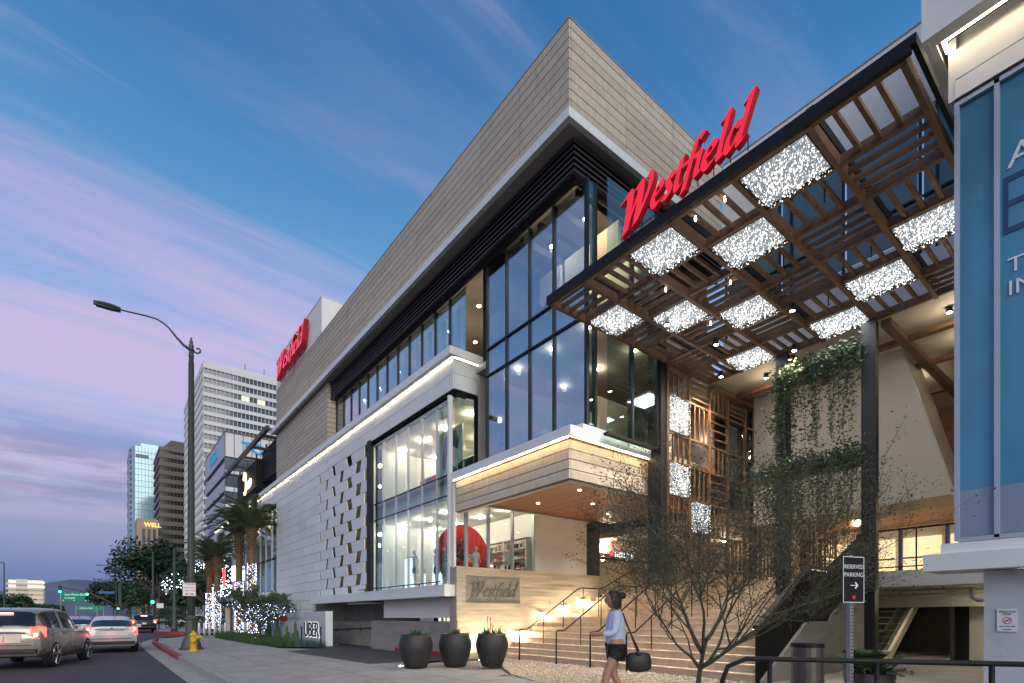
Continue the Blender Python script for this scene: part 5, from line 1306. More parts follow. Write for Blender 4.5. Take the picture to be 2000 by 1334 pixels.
for k, (x, y) in enumerate(((3.9, 19.0), (4.9, 26.6))):
    u = thing('utility_box', ['concrete utility box lid in the footway near the hydrant', 'concrete utility box lid in the footway beyond the lamp'][k], 'cover', (x, y, .15)); box('frame', 'kerb_concrete', u, x-.25, x+.25, y-.38, y+.38, .148, .154); box('lid', 'grey_concrete', u, x-.21, x+.21, y-.34, y+.34, .154, .158)
# ------------------------------------------------------------------ vegetation
mat('palm_trunk', (.16, .10, .055), .9, n=(9, .4), bump=.8, bscale=18); mat('palm_frond', (.07, .095, .045), .6, n=(5, .3), var=.25); mat('bark', (.10, .085, .07), .9, n=(8, .3), bump=.6, bscale=20)
mat('palo_bark', (.058, .052, .032), .75, n=(10, .35)); mat('palo_leaf', (.055, .062, .030), .7, n=(6, .35)); mat('grass', (.035, .075, .022), .7, n=(2, .4)); mat('succulent', (.05, .12, .07), .5, n=(8, .3)); mat('blue_groundcover', (.05, .10, .10), .6, n=(4, .3))
mat('aloe_flower', (.35, .05, .05), .6); mat('cactus', (.06, .11, .05), .7, n=(8, .3)); mat('soil', (.03, .024, .018), .95, n=(8, .3))
emis('fairy_white', (.72, .84, 1.0), 9); emis('fairy_blue', (.30, .45, 1.0), 8); emis('fairy_warm', (1, .72, .62), 7)
for k in ('fairy_white', 'fairy_blue', 'fairy_warm'): MATS[k].cycles.emission_sampling = 'NONE'
def frond_mesh(seed):
    r2 = random.Random(seed); m = MB(); L = 2.35; pts = []
    for i in range(13):
        t = i/12; pts.append(Vector((L*(t - .18*t*t), 0, L*(.42*t - .62*t*t))))
    m.tube(pts, [.03*(1 - .85*i/12) for i in range(13)], 4)
    for i in range(2, 52):
        t = i/52*12; k = min(11, int(t)); p = pts[k].lerp(pts[k+1], t-k); d = (pts[k+1]-pts[k]).normalized()
        ll = .52*math.sin(math.pi*(.12 + .86*t/12))**.7
        for sg in (-1, 1):
            e = p + d*ll*.62 + Vector((0, sg*ll*.72, ll*r2.uniform(-.05, .35))); w = Vector((.022, 0, .006))
            m.add([p - w, p + w, e], [(0, 1, 2)])
    o = m.build('frond', 'palm_frond'); me = o.data; bpy.data.objects.remove(o); return me
FROND = [frond_mesh(s) for s in (1, 2, 3)]
def palm(loc, h, label, seed, lh, sc=1.0):
    r2 = random.Random(seed); x, y, z = loc
    t = thing('palm_tree', label, 'palm tree', loc, 'palm trees along the facade')
    prof = []; zz = 0
    while zz < h:
        r = .205 + .10*max(0, 1 - zz/.5) + (.16*max(0, (zz - h + 1.5)/1.5)); prof += [(r*.94, zz), (r*1.08, zz+.07)]; zz += .14
    MB().lathe(prof, loc, 12).build('trunk', 'palm_trunk', t)
    boots = MB()
    for k in range(90):
        a = k*2.4; zz = h - 1.5 + 1.6*k/90; r = .34
        p = Vector((x + r*math.cos(a), y + r*math.sin(a), z+zz)); o = Vector((math.cos(a), math.sin(a), .9)).normalized(); s = Vector((-math.sin(a), math.cos(a), 0))
        boots.add([p - s*.07, p + s*.07, p + o*.20 + s*.03, p + o*.20 - s*.03], [(0, 1, 2, 3)])
    boots.build('frond_bases', 'palm_trunk', t)
    for k in range(34):
        u = k/34; el = R(84 - 78*u + r2.uniform(-7, 7)); az = k*2.39996 + r2.uniform(-.2, .2)
        o = bpy.data.objects.new('frond', FROND[k % 3]); COL.objects.link(o); o.parent = t
        s = sc*1.18*r2.uniform(.85, 1.1); o.scale = (s, s, s)
        o.location = (.12*math.cos(az), .12*math.sin(az), h + .05 - .3*u); o.rotation_euler = (r2.uniform(-.25, .25), -el*.72, az)
    for nm, mm, n in (('string_lights', 'fairy_white', 330), ('blue_string_lights', 'fairy_blue', 130), ('warm_string_lights', 'fairy_warm', 60)):
        m = MB()
        for k in range(n):
            a = r2.uniform(0, 6.283); zz = r2.uniform(.15, lh); m.octa((x + .255*math.cos(a), y + .255*math.sin(a), z + zz), .015)
        tag(m.build(nm, mm, t), kind='stuff')
    return t
palm((7.2, 50.3, .25), 6.0, 'leftmost palm with white string lights round its trunk', 1, 3.2, .95)
palm((7.1, 45.9, .25), 5.9, 'second palm from the left with lights round its trunk', 2, 3.2, .95)
palm((7.3, 38.8, .20), 6.9, 'tall palm third from the left beside the dark lamp', 3, 3.6, 1.0)
palm((7.35, 35.3, .20), 6.8, 'rightmost palm, against the pale metal panels', 4, 4.6, 1.0)
# trees grown branch by branch
def grow_tree(base, seed, L0, r0, levels, spread, leaf_size, leaf_n, lean=(0, 0, 1), ch=(3, 4), shrink=(.62, .82), droop=0., first=None):
    r2 = random.Random(seed); br = MB(); lf = MB(); tips = []
    def g(p, d, L, r, lv):
        n = 5 if lv < 3 else 4
        pts = [p]; q = p.copy(); dd = d.copy()
        for i in range(n):
            dd = (dd + Vector((r2.gauss(0, .13), r2.gauss(0, .13), r2.gauss(0, .10) - droop*lv*.03 + .02))).normalized(); q = q + dd*(L/n); pts.append(q.copy())
        br.tube([tuple(v) for v in pts], [r*(1 - .45*i/n) for i in range(n+1)], 6 if lv < 2 else 4 if lv < 4 else 3, cap=False)
        if lv >= levels - 2:
            for v in pts[1:]:
                leafs(lf, v, leaf_n, (.05*L0, .05*L0, .05*L0), leaf_size, r2, 1.0)
        if lv >= levels: tips.append(q); return
        k = first if (lv == 0 and first) else r2.randint(*ch)
        for c in range(k):
            i = n if c == 0 else r2.randint(max(1, n//2), n)
            a = r2.uniform(0, 6.283); s = r2.uniform(*spread)
            ax = dd.cross(Vector((math.cos(a), math.sin(a), .3))).normalized()
            nd = Matrix.Rotation(s if c or lv == 0 else s*.4, 3, ax) @ dd
            if nd.z < -.25: nd.z *= -.3
            g(pts[i], nd.normalized(), L*r2.uniform(*shrink), r*(.54 if c else .64), lv+1)
    g(Vector(base), Vector(lean).normalized(), L0, r0, 0)
    return br, lf, tips
FT = thing('palo_verde_tree', 'sparse fine-twigged palo verde tree in front of the steps', 'tree', (6.45, 4.15, .13))
br, lf, _ = grow_tree((6.45, 4.15, .13), 46, 1.05, .046, 6, (R(20), R(56)), .015, 3, lean=(.06, -.05, 1), ch=(3, 3), shrink=(.69, .92), first=8)
br.build('branches', 'palo_bark', FT, smooth=True); tag(lf.build('leaves', 'palo_leaf', FT), kind='stuff')
PV = thing('lit_palo_verde', 'small palo verde with blue-white string lights by the sign wall', 'tree', (6.35, 29.2, .2))
br, lf, tips = grow_tree((6.35, 29.2, .2), 8, 1.0, .09, 5, (R(25), R(60)), .05, 7, ch=(3, 4), shrink=(.68, .86), first=5)
br.build('branches', 'palo_bark', PV, smooth=True); tag(lf.build('leaves', 'leaf_grey', PV), kind='stuff')
r2 = random.Random(77)
sv = [v for v in br.v if Vector(v).z < 2.1]
for nm, mm, n in (('string_lights', 'fairy_white', 520), ('blue_string_lights', 'fairy_blue', 260)):
    m = MB()
    for k in range(n):
        v = r2.choice(sv); m.octa((v[0]+r2.gauss(0, .03), v[1]+r2.gauss(0, .03), v[2]+r2.gauss(0, .04)), .016)
    tag(m.build(nm, mm, PV), kind='stuff')
def round_tree(name, loc, h, rad, label, seed, mleaf='leaf_dark', n=5200, ls=.34, trunk_r=.5, lights=0, squash=.75):
    r2 = random.Random(seed); x, y, z = loc; t = thing(name, label, 'tree', loc, 'dark street trees')
    tr = MB(); fork = z + h*.32
    tr.tube([(x, y, z), (x+.1, y, z+h*.18), (x, y+.1, fork)], [trunk_r, trunk_r*.75, trunk_r*.6], 9)
    cl = []
    for k in range(16):
        a = r2.uniform(0, 6.283); rr_ = rad*math.sqrt(r2.random())*.78; zz = z + h*(.50 + .38*r2.random()*(1 - .5*(rr_/rad)**2))
        c = Vector((x + rr_*math.cos(a), y + rr_*math.sin(a), zz)); cl.append((c, rad*r2.uniform(.22, .40)))
        tr.tube([(x, y, fork - .4), tuple(Vector((x, y, fork)).lerp(c, .5) + Vector((0, 0, .3))), tuple(c)], [trunk_r*.4, trunk_r*.25, trunk_r*.08], 5)
    tr.build('trunk', 'bark', t, smooth=True)
    lf = MB()
    for k in range(n):
        c, rc = r2.choice(cl); d = Vector((r2.gauss(0, 1), r2.gauss(0, 1), r2.gauss(0, 1)*squash)).normalized()
        p = c + d*rc*r2.uniform(.55, 1.05); a = Vector((r2.uniform(-1, 1), r2.uniform(-1, 1), r2.uniform(-.6, .6))).normalized(); b_ = a.cross(d + Vector((.1, .2, .3))).normalized(); s = ls*r2.uniform(.5, 1.2)
        lf.add([p - a*s, p + b_*s*.5, p + a*s, p - b_*s*.5], [(0, 1, 2, 3)])
    tag(lf.build('crown', mleaf, t), kind='stuff')
    if lights:
        m = MB()
        for k in range(lights):
            c, rc = r2.choice(cl[:7]); d = Vector((r2.gauss(0, 1), -abs(r2.gauss(0, 1)), r2.gauss(0, .5))).normalized(); m.octa(tuple(c + d*rc*1.04), .07)
        tag(m.build('string_lights', 'fairy_white', t), kind='stuff')
    return t
round_tree('ficus_tree', (8.0, 112, .25), 15, 8.2, 'broad dark ficus in front of the tan bank block', 31, n=9000, ls=.40)
round_tree('ficus_tree', (12.2, 88, .25), 10.5, 5.5, 'dark ficus with white lights in its crown behind the big lamp', 32, n=5200, ls=.32, lights=420)
round_tree('ficus_tree', (3.4, 150, .25), 9.5, 6.5, 'dark street tree beside the far signal', 33, n=4200, ls=.40); round_tree('ficus_tree', (6.5, 185, .25), 12, 8, 'furthest dark street tree on the right of the road', 34, n=4200, ls=.5)
round_tree('ficus_tree', (14.5, 135, .25), 9, 5.5, 'low dark tree filling in behind the lit ficus', 38, n=3600, ls=.40)
round_tree('median_tree', (-15.5, 150, 0), 6.2, 5.5, 'low dark tree on the left below the lit white block', 35, n=3600, ls=.4); round_tree('median_tree', (-21, 130, 0), 7.0, 5.0, 'dark tree at the left edge of the picture', 36, n=3600, ls=.36); round_tree('median_tree', (-12, 190, 0), 5.0, 4.5, 'small dark tree beyond the parked traffic on the left', 37, n=2600, ls=.4)
# planted bed by the sign wall
struct('planting_bed', MB().add([(6.0, 24.2, .16), (7.5, 22.0, .17), (7.6, 33, .2), (8.3, 34, .2), (8.3, 43.5, .2), (6.6, 42.8, .17), (5.6, 37, .16), (5.6, 29, .16)], [tuple(range(8))]), 'soil')
r2 = random.Random(9); gm = MB(); gb = MB()
def in_bed(x, y): return (y > 24.2 - (x-6.0)*1.4) and x < 7.5 + max(0, (y-33)*.2) and x > 5.6 + max(0, (27-y)*.12) + max(0, (y-37)*.17)
k = 0
while k < 15000:
    x, y = r2.uniform(5.6, 8.2), 22 + 20*r2.random()**1.3
    if not in_bed(x, y): continue
    k += 1
    h = r2.uniform(.10, .38); a = r2.uniform(0, 6.28); l = r2.uniform(.02, .16)
    (gb if y < 26 + r2.gauss(0, .6) and x > 6.6 else gm).add([(x-.012*math.sin(a), y+.012*math.cos(a), .16), (x+.012*math.sin(a), y-.012*math.cos(a), .16), (x+l*math.cos(a), y+l*math.sin(a), .16+h)], [(0, 1, 2)])
tag(gm.build('bed_grass', 'grass'), 'dark green grasses filling the bed along the footway', 'grass', kind='stuff'); tag(gb.build('blue_groundcover', 'blue_groundcover'), 'blue-grey groundcover before the sign wall', 'groundcover', kind='stuff')
for k, (x, y, h) in enumerate(((7.2, 25.6, 1.05), (7.3, 29.2, 1.25), (7.2, 30.6, 1.3), (7.3, 27.4, .85))):
    t = thing('cactus', ['column cactus directly left of the sign lettering', 'tall column cactus at the left end of the low sign wall', 'tall column cactus furthest left before the low sign wall', 'short column cactus midway along the low sign wall'][k], 'cactus', (x, y, .18), 'column cacti by the sign wall')
    for q, (dx, dy, hh) in enumerate(((0, 0, h), (.11, .08, h*.62), (-.10, .05, h*.5))):
        m = MB(); n = 10; prof = []
        for i in range(9):
            zz = hh*i/8; r = .065*(1 if i < 7 else (.85 if i == 7 else .3))
            for j in range(n):
                a = 2*math.pi*j/n; rr_ = r*(1.15 if j % 2 else .85); m.v.append((x+dx+rr_*math.cos(a), y+dy+rr_*math.sin(a), .17+zz))
        for i in range(8):
            for j in range(n): m.f.append((i*n+j, i*n+(j+1) % n, (i+1)*n+(j+1) % n, (i+1)*n+j))
        m.f.append(tuple(range(8*n, 9*n))); m.build('stem', 'cactus', t)
# three black pots with aloes
POTL = ['left black urn planter with aloe', 'middle black urn planter with aloe', 'right black urn planter with aloe, before the sign wall']
for k, (x, y) in enumerate(((6.30, 11.95), (7.28, 11.65), (8.10, 11.15))):
    t = thing('urn_planter', POTL[k], 'planter', (x, y, .15), 'black urn planters')
    MB().lathe([(.24, 0), (.27, .02), (.36, .25), (.415, .47), (.43, .60), (.41, .70), (.375, .80), (.365, .86), (.345, .86), (.33, .80)], (x, y, .15), 28).build('urn', 'pot_black', t, smooth=True)
    MB().lathe([(.33, .79), (.0, .81)], (x, y, .15), 20).build('soil', 'soil', t)
    r2 = random.Random(60+k); m = MB()
    for c in range(5):
        cx_, cy_ = x + r2.uniform(-.18, .18), y + r2.uniform(-.18, .18)
        for q in range(13):
            a = r2.uniform(0, 6.28); L = r2.uniform(.13, .24); e = R(r2.uniform(35, 80)); d = Vector((math.cos(a)*math.cos(e), math.sin(a)*math.cos(e), math.sin(e))); s = Vector((-math.sin(a), math.cos(a), 0))
            p = Vector((cx_, cy_, .94)); mid = p + d*L*.5; w = .022
            m.add([p - s*w, p + s*w, mid + s*w*.9, mid - s*w*.9, p + d*L + Vector((0, 0, .03)), mid + d.cross(s)*.012], [(0, 1, 2, 5), (1, 0, 3, 5), (2, 4, 5), (4, 3, 5), (3, 4, 2)])
    m.build('aloe_leaves', 'succulent', t)
    st = MB()
    for q in range(3 if k != 2 else 4):
        bx, by_ = x + r2.uniform(-.12, .12), y + r2.uniform(-.1, .1); h = r2.uniform(.28, .52) if k else r2.uniform(.22, .36)
        st.tube([(bx, by_, .95), (bx + .01, by_, .95 + h*.7), (bx + .02, by_, .95 + h)], [.006, .006, .013], 5)
        for i in range(6): st.octa((bx + .02 + r2.uniform(-.012, .012), by_ + r2.uniform(-.012, .012), .95 + h*(.75 + .05*i)), .010)
    st.build('flower_stems', 'aloe_flower', t)
# shrubs at the right edge and by the escalator
def fern(loc, n, L, label, seed, mname='leaf', name='fern_shrub', pot=None):
    r2 = random.Random(seed); t = thing(name, label, 'shrub', loc); m = MB()
    for k in range(n):
        a = r2.uniform(0, 6.28); e = R(r2.uniform(15, 75)); d = Vector((math.cos(a)*math.cos(e), math.sin(a)*math.cos(e), math.sin(e))); p = Vector(loc) + Vector((r2.gauss(0, .12), r2.gauss(0, .12), .02 + (pot or 0))); LL = L*r2.uniform(.6, 1.1)
        for i in range(12):
            q = p + d*LL*i/12 + Vector((0, 0, -.35*LL*(i/12)**2)); s = Vector((-math.sin(a), math.cos(a), 0)); w = LL*.20*math.sin(math.pi*(i+1)/14)
            for sg in (-1, 1): e_ = q + s*sg*w + d*w*.5 + Vector((0, 0, r2.uniform(-.02, .03))); m.add([q - d*.012, q + d*.02, e_ + d*.012, e_ - d*.008], [(0, 1, 2, 3)])
    m.build('foliage', mname, t)
    if pot: MB().lathe([(.22, 0), (.30, .1), (.34, pot), (.30, pot)], loc, 20).build('pot', 'pot_black', t, smooth=True)
    return t
fern((7.75, 1.25, .15), 70, .62, 'leafy fern shrub at the bottom right corner under the notice', 81); fern((7.6, .45, .15), 60, .60, 'leafy fern shrub cut by the right picture edge', 82); fern((8.3, 1.9, .15), 40, .45, 'smaller fern shrub left of the right-corner ferns', 84)
fern((9.2, 2.9, .15), 50, .55, 'bushy plant in a black pot before the escalator', 83, 'leaf_dark', 'potted_plant', .45)
# pebbles at the foot of the steps
struct('pebble_bed', MB().add([(8.42, 11.2, .152), (9.75, 13.3, .152), (10.03, 13.4, .152), (10.03, 5.0, .152), (8.0, 4.2, .152), (6.4, 6.6, .152), (7.3, 9.3, .152)], [tuple(range(7))]), 'soil_pebble') if 'soil_pebble' in MATS else struct('pebble_bed', MB().add([(8.42, 11.2, .152), (9.75, 13.3, .152), (10.03, 13.4, .152), (10.03, 5.0, .152), (8.0, 4.2, .152), (6.4, 6.6, .152), (7.3, 9.3, .152)], [tuple(range(7))]), mat('soil_pebble', (.30, .25, .19), .9, n=(30, .4), bump=.6, bscale=60))
poly = [(8.42, 11.2), (9.75, 13.3), (10.03, 13.4), (10.03, 5.0), (8.0, 4.2), (6.4, 6.6), (7.3, 9.3)]
def inside(x, y):
    c = False
    for i in range(len(poly)):
        (x0, y0), (x1, y1) = poly[i], poly[i-1]
        if (y0 > y) != (y1 > y) and x < (x1-x0)*(y-y0)/(y1-y0)+x0: c = not c
    return c
r2 = random.Random(15); pm = MB(); k = 0
while k < 7500:
    x, y = r2.uniform(6.3, 10.1), r2.uniform(4.2, 13.4)
    if inside(x, y): pm.octa((x, y, .158), r2.uniform(.018, .042), r2.uniform(.4, .75)); k += 1
tag(pm.build('pebbles', mat('pebble', (.42, .35, .27), .7, n=(14, .45)), smooth=True), 'pale rounded pebbles spread at the foot of the steps', 'pebbles', kind='stuff')
# clipped hedges under the street trees
def hedge(x0, x1, y0, y1, z, h, label, seed):
    r2 = random.Random(seed); t = thing('hedge', label, 'hedge', ((x0+x1)/2, (y0+y1)/2, z)); m = MB(); nl = int((x1-x0)*(y1-y0)*26 + 500)
    for k in range(nl): leafs(m, (r2.uniform(x0, x1), r2.uniform(y0, y1), z + h*r2.random()**.6), 1, (.05, .05, .05), .16, r2)
    tag(m.build('leaves', 'leaf_dark', t), kind='stuff'); return t
hedge(5.2, 9.5, 62, 66, .2, 1.3, 'low dark hedge on the far footway left of the palms', 51); hedge(4.6, 20, 100, 106, .2, 3.0, 'tall dark hedge under the broad ficus', 52); hedge(-24, -9, 120, 124, 0, 2.2, 'dark hedge on the left side of the road', 53); hedge(3.2, 12, 160, 166, .2, 4.0, 'dark shrubbery beyond the signal corner', 54)
# ------------------------------------------------------------------ vehicles
def paint(name, col, metal=.55, rough=.32): return mat(name, col, rough, metal=metal, n=(1.5, .04), coat=.25)
paint('paint_champagne', (.44, .41, .36), .65, .28); paint('paint_white', (.55, .55, .56), .2); paint('paint_dark', (.03, .03, .035), .4); paint('paint_red', (.16, .02, .02), .3); paint('paint_silver', (.34, .35, .37)); paint('paint_blue', (.03, .05, .10), .4)
mat('car_glass', (.012, .016, .022), .05, spec=.9); mat('tyre', (.018, .018, .018), .85); mat('car_trim', (.02, .02, .022), .6); mat('chrome', (.6, .6, .62), .12, metal=1.); mat('plate_white', (.62, .62, .64), .5, n=(9, .1)); emis('tail_red', (1, .045, .03), 6.5); emis('tail_hot', (1, .30, .22), 14); mat('tail_dark', (.25, .01, .012), .25, coat=.25); emis('head_white', (1, .9, .75), 14)
SUVS = [(-2.35, .52, .90, .97, .78, .80, .70), (-2.27, .38, 1.05, 1.12, .92, .90, .77), (-1.98, .33, 1.10, 1.60, .955, .93, .69), (-1.6, .30, 1.10, 1.70, .965, .94, .70), (-.6, .28, 1.08, 1.715, .965, .94, .71), (.3, .28, 1.05, 1.66, .965, .94, .68), (1.10, .28, 1.03, 1.11, .965, .93, .78), (1.9, .30, .98, 1.03, .95, .88, .72), (2.25, .35, .85, .90, .88, .80, .62), (2.35, .45, .70, .73, .76, .70, .55)]
HAT = [(-2.23, .42, .82, .92, .70, .72, .60), (-2.15, .28, .98, 1.06, .82, .80, .66), (-1.52, .24, 1.0, 1.32, .87, .84, .60), (-.7, .22, .98, 1.47, .872, .84, .585), (0, .22, .96, 1.49, .872, .84, .585), (.55, .22, .93, 1.38, .872, .84, .57), (1.35, .22, .92, .97, .87, .82, .64), (2.0, .25, .80, .84, .82, .72, .5), (2.23, .35, .60, .64, .68, .58, .42)]
SED = [(-2.35, .42, .78, .90, .72, .72, .62), (-2.25, .28, .92, 1.0, .85, .82, .72), (-1.65, .24, .96, 1.05, .90, .86, .70), (-1.0, .22, .95, 1.40, .905, .86, .58), (-.2, .22, .94, 1.45, .905, .86, .58), (.45, .22, .93, 1.36, .905, .86, .57), (1.2, .22, .92, .99, .90, .84, .68), (2.0, .25, .82, .88, .86, .76, .56), (2.35, .36, .62, .66, .72, .62, .45)]
def section(s):
    y, zb, zw, zr, wl, wb, wr = s
    lo = (wb*.985, zw); hi = (wr*1.03, zr-.07)
    f = lambda t: (lo[0] + (hi[0]-lo[0])*t + .018*math.sin(math.pi*t), lo[1] + (hi[1]-lo[1])*t)
    half = [(wl*.88, zb), (wl, zb+.16), (wl*1.005, (zb+zw)/2), (wb, zw-.05), lo, f(.07), f(.93), hi, (wr*.88, zr-.015), (wr*.5, zr+.006)]
    return [(x, y, z) for x, z in half] + [(-x, y, z) for x, z in reversed(half)]
def refine(st, n=5):
    P_ = [st[0]] + list(st) + [st[-1]]; o = []
    for i in range(1, len(P_)-2):
        a, b, c, d = P_[i-1:i+3]
        for k in range(n):
            t = k/n; q = []
            for j in range(7):
                v = .5*(2*b[j] + (c[j]-a[j])*t + (2*a[j]-5*b[j]+4*c[j]-d[j])*t*t + (3*b[j]-a[j]-3*c[j]+d[j])*t**3); l_ = b[j] + (c[j]-b[j])*t
                q.append(l_ if j == 0 else .55*v + .45*l_)
            o.append(tuple(q))
    o.append(st[-1]); return o
def car(name, label, st, pm, loc, rz, wheel_y, wr=.335, ww=.215, detail=True, group='vehicles in the traffic queue', style='suv', brake=True, front=False):
    t = thing(name, label, 'car', (0, 0, 0), group)
    n = 20; fine = refine(st, 5 if detail else 3); sec = [section(s) for s in fine]
    cab = [i for i, s in enumerate(st) if s[3] - s[2] > .22]; i0, i1 = cab[0], cab[-1]
    yr0, yr1 = st[i0-1][0] + .03, st[i0][0] - .02; yw0, yw1 = st[i1][0] + .02, st[i1+1][0] - .10; yb = (st[i0][0] + st[i1][0])/2 + .1
    groups = {'body': [], 'side_window': [], 'windscreen': [], 'rear_window': []}; V = [p for s in sec for p in s]
    for i in range(len(sec)-1):
        ym = (fine[i][0] + fine[i+1][0])/2; h = (fine[i][3]-fine[i][2] + fine[i+1][3]-fine[i+1][2])/2
        for j in range(n):
            f = (i*n+j, (i+1)*n+j, (i+1)*n+(j+1) % n, i*n+(j+1) % n); g = 'body'
            if j in (5, 13) and h > .20 and ym > st[i0][0] - .02 and ym < yw1 - .1 and not (abs(ym - yb) < .06): g = 'side_window'
            if 7 <= j <= 11 and yw0 < ym < yw1: g = 'windscreen'
            if 7 <= j <= 11 and yr0 < ym < yr1: g = 'rear_window'
            groups[g].append(f)
    k = (len(sec)-1)*n; groups['body'] += [tuple(range(n)), tuple(k + j for j in reversed(range(n)))]
    for nm, fs in groups.items():
        if not fs: continue
        sets = [fs]
        if nm == 'side_window': sets = [[f for f in fs if (V[f[0]][0] > 0) == r_ and (V[f[0]][1] < yb) == q_] for r_ in (True, False) for q_ in (True, False)]
        for ss in sets:
            if not ss: continue
            used = sorted({i for f in ss for i in f}); mp_ = {u: q for q, u in enumerate(used)}
            m = MB(); m.v = [V[u] for u in used]; m.f = [tuple(mp_[i] for i in f) for f in ss]; m.build(nm, pm if nm == 'body' else 'car_glass', t, smooth=True)
    # wheels
    def wheel(x, y):
        sg = 1 if x > 0 else -1
        MB().tube([(x - sg*.06, y, wr+.01), (x + sg*.012, y, wr+.01)], wr + .055, 22).build('wheel_arch', 'car_trim', t)
        w = MB(); prof = [(wr*.80, -ww/2), (wr*.97, -ww/2+.02), (wr, -ww/4), (wr, ww/4), (wr*.97, ww/2-.02), (wr*.80, ww/2)]; N = 22
        o = len(w.v)
        for r_, q in prof:
            for j in range(N): a = 2*math.pi*j/N; w.v.append((x + sg*.01 + q, y + r_*math.cos(a), wr + r_*math.sin(a)))
        for i in range(5):
            for j in range(N): w.f.append((i*N+j, i*N+(j+1) % N, (i+1)*N+(j+1) % N, (i+1)*N+j))
        w.f += [tuple(range(N)), tuple(5*N + j for j in reversed(range(N)))]
        wo_ = w.build('wheel', 'tyre', t)
        if detail:
            rm = MB(); xo = x + sg*(.012 + ww/2)
            for q in range(5):
                a = 2*math.pi*q/5 + .3
                for da, dl in ((-.13, 0), (.13, 0)):
                    c0, c1 = a + da*.4, a + da*1.4
                    rm.tube([(xo, y + .05*math.cos(c0), wr + .05*math.sin(c0)), (xo, y + wr*.74*math.cos(c1), wr + wr*.74*math.sin(c1))], .026, 5)
            rm.tube([(xo, y + wr*.75*math.cos(a), wr + wr*.75*math.sin(a)) for a in [2*math.pi*i/20 for i in range(21)]], .018, 5, cap=False); rm.tube([(xo-.01, y, wr), (xo+.016, y, wr)], .06, 8)
            rm.build('rim', 'chrome', wo_)
    hw = st[4][4] - ww/2 + .015
    for wy in wheel_y:
        for sx_ in (hw, -hw): wheel(sx_, wy)
    L = st[0][0]; wl = st[1][4]; zt = st[1][2]
    # tail
    bump = MB().box(-wl*.92, wl*.92, L-.05, L+.12, st[0][1]-.06, st[0][1]+.06).build('lower_bumper', 'car_trim', t, bevel=.02)
    for sg in (1, -1):
        if style == 'suv': pts = [(sg*.945, L+.36, .90), (sg*.94, L+.36, 1.17), (sg*.88, L+.07, 1.19), (sg*.74, L+.035, 1.17), (sg*.74, L+.02, .90), (sg*.87, L+.04, .86)]
        elif style == 'hat': pts = [(sg*.845, L+.34, .74), (sg*.835, L+.36, 1.05), (sg*.76, L+.12, 1.07), (sg*.66, L+.05, 1.05), (sg*.70, L+.02, .76), (sg*.80, L+.06, .70)]
        else: pts = [(sg*.86, L+.30, .72), (sg*.85, L+.30, .88), (sg*.78, L+.10, .90), (sg*.50, L+.045, .88), (sg*.52, L+.025, .74), (sg*.76, L+.06, .70)]
        c = Vector((0, L+.5, .95)); P_ = []
        for q in pts: v = Vector(q); P_.append(v + Vector((sg*.012, -.022, 0)))
        m = MB(); m.add([tuple(v) for v in P_] + [tuple(v + Vector((-sg*.06, .06, 0))) for v in P_], [(0, 1, 2, 3, 4, 5) if sg < 0 else (5, 4, 3, 2, 1, 0)] + [(i, (i+1) % 6, 6+(i+1) % 6, 6+i) for i in range(6)])
        tl = m.build('tail_light', 'tail_red' if brake else 'tail_dark', t)
        cx_ = sum((v.x for v in P_[1:5]), 0)/4; cz = .98 if style != 'sed' else .80
        if brake: MB().lathe([(0, -.05), (.035, -.035), (.045, 0), (.035, .035), (0, .05)], (sg*(.82 if style == 'suv' else .74), L+.015, cz-.02), 10).build('bulb_glow', 'tail_hot', tl, smooth=True)
    zp = .86 if style == 'suv' else .80 if style == 'hat' else .70
    p_ = MB().box(-.16, .16, L-.045, L-.015, zp-.075, zp+.075).build('licence_plate', 'plate_white', t); MB().box(-.52, .52, L-.022, L-.001, zp-.11, zp+.12).build('plate_recess', 'car_trim' if style == 'x' else pm, t)
    MB().box(-.24, .24, st[i0][0]-.10, st[i0][0]-.04, st[i0][3]-.06, st[i0][3]-.035).build('brake_strip', 'tail_hot' if brake else 'tail_dark', t)
    if detail:
        MB().box(-wl*.66, wl*.66, L-.012, L+.02, zt-.02, zt-.008).build('hatch_seam', 'car_trim', t); MB().box(-.40, .40, L-.03, L-.012, zp+.10, zp+.13).build('trim_strip', 'chrome', t); MB().box(-wl*.80, wl*.80, L-.035, L+.0, st[0][1]+.16, st[0][1]+.172).build('bumper_seam', 'car_trim', t)
        MB().octa((0, L-.03, zp+.19), .045, .9).build('badge', 'chrome', t)
        for sg in (1, -1):
            m = MB().box(sg*.98-.10, sg*.98+.10, st[i1+1][0]-.42, st[i1+1][0]-.30, .98, 1.13).build('mirror', pm, t, bevel=.03)
            for yv in (-.75, .20): MB().box(sg*(wl+.028)-.012, sg*(wl+.028)+.012, yv-.10, yv+.10, .93, .96).build('door_handle', 'chrome', t)
            for yv in (-.95, .05, .95): MB().box(sg*(wl+.018)-.006, sg*(wl+.018)+.006, yv-.006, yv+.006, .42, 1.02).build('door_seam', 'car_trim', t)
            MB().box(sg*(wl+.01)-.02, sg*(wl+.01)+.02, -1.0, 1.0, .27, .36).build('sill', 'car_trim', t)
        MB().tube([(0, st[i0-1][0]+.02, st[i0-1][3]+.05), (.28, st[i0-1][0]+.12, st[i0-1][3]+.2)], .012, 5).build('rear_wiper', 'car_trim', t)
        MB().tube([(.1, st[i0][0]+.3, st[i0][3]+.03), (.1, st[i0][0]+.1, st[i0][3]+.18)], .008, 5).build('aerial', 'car_trim', t)
    if front:
        for sg in (1, -1): MB().octa((sg*.62, st[-1][0]-.02, .64), .08).build('headlight', 'head_white', t)
    t.location = loc; t.rotation_euler = (0, 0, rz)
    if brake and detail: lamp('brake_glow', 'POINT', Vector((0, L-.35, .8)) + Vector(loc)*1.0, 1.5, (1, .08, .05), t, .2).location = (0, L-.35, .7)
    return t
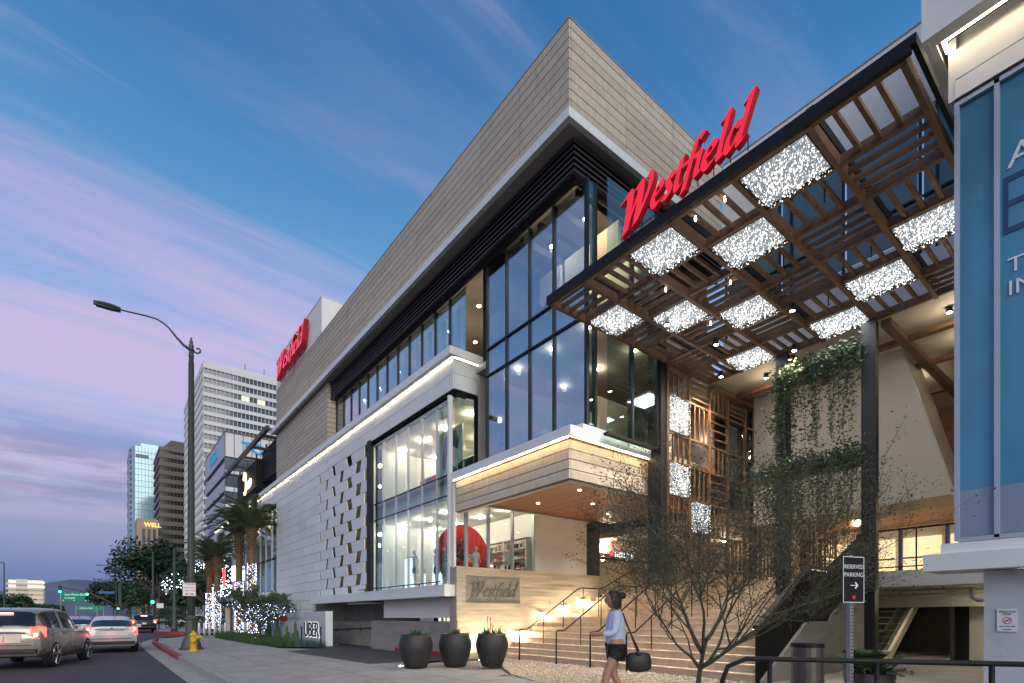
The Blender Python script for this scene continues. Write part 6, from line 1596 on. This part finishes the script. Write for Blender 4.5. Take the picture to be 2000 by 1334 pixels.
car('suv', 'champagne SUV pulling in at the bottom left, nearest vehicle', SUVS, 'paint_champagne', (-1.62, 21.75, 0), R(-14), (-1.38, 1.42), .37, .25, style='suv')
car('hatchback', 'white hatchback with brake lights ahead of the champagne SUV', HAT, 'paint_white', (.40, 28.6, 0), R(-1), (-1.32, 1.38), .315, .20, style='hat')
car('hatchback', 'silver-white hatchback half hidden behind the nearer white one', HAT, 'paint_silver', (-.95, 36.8, 0), R(0), (-1.32, 1.38), .315, .20, style='hat')
QUE = [(-2.7, 47, 'paint_dark', 'dark red-lit sedan just left of the two hatchbacks', SED, 'sed'), (-3.4, 57, 'paint_red', 'red sedan in the middle lane of the queue', SED, 'sed'), (3.15, 60.5, 'paint_dark', 'dark SUV in the kerb lane beyond the hatchbacks', SUVS, 'suv'),
       (2.1, 73, 'paint_blue', 'dark blue sedan second beyond the hatchbacks in the kerb lane', SED, 'sed'), (1.3, 80, 'paint_dark', 'black SUV in the kerb-side queue near the signal', SUVS, 'suv'), (-3.7, 74, 'paint_silver', 'silver sedan mid-queue in the middle lane', SED, 'sed'),
       (-7.2, 66, 'paint_dark', 'dark sedan in the outer lane of the queue', SED, 'sed'), (-7.2, 84, 'paint_silver', 'pale SUV in the outer lane near the signal', SUVS, 'suv'), (-3.7, 92, 'paint_red', 'far red hatchback under the signal arm', HAT, 'hat'),
       (.9, 104, 'paint_white', 'far white hatchback beyond the signal corner', HAT, 'hat'), (-7.0, 112, 'paint_dark', 'far dark sedan below the green overhead sign', SED, 'sed'), (-3.5, 120, 'paint_dark', 'furthest dark SUV below the green overhead sign', SUVS, 'suv')]
for x, y, pm, lab, st, sty in QUE: car({'sed': 'sedan', 'suv': 'suv', 'hat': 'hatchback'}[sty], lab, st, pm, (x, y, 0), R(rnd.uniform(-2, 2)), (-1.35, 1.4), .33, .21, detail=False, style=sty)
for k, (x, y, pm, lab) in enumerate(((9.5, 78, 'paint_white', 'white sedan parked side-on under the trees by the big lamp'), (7.6, 96, 'paint_dark', 'dark sedan parked under the broad ficus'), (12.8, 84, 'paint_blue', 'dark sedan parked behind the white side-on one'))):
    car('sedan', lab, SED, pm, (x, y, .25), R(85), (-1.35, 1.4), .33, .21, detail=False, group='cars parked under the trees', style='sed', brake=False)
# ------------------------------------------------------------------ people and mannequins
def skin(name, pts, edges, m, parent, sub=2, rootv=0, local=True):
    me = bpy.data.meshes.new(name); me.from_pydata([p[0] for p in pts], edges, []); me.update()
    o = bpy.data.objects.new(name, me); COL.objects.link(o)
    o.modifiers.new('skin', 'SKIN')
    for i, p in enumerate(pts):
        sv_ = me.skin_vertices[0].data[i]; r = p[1]; sv_.radius = r if isinstance(r, tuple) else (r, r); sv_.use_root = (i == rootv)
    sd = o.modifiers.new('sub', 'SUBSURF'); sd.levels = sub; sd.render_levels = sub
    dg = bpy.context.evaluated_depsgraph_get(); dg.update()
    nm = bpy.data.meshes.new_from_object(o.evaluated_get(dg)); bpy.data.objects.remove(o); bpy.data.meshes.remove(me)
    nm.name = name; nm.materials.clear(); nm.materials.append(MATS[m])
    for p in nm.polygons: p.use_smooth = True
    q = bpy.data.objects.new(name, nm); COL.objects.link(q); q.parent = parent
    return q
mat('skin_tan', (.36, .20, .13), .55, n=(20, .08)); mat('hair_dark', (.02, .015, .013), .5, n=(30, .4)); mat('top_blue', (.52, .60, .78), .8, n=(9, .08), bump=.2, bscale=30); mat('shorts_black', (.015, .015, .017), .8); mat('bag_black', (.02, .018, .018), .5); mat('mannequin', (.62, .54, .44), .4, n=(2, .04)); mat('cloth_white', (.7, .68, .64), .8, n=(8, .08)); mat('cloth_dark', (.03, .03, .035), .8); mat('cloth_red', (.42, .03, .04), .8); mat('cloth_tan', (.34, .26, .18), .8)
def head(parent, c, s, m, mh, face, hair=True):
    """head with brow, nose, chin and ears; face is the direction it looks (unit xy)"""
    f = Vector((face[0], face[1], 0)).normalized(); sd = Vector((-f.y, f.x, 0)); C_ = Vector(c); me = MB(); N, K = 14, 10
    for i in range(K+1):
        v = i/K; ph = math.pi*v; z = math.cos(ph)*.125
        for j in range(N):
            a = 2*math.pi*j/N; r = math.sin(ph)**.85*.082; fr = math.cos(a)*r*1.18; si = math.sin(a)*r*.95
            if fr > 0 and z < -.02: fr *= .92
            if fr > 0 and abs(math.sin(a)) < .3 and -.045 < z < .01: fr += .022
            if z < -.06: si *= .8
            p = C_ + (f*fr + sd*si + Vector((0, 0, z)))*s; me.v.append(tuple(p))
    for i in range(K):
        for j in range(N): me.f.append((i*N+j, (i+1)*N+j, (i+1)*N+(j+1) % N, i*N+(j+1) % N))
    for sg in (-1, 1): me.octa(tuple(C_ + (sd*sg*.082 + Vector((0, 0, -.005)))*s), .02*s, 1.6)
    h = me.build('head', m, parent, smooth=True, local=True)
    if hair:
        hm_ = MB()
        for i in range(K+1):
            v = i/K; ph = math.pi*v*.72
            for j in range(N):
                a = 2*math.pi*j/N; r = math.sin(ph)**.8*.095 if ph < 1.7 else .09; fr = math.cos(a)*r*1.12; cut = math.cos(a) > .35 and ph > .9
                z = math.cos(ph)*.138
                if cut: z = max(z, .07); fr = min(fr, .075)
                if fr < 0 and ph > 1.2: z -= .05
                hm_.v.append(tuple(C_ + (f*(fr - .014) + sd*math.sin(a)*r + Vector((0, 0, z + .006)))*s))
        for i in range(K):
            for j in range(N): hm_.f.append((i*N+j, (i+1)*N+j, (i+1)*N+(j+1) % N, i*N+(j+1) % N))
        hm_.build('hair', mh, parent, smooth=True, local=True)
    return h
def hand(parent, wrist, d, palm_n, m, s=1.0, curl=.5):
    d = Vector(d).normalized(); n_ = Vector(palm_n).normalized(); sd = d.cross(n_).normalized(); W_ = Vector(wrist); me = MB()
    me.tube([tuple(W_ - d*.02), tuple(W_ + d*.04*s), tuple(W_ + d*.085*s)], [.024*s, .034*s, .032*s], 8)
    for k, (o, L) in enumerate(((-.026, .062), (-.009, .075), (.009, .070), (.026, .055))):
        p = W_ + d*.08*s + sd*o*s; q = p + d*L*.45*s - n_*.012*curl*s; r = q + (d*(1-curl*.8) - n_*curl)*L*.5*s
        me.tube([tuple(p), tuple(q), tuple(r)], [.0095*s, .009*s, .007*s], 6)
    p = W_ + d*.025*s - sd*.028*s; me.tube([tuple(p), tuple(p + (d*.6 - sd*.8)*.035*s), tuple(p + (d - sd*.5 - n_*.3)*.06*s)], [.012*s, .0105*s, .008*s], 6)
    return me.build('hand', m, parent, smooth=True, local=True)
# walking person: built facing local +X, then turned
PW = thing('person', 'person in pale blue top and black shorts walking past the steps', 'person', (0, 0, 0))
J = {'pel': (0, 0, .93), 'wa': (.01, 0, 1.06), 'ch': (.015, 0, 1.28), 'ne': (.02, 0, 1.44), 'hd': (.035, 0, 1.50), 'shL': (.01, .17, 1.385), 'elL': (.06, .20, 1.12), 'wrL': (.28, .13, 1.10), 'shR': (.01, -.17, 1.385), 'elR': (-.06, -.22, 1.13), 'wrR': (.02, -.22, .90),
     'hiL': (0, .085, .90), 'knL': (.16, .09, .52), 'anL': (.20, .09, .10), 'toL': (.36, .10, .05), 'hiR': (0, -.085, .90), 'knR': (.02, -.09, .50), 'anR': (-.22, -.09, .16), 'toR': (-.12, -.10, .03)}
pts = [(J['pel'], (.115, .15)), (J['wa'], (.10, .125)), (J['ch'], (.11, .15)), (J['ne'], .05), (J['hd'], .05), (J['shL'], .055), (J['elL'], .042), (J['wrL'], .027), (J['shR'], .055), (J['elR'], .042), (J['wrR'], .027), (J['hiL'], .088), (J['knL'], .058), (J['anL'], .037), (J['toL'], .03), (J['hiR'], .088), (J['knR'], .058), (J['anR'], .037), (J['toR'], .03)]
ED = [(0, 1), (1, 2), (2, 3), (3, 4), (2, 5), (5, 6), (6, 7), (2, 8), (8, 9), (9, 10), (0, 11), (11, 12), (12, 13), (13, 14), (0, 15), (15, 16), (16, 17), (17, 18)]
skin('body', pts, ED, 'skin_tan', PW)
skin('top', [(J['pel'], (.135, .165)), (J['wa'], (.125, .15)), (J['ch'], (.13, .165)), ((.02, 0, 1.40), (.08, .10)), (J['shL'], .07), (J['elL'], .056), ((.22, .155, 1.10), .040), (J['shR'], .07), (J['elR'], .056), ((.0, -.22, .97), .040)], [(0, 1), (1, 2), (2, 3), (2, 4), (4, 5), (5, 6), (2, 7), (7, 8), (8, 9)], 'top_blue', PW)
skin('shorts', [((0, 0, .93), (.125, .16)), ((.01, .088, .86), .105), ((.075, .09, .70), .092), ((0, -.088, .86), .105), ((.012, -.09, .69), .092)], [(0, 1), (1, 2), (0, 3), (3, 4)], 'shorts_black', PW)
head(PW, (.05, 0, 1.585), 1.0, 'skin_tan', 'hair_dark', (1, 0)); MB().lathe([(.0, .05), (.05, .035), (.06, 0), (.045, -.04), (.0, -.05)], (-.085, 0, 1.64), 10).build('hair_bun', 'hair_dark', PW, smooth=True, local=True)
hand(PW, J['wrL'], (1, -.25, .05), (0, 0, 1), 'skin_tan'); hand(PW, J['wrR'], (.2, 0, -1), (0, 1, 0), 'skin_tan')
for an, to in (('anL', 'toL'), ('anR', 'toR')): MB().tube([tuple(Vector(J[an]) + Vector((-.05, 0, -.05))), tuple(Vector(J[an]).lerp(Vector(J[to]), .5) + Vector((0, 0, -.015))), tuple(Vector(J[to]) + Vector((.05, 0, -.008)))], [.042, .046, .034], 8).build('shoe', 'shorts_black', PW, smooth=True, local=True)
PW.location = (5.56, 4.76, .15); PW.rotation_euler = (0, 0, math.atan2(.618, -.786)); PW.scale = (.97, .97, .97)
BG = thing('shoulder_bag', 'black shoulder bag at the hip of the walking person', 'bag', (8.12, 6.42, .74))
m = MB().lathe([(.0, 0), (.11, .01), (.17, .05), (.175, .16), (.15, .25), (.11, .27)], (0, 0, 0), 16); m.v = [(8.14 + .786*a*1.0 + .618*b*.42, 6.46 - .618*a + .786*b*.42, .70 + c) for a, b, c in m.v]; m.build('pouch', 'bag_black', BG, smooth=True); MB().box(8.06, 8.22, 6.40, 6.47, .93, .975).build('flap', 'bag_black', BG, bevel=.015)
MB().tube([(8.04, 6.40, .98), (8.02, 6.50, 1.22), (8.0, 6.62, 1.50), (8.06, 6.66, 1.46), (8.22, 6.52, .98)], .012, 6).build('strap', 'bag_black', BG, smooth=True)
BG.location = Vector(BG.location) + Vector((-2.42, -1.96, 0))
# figure in red beyond the low wall
PR = thing('person', 'person in red top seen behind the low sign wall', 'person', (0, 0, 0))
skin('body', pts, ED, 'skin_tan', PR, sub=1)
skin('top', [(J['pel'], (.14, .17)), (J['wa'], (.13, .155)), (J['ch'], (.135, .17)), ((.02, 0, 1.40), (.08, .10)), (J['shL'], .075), (J['elL'], .06), (J['shR'], .075), (J['elR'], .06)], [(0, 1), (1, 2), (2, 3), (2, 4), (4, 5), (2, 6), (6, 7)], 'cloth_red', PR, sub=1)
head(PR, (.05, 0, 1.585), 1.0, 'skin_tan', mat('hair_red', (.12, .03, .02), .6), (1, 0)); PR.location = (8.12, 31.3, .12); PR.rotation_euler = (0, 0, R(-100))
# mannequins: one form, several outfits
def mannequin(loc, rz, s, label, top, low, armup=False):
    t = thing('mannequin', label, 'mannequin', (0, 0, 0), 'mannequins in the corner store')
    K_ = dict(J); K_.update(anR=(-.03, -.10, .10), toR=(.08, -.11, .05), knR=(0, -.10, .5), knL=(.03, .09, .5), anL=(.02, .10, .10), toL=(.14, .11, .05), wrL=(.10, .26, .93) if not armup else (.22, .16, 1.16), elL=(.0, .27, 1.14))
    order = ['pel', 'wa', 'ch', 'ne', 'hd', 'shL', 'elL', 'wrL', 'shR', 'elR', 'wrR', 'hiL', 'knL', 'anL', 'toL', 'hiR', 'knR', 'anR', 'toR']
    skin('body', [(K_[k], p[1]) for k, p in zip(order, pts)], ED, 'mannequin', t, sub=1)
    if top: skin('top', [(K_['pel'], (.135, .165)), (K_['wa'], (.12, .15)), (K_['ch'], (.13, .165)), ((.02, 0, 1.40), (.07, .09)), (K_['shL'], .07), (K_['elL'], .055), (K_['shR'], .07), (K_['elR'], .055)], [(0, 1), (1, 2), (2, 3), (2, 4), (4, 5), (2, 6), (6, 7)], top, t, sub=1)
    if low: skin('skirt', [((0, 0, .95), (.13, .16)), ((.01, 0, .72), (.15, .18)), ((.01, 0, .52), (.16, .19))], [(0, 1), (1, 2)], low, t, sub=1)
    head(t, (.05, 0, 1.585), 1.0, 'mannequin', 'mannequin', (1, 0), hair=False)
    t.location = loc; t.rotation_euler = (0, 0, rz); t.scale = (s, s, s); return t
mannequin((9.35, 14.55, 2.62), R(-110), .68, 'mannequin in dark jacket before the red disc, leftmost above the wall', 'cloth_dark', 'cloth_white'); mannequin((9.75, 14.35, 2.62), R(-80), .68, 'mannequin in white dress at the right of the red disc', 'cloth_white', 'cloth_white'); mannequin((10.35, 14.3, 2.62), R(-95), .68, 'mannequin in pale blouse in the middle pane above the wall', 'cloth_tan', 'cloth_white', True); mannequin((11.05, 14.25, 2.62), R(-70), .68, 'mannequin in dark skirt in the right-hand pane above the wall', 'cloth_white', 'cloth_dark')
mannequin((8.98, 14.6, 2.5), R(-170), .74, 'mannequin in pale top in the street window, nearest the corner', 'cloth_dark', 'cloth_white'); mannequin((9.0, 15.05, 2.5), R(-160), .74, 'mannequin in tan outfit in the street window, second from corner', 'cloth_tan', 'cloth_tan', True); mannequin((8.98, 15.55, 2.5), R(-185), .74, 'mannequin in cream dress in the street window, third from corner', 'cloth_white', 'cloth_dark'); mannequin((9.05, 17.2, 2.62), R(-175), .74, 'lone mannequin in pale blouse between the striped letters', 'cloth_white', 'cloth_dark')
# ------------------------------------------------------------------ shop displays
RD = thing('red_disc_display', 'big red disc with white lettering panel behind the mannequins', 'display', (9.1, 15.1, 2.5))
mat('display_red', (.55, .012, .012), .5, n=(2, .08))
MB().tube([(9.75, 15.10, 3.55), (9.75, 15.14, 3.55)], 1.06, 40).build('disc', 'display_red', RD)
for k in range(9):
    for j in range(3): 
        for q in range(5): MB().box(9.95 + j*.16 + q*.026, 9.966 + j*.16 + q*.026 + .006*((k*3+q) % 2), 15.07, 15.09, 2.66 + k*.11, 2.66 + k*.11 + (.07 if (k*7+j*3+q) % 4 else .035)).build('white_print', 'cloth_white', RD)
LO = thing('lotus_display', 'red paper lotus hanging in the street window near the corner', 'display', (9.2, 14.35, 3.2))
mat('lotus_pink', (.50, .10, .20), .6, n=(3, .2)); 
for k in range(7):
    a = R(-60 + k*20); MB().add([(9.3, 14.7, 3.15), (9.26, 14.7 + .42*math.sin(a) - .12, 3.45 + .25*math.cos(a)), (9.25, 14.7 + .62*math.sin(a), 3.5 + .62*math.cos(a)), (9.26, 14.7 + .42*math.sin(a) + .12, 3.45 + .25*math.cos(a)), (9.33, 14.7 + .3*math.sin(a), 3.4 + .2*math.cos(a))], [(0, 1, 4), (1, 2, 4), (2, 3, 4), (3, 0, 4)]).build('petal', 'lotus_pink' if k % 2 else 'display_red', LO)
MB().lathe([(.0, 0), (.30, .1), (.38, .3), (.25, .5)], (9.5, 14.7, 2.85), 14).build('heart', 'display_red', LO, smooth=True)
emis('stripe_white', (.86, 1.0, .97), 1.5)
for k, (y0, y1, sk, lab) in enumerate(((18.15, 18.9, 0., 'glowing striped white letter panel at the left of the street window'), (15.95, 16.75, .35, 'taller glowing striped white letter panel in mid window'), (17.25, 17.65, .25, 'small slanted glowing striped panel beside the lone mannequin'), (15.6, 15.85, .2, 'narrow slanted striped panel right of the tall striped letter'))):
    t = thing('striped_letter', lab, 'display', (9.5, y0, 2.46), 'striped letters in the street window'); H_ = (1.35, 1.65, .75, .7)[k]
    n = int(H_/.085)
    for i in range(n):
        z = 2.48 + i*.085; f = i/n
        a0, a1 = y0, y1 - sk*f*1.6 if k != 1 else y1 - .25*f
        if a1 - a0 > .05: MB().box(9.45, 9.50, a0, a1, z, z + .055).build('stripe', 'stripe_white', t)
    MB().box(9.51, 9.53, y0, y1 - sk*1.0, 2.46, 2.46 + H_).build('backing', 'interior_white', t)
PO = thing('portrait_poster', 'tall white poster with dark-haired figure in the upper street window', 'poster', (9.6, 15.4, 6))
box('sheet', 'cloth_white', PO, 9.60, 9.62, 14.9, 16.6, 6.0, 8.0)
mat('poster_ink', (.06, .07, .10), .7, n=(6, .5)); mat('poster_skin', (.62, .52, .46), .7)
hp = [(15.2, 7.2), (15.1, 7.55), (15.3, 7.85), (15.65, 7.95), (16.0, 7.8), (16.12, 7.4), (16.2, 6.8), (16.05, 6.5), (15.95, 6.9), (15.85, 7.3), (15.6, 7.45), (15.4, 7.3)]
MB().prism(hp, 0, 9.592, 9.599).build('hair_shape', 'poster_ink', PO); MB().prism([(15.25, 7.25), (15.4, 7.3), (15.6, 7.42), (15.84, 7.28), (15.8, 6.95), (15.55, 6.75), (15.3, 6.9)], 0, 9.594, 9.598).build('face_shape', 'poster_skin', PO); MB().prism([(14.95, 6.02), (16.0, 6.02), (15.9, 6.55), (15.6, 6.72), (15.3, 6.6)], 0, 9.593, 9.5975).build('collar_shape', 'poster_ink', PO)
for k, (x, y, z, c, lab) in enumerate(((9.6, 14.5, 5.98, 'cloth_dark', 'rack of dark clothes in the upper corner window'), (9.8, 17.5, 5.98, 'cloth_red', 'rack of red clothes in the upper street window'), (9.9, 9.6, 5.97, 'cloth_tan', 'rack of tan clothes in the glazed corner bay'), (9.8, 11.3, 5.97, 'top_blue', 'display of blue clothes in the glazed corner bay'), (10.2, 10.4, 5.97, 'cloth_white', 'table of white clothes in the glazed corner bay'))):
    t = thing('clothes_rack', lab, 'clothes rack', (x, y, z)); r2 = random.Random(90+k)
    MB().tube([(x, y-.5, z), (x, y-.5, z+.75), (x, y+.5, z+.75), (x, y+.5, z)], .015, 6).build('rail', 'steel', t)
    for q in range(9): yy_ = y - .42 + q*.1; MB().prism([(x-.15, z+.25+r2.uniform(-.08, .05)), (x+.15, z+.22), (x+.17, z+.62), (x, z+.74), (x-.17, z+.62)], 1, yy_, yy_+.05).build('garment', c if r2.random() < .7 else r2.choice(['cloth_white', 'cloth_dark', 'cloth_tan']), t)

# stock shelves on the back walls
def shelf_unit(x, y0, y1, z0, h, label, seed):
    r2 = random.Random(seed); t = thing('stock_shelf', label, 'shelf', (x, (y0+y1)/2, z0))
    n = int(h/.36)
    for i in range(n+1): box('shelf_board', 'interior_white', t, x-.30, x, y0, y1, z0 + i*.36, z0 + i*.36 + .025)
    for yv in (y0, (y0+y1)/2, y1-.03): box('upright', 'interior_white', t, x-.31, x-.005, yv, yv+.03, z0, z0 + n*.36)
    for i in range(n):
        y = y0 + .08
        while y < y1 - .2:
            w = r2.uniform(.08, .26)
            if r2.random() < .8: box('folded_stock', r2.choice(['cloth_white', 'cloth_dark', 'cloth_tan', 'cloth_red', 'top_blue', 'cloth_tan']), t, x-.26, x-.03, y, y+w, z0 + i*.36 + .026, z0 + i*.36 + r2.uniform(.10, .27))
            y += w + r2.uniform(.02, .12)
for k, (x, y0, y1, z0, h, lab) in enumerate(((12.1, 14.2, 16.8, 2.46, 1.8, 'stock shelves at the back of the lower street window, near the corner'), (12.1, 17.2, 19.8, 2.46, 1.8, 'stock shelves at the back of the lower street window, away from corner'), (12.1, 14.2, 16.8, 5.99, 1.5, 'stock shelves at the back of the upper street window, near the corner'), (12.1, 17.2, 19.8, 5.99, 1.5, 'stock shelves at the back of the upper street window, away from corner'), (13.6, 9.4, 12.8, 5.96, 1.8, 'stock shelves at the back of the glazed corner bay'))): shelf_unit(x, y0, y1, z0, h, lab, 200+k)
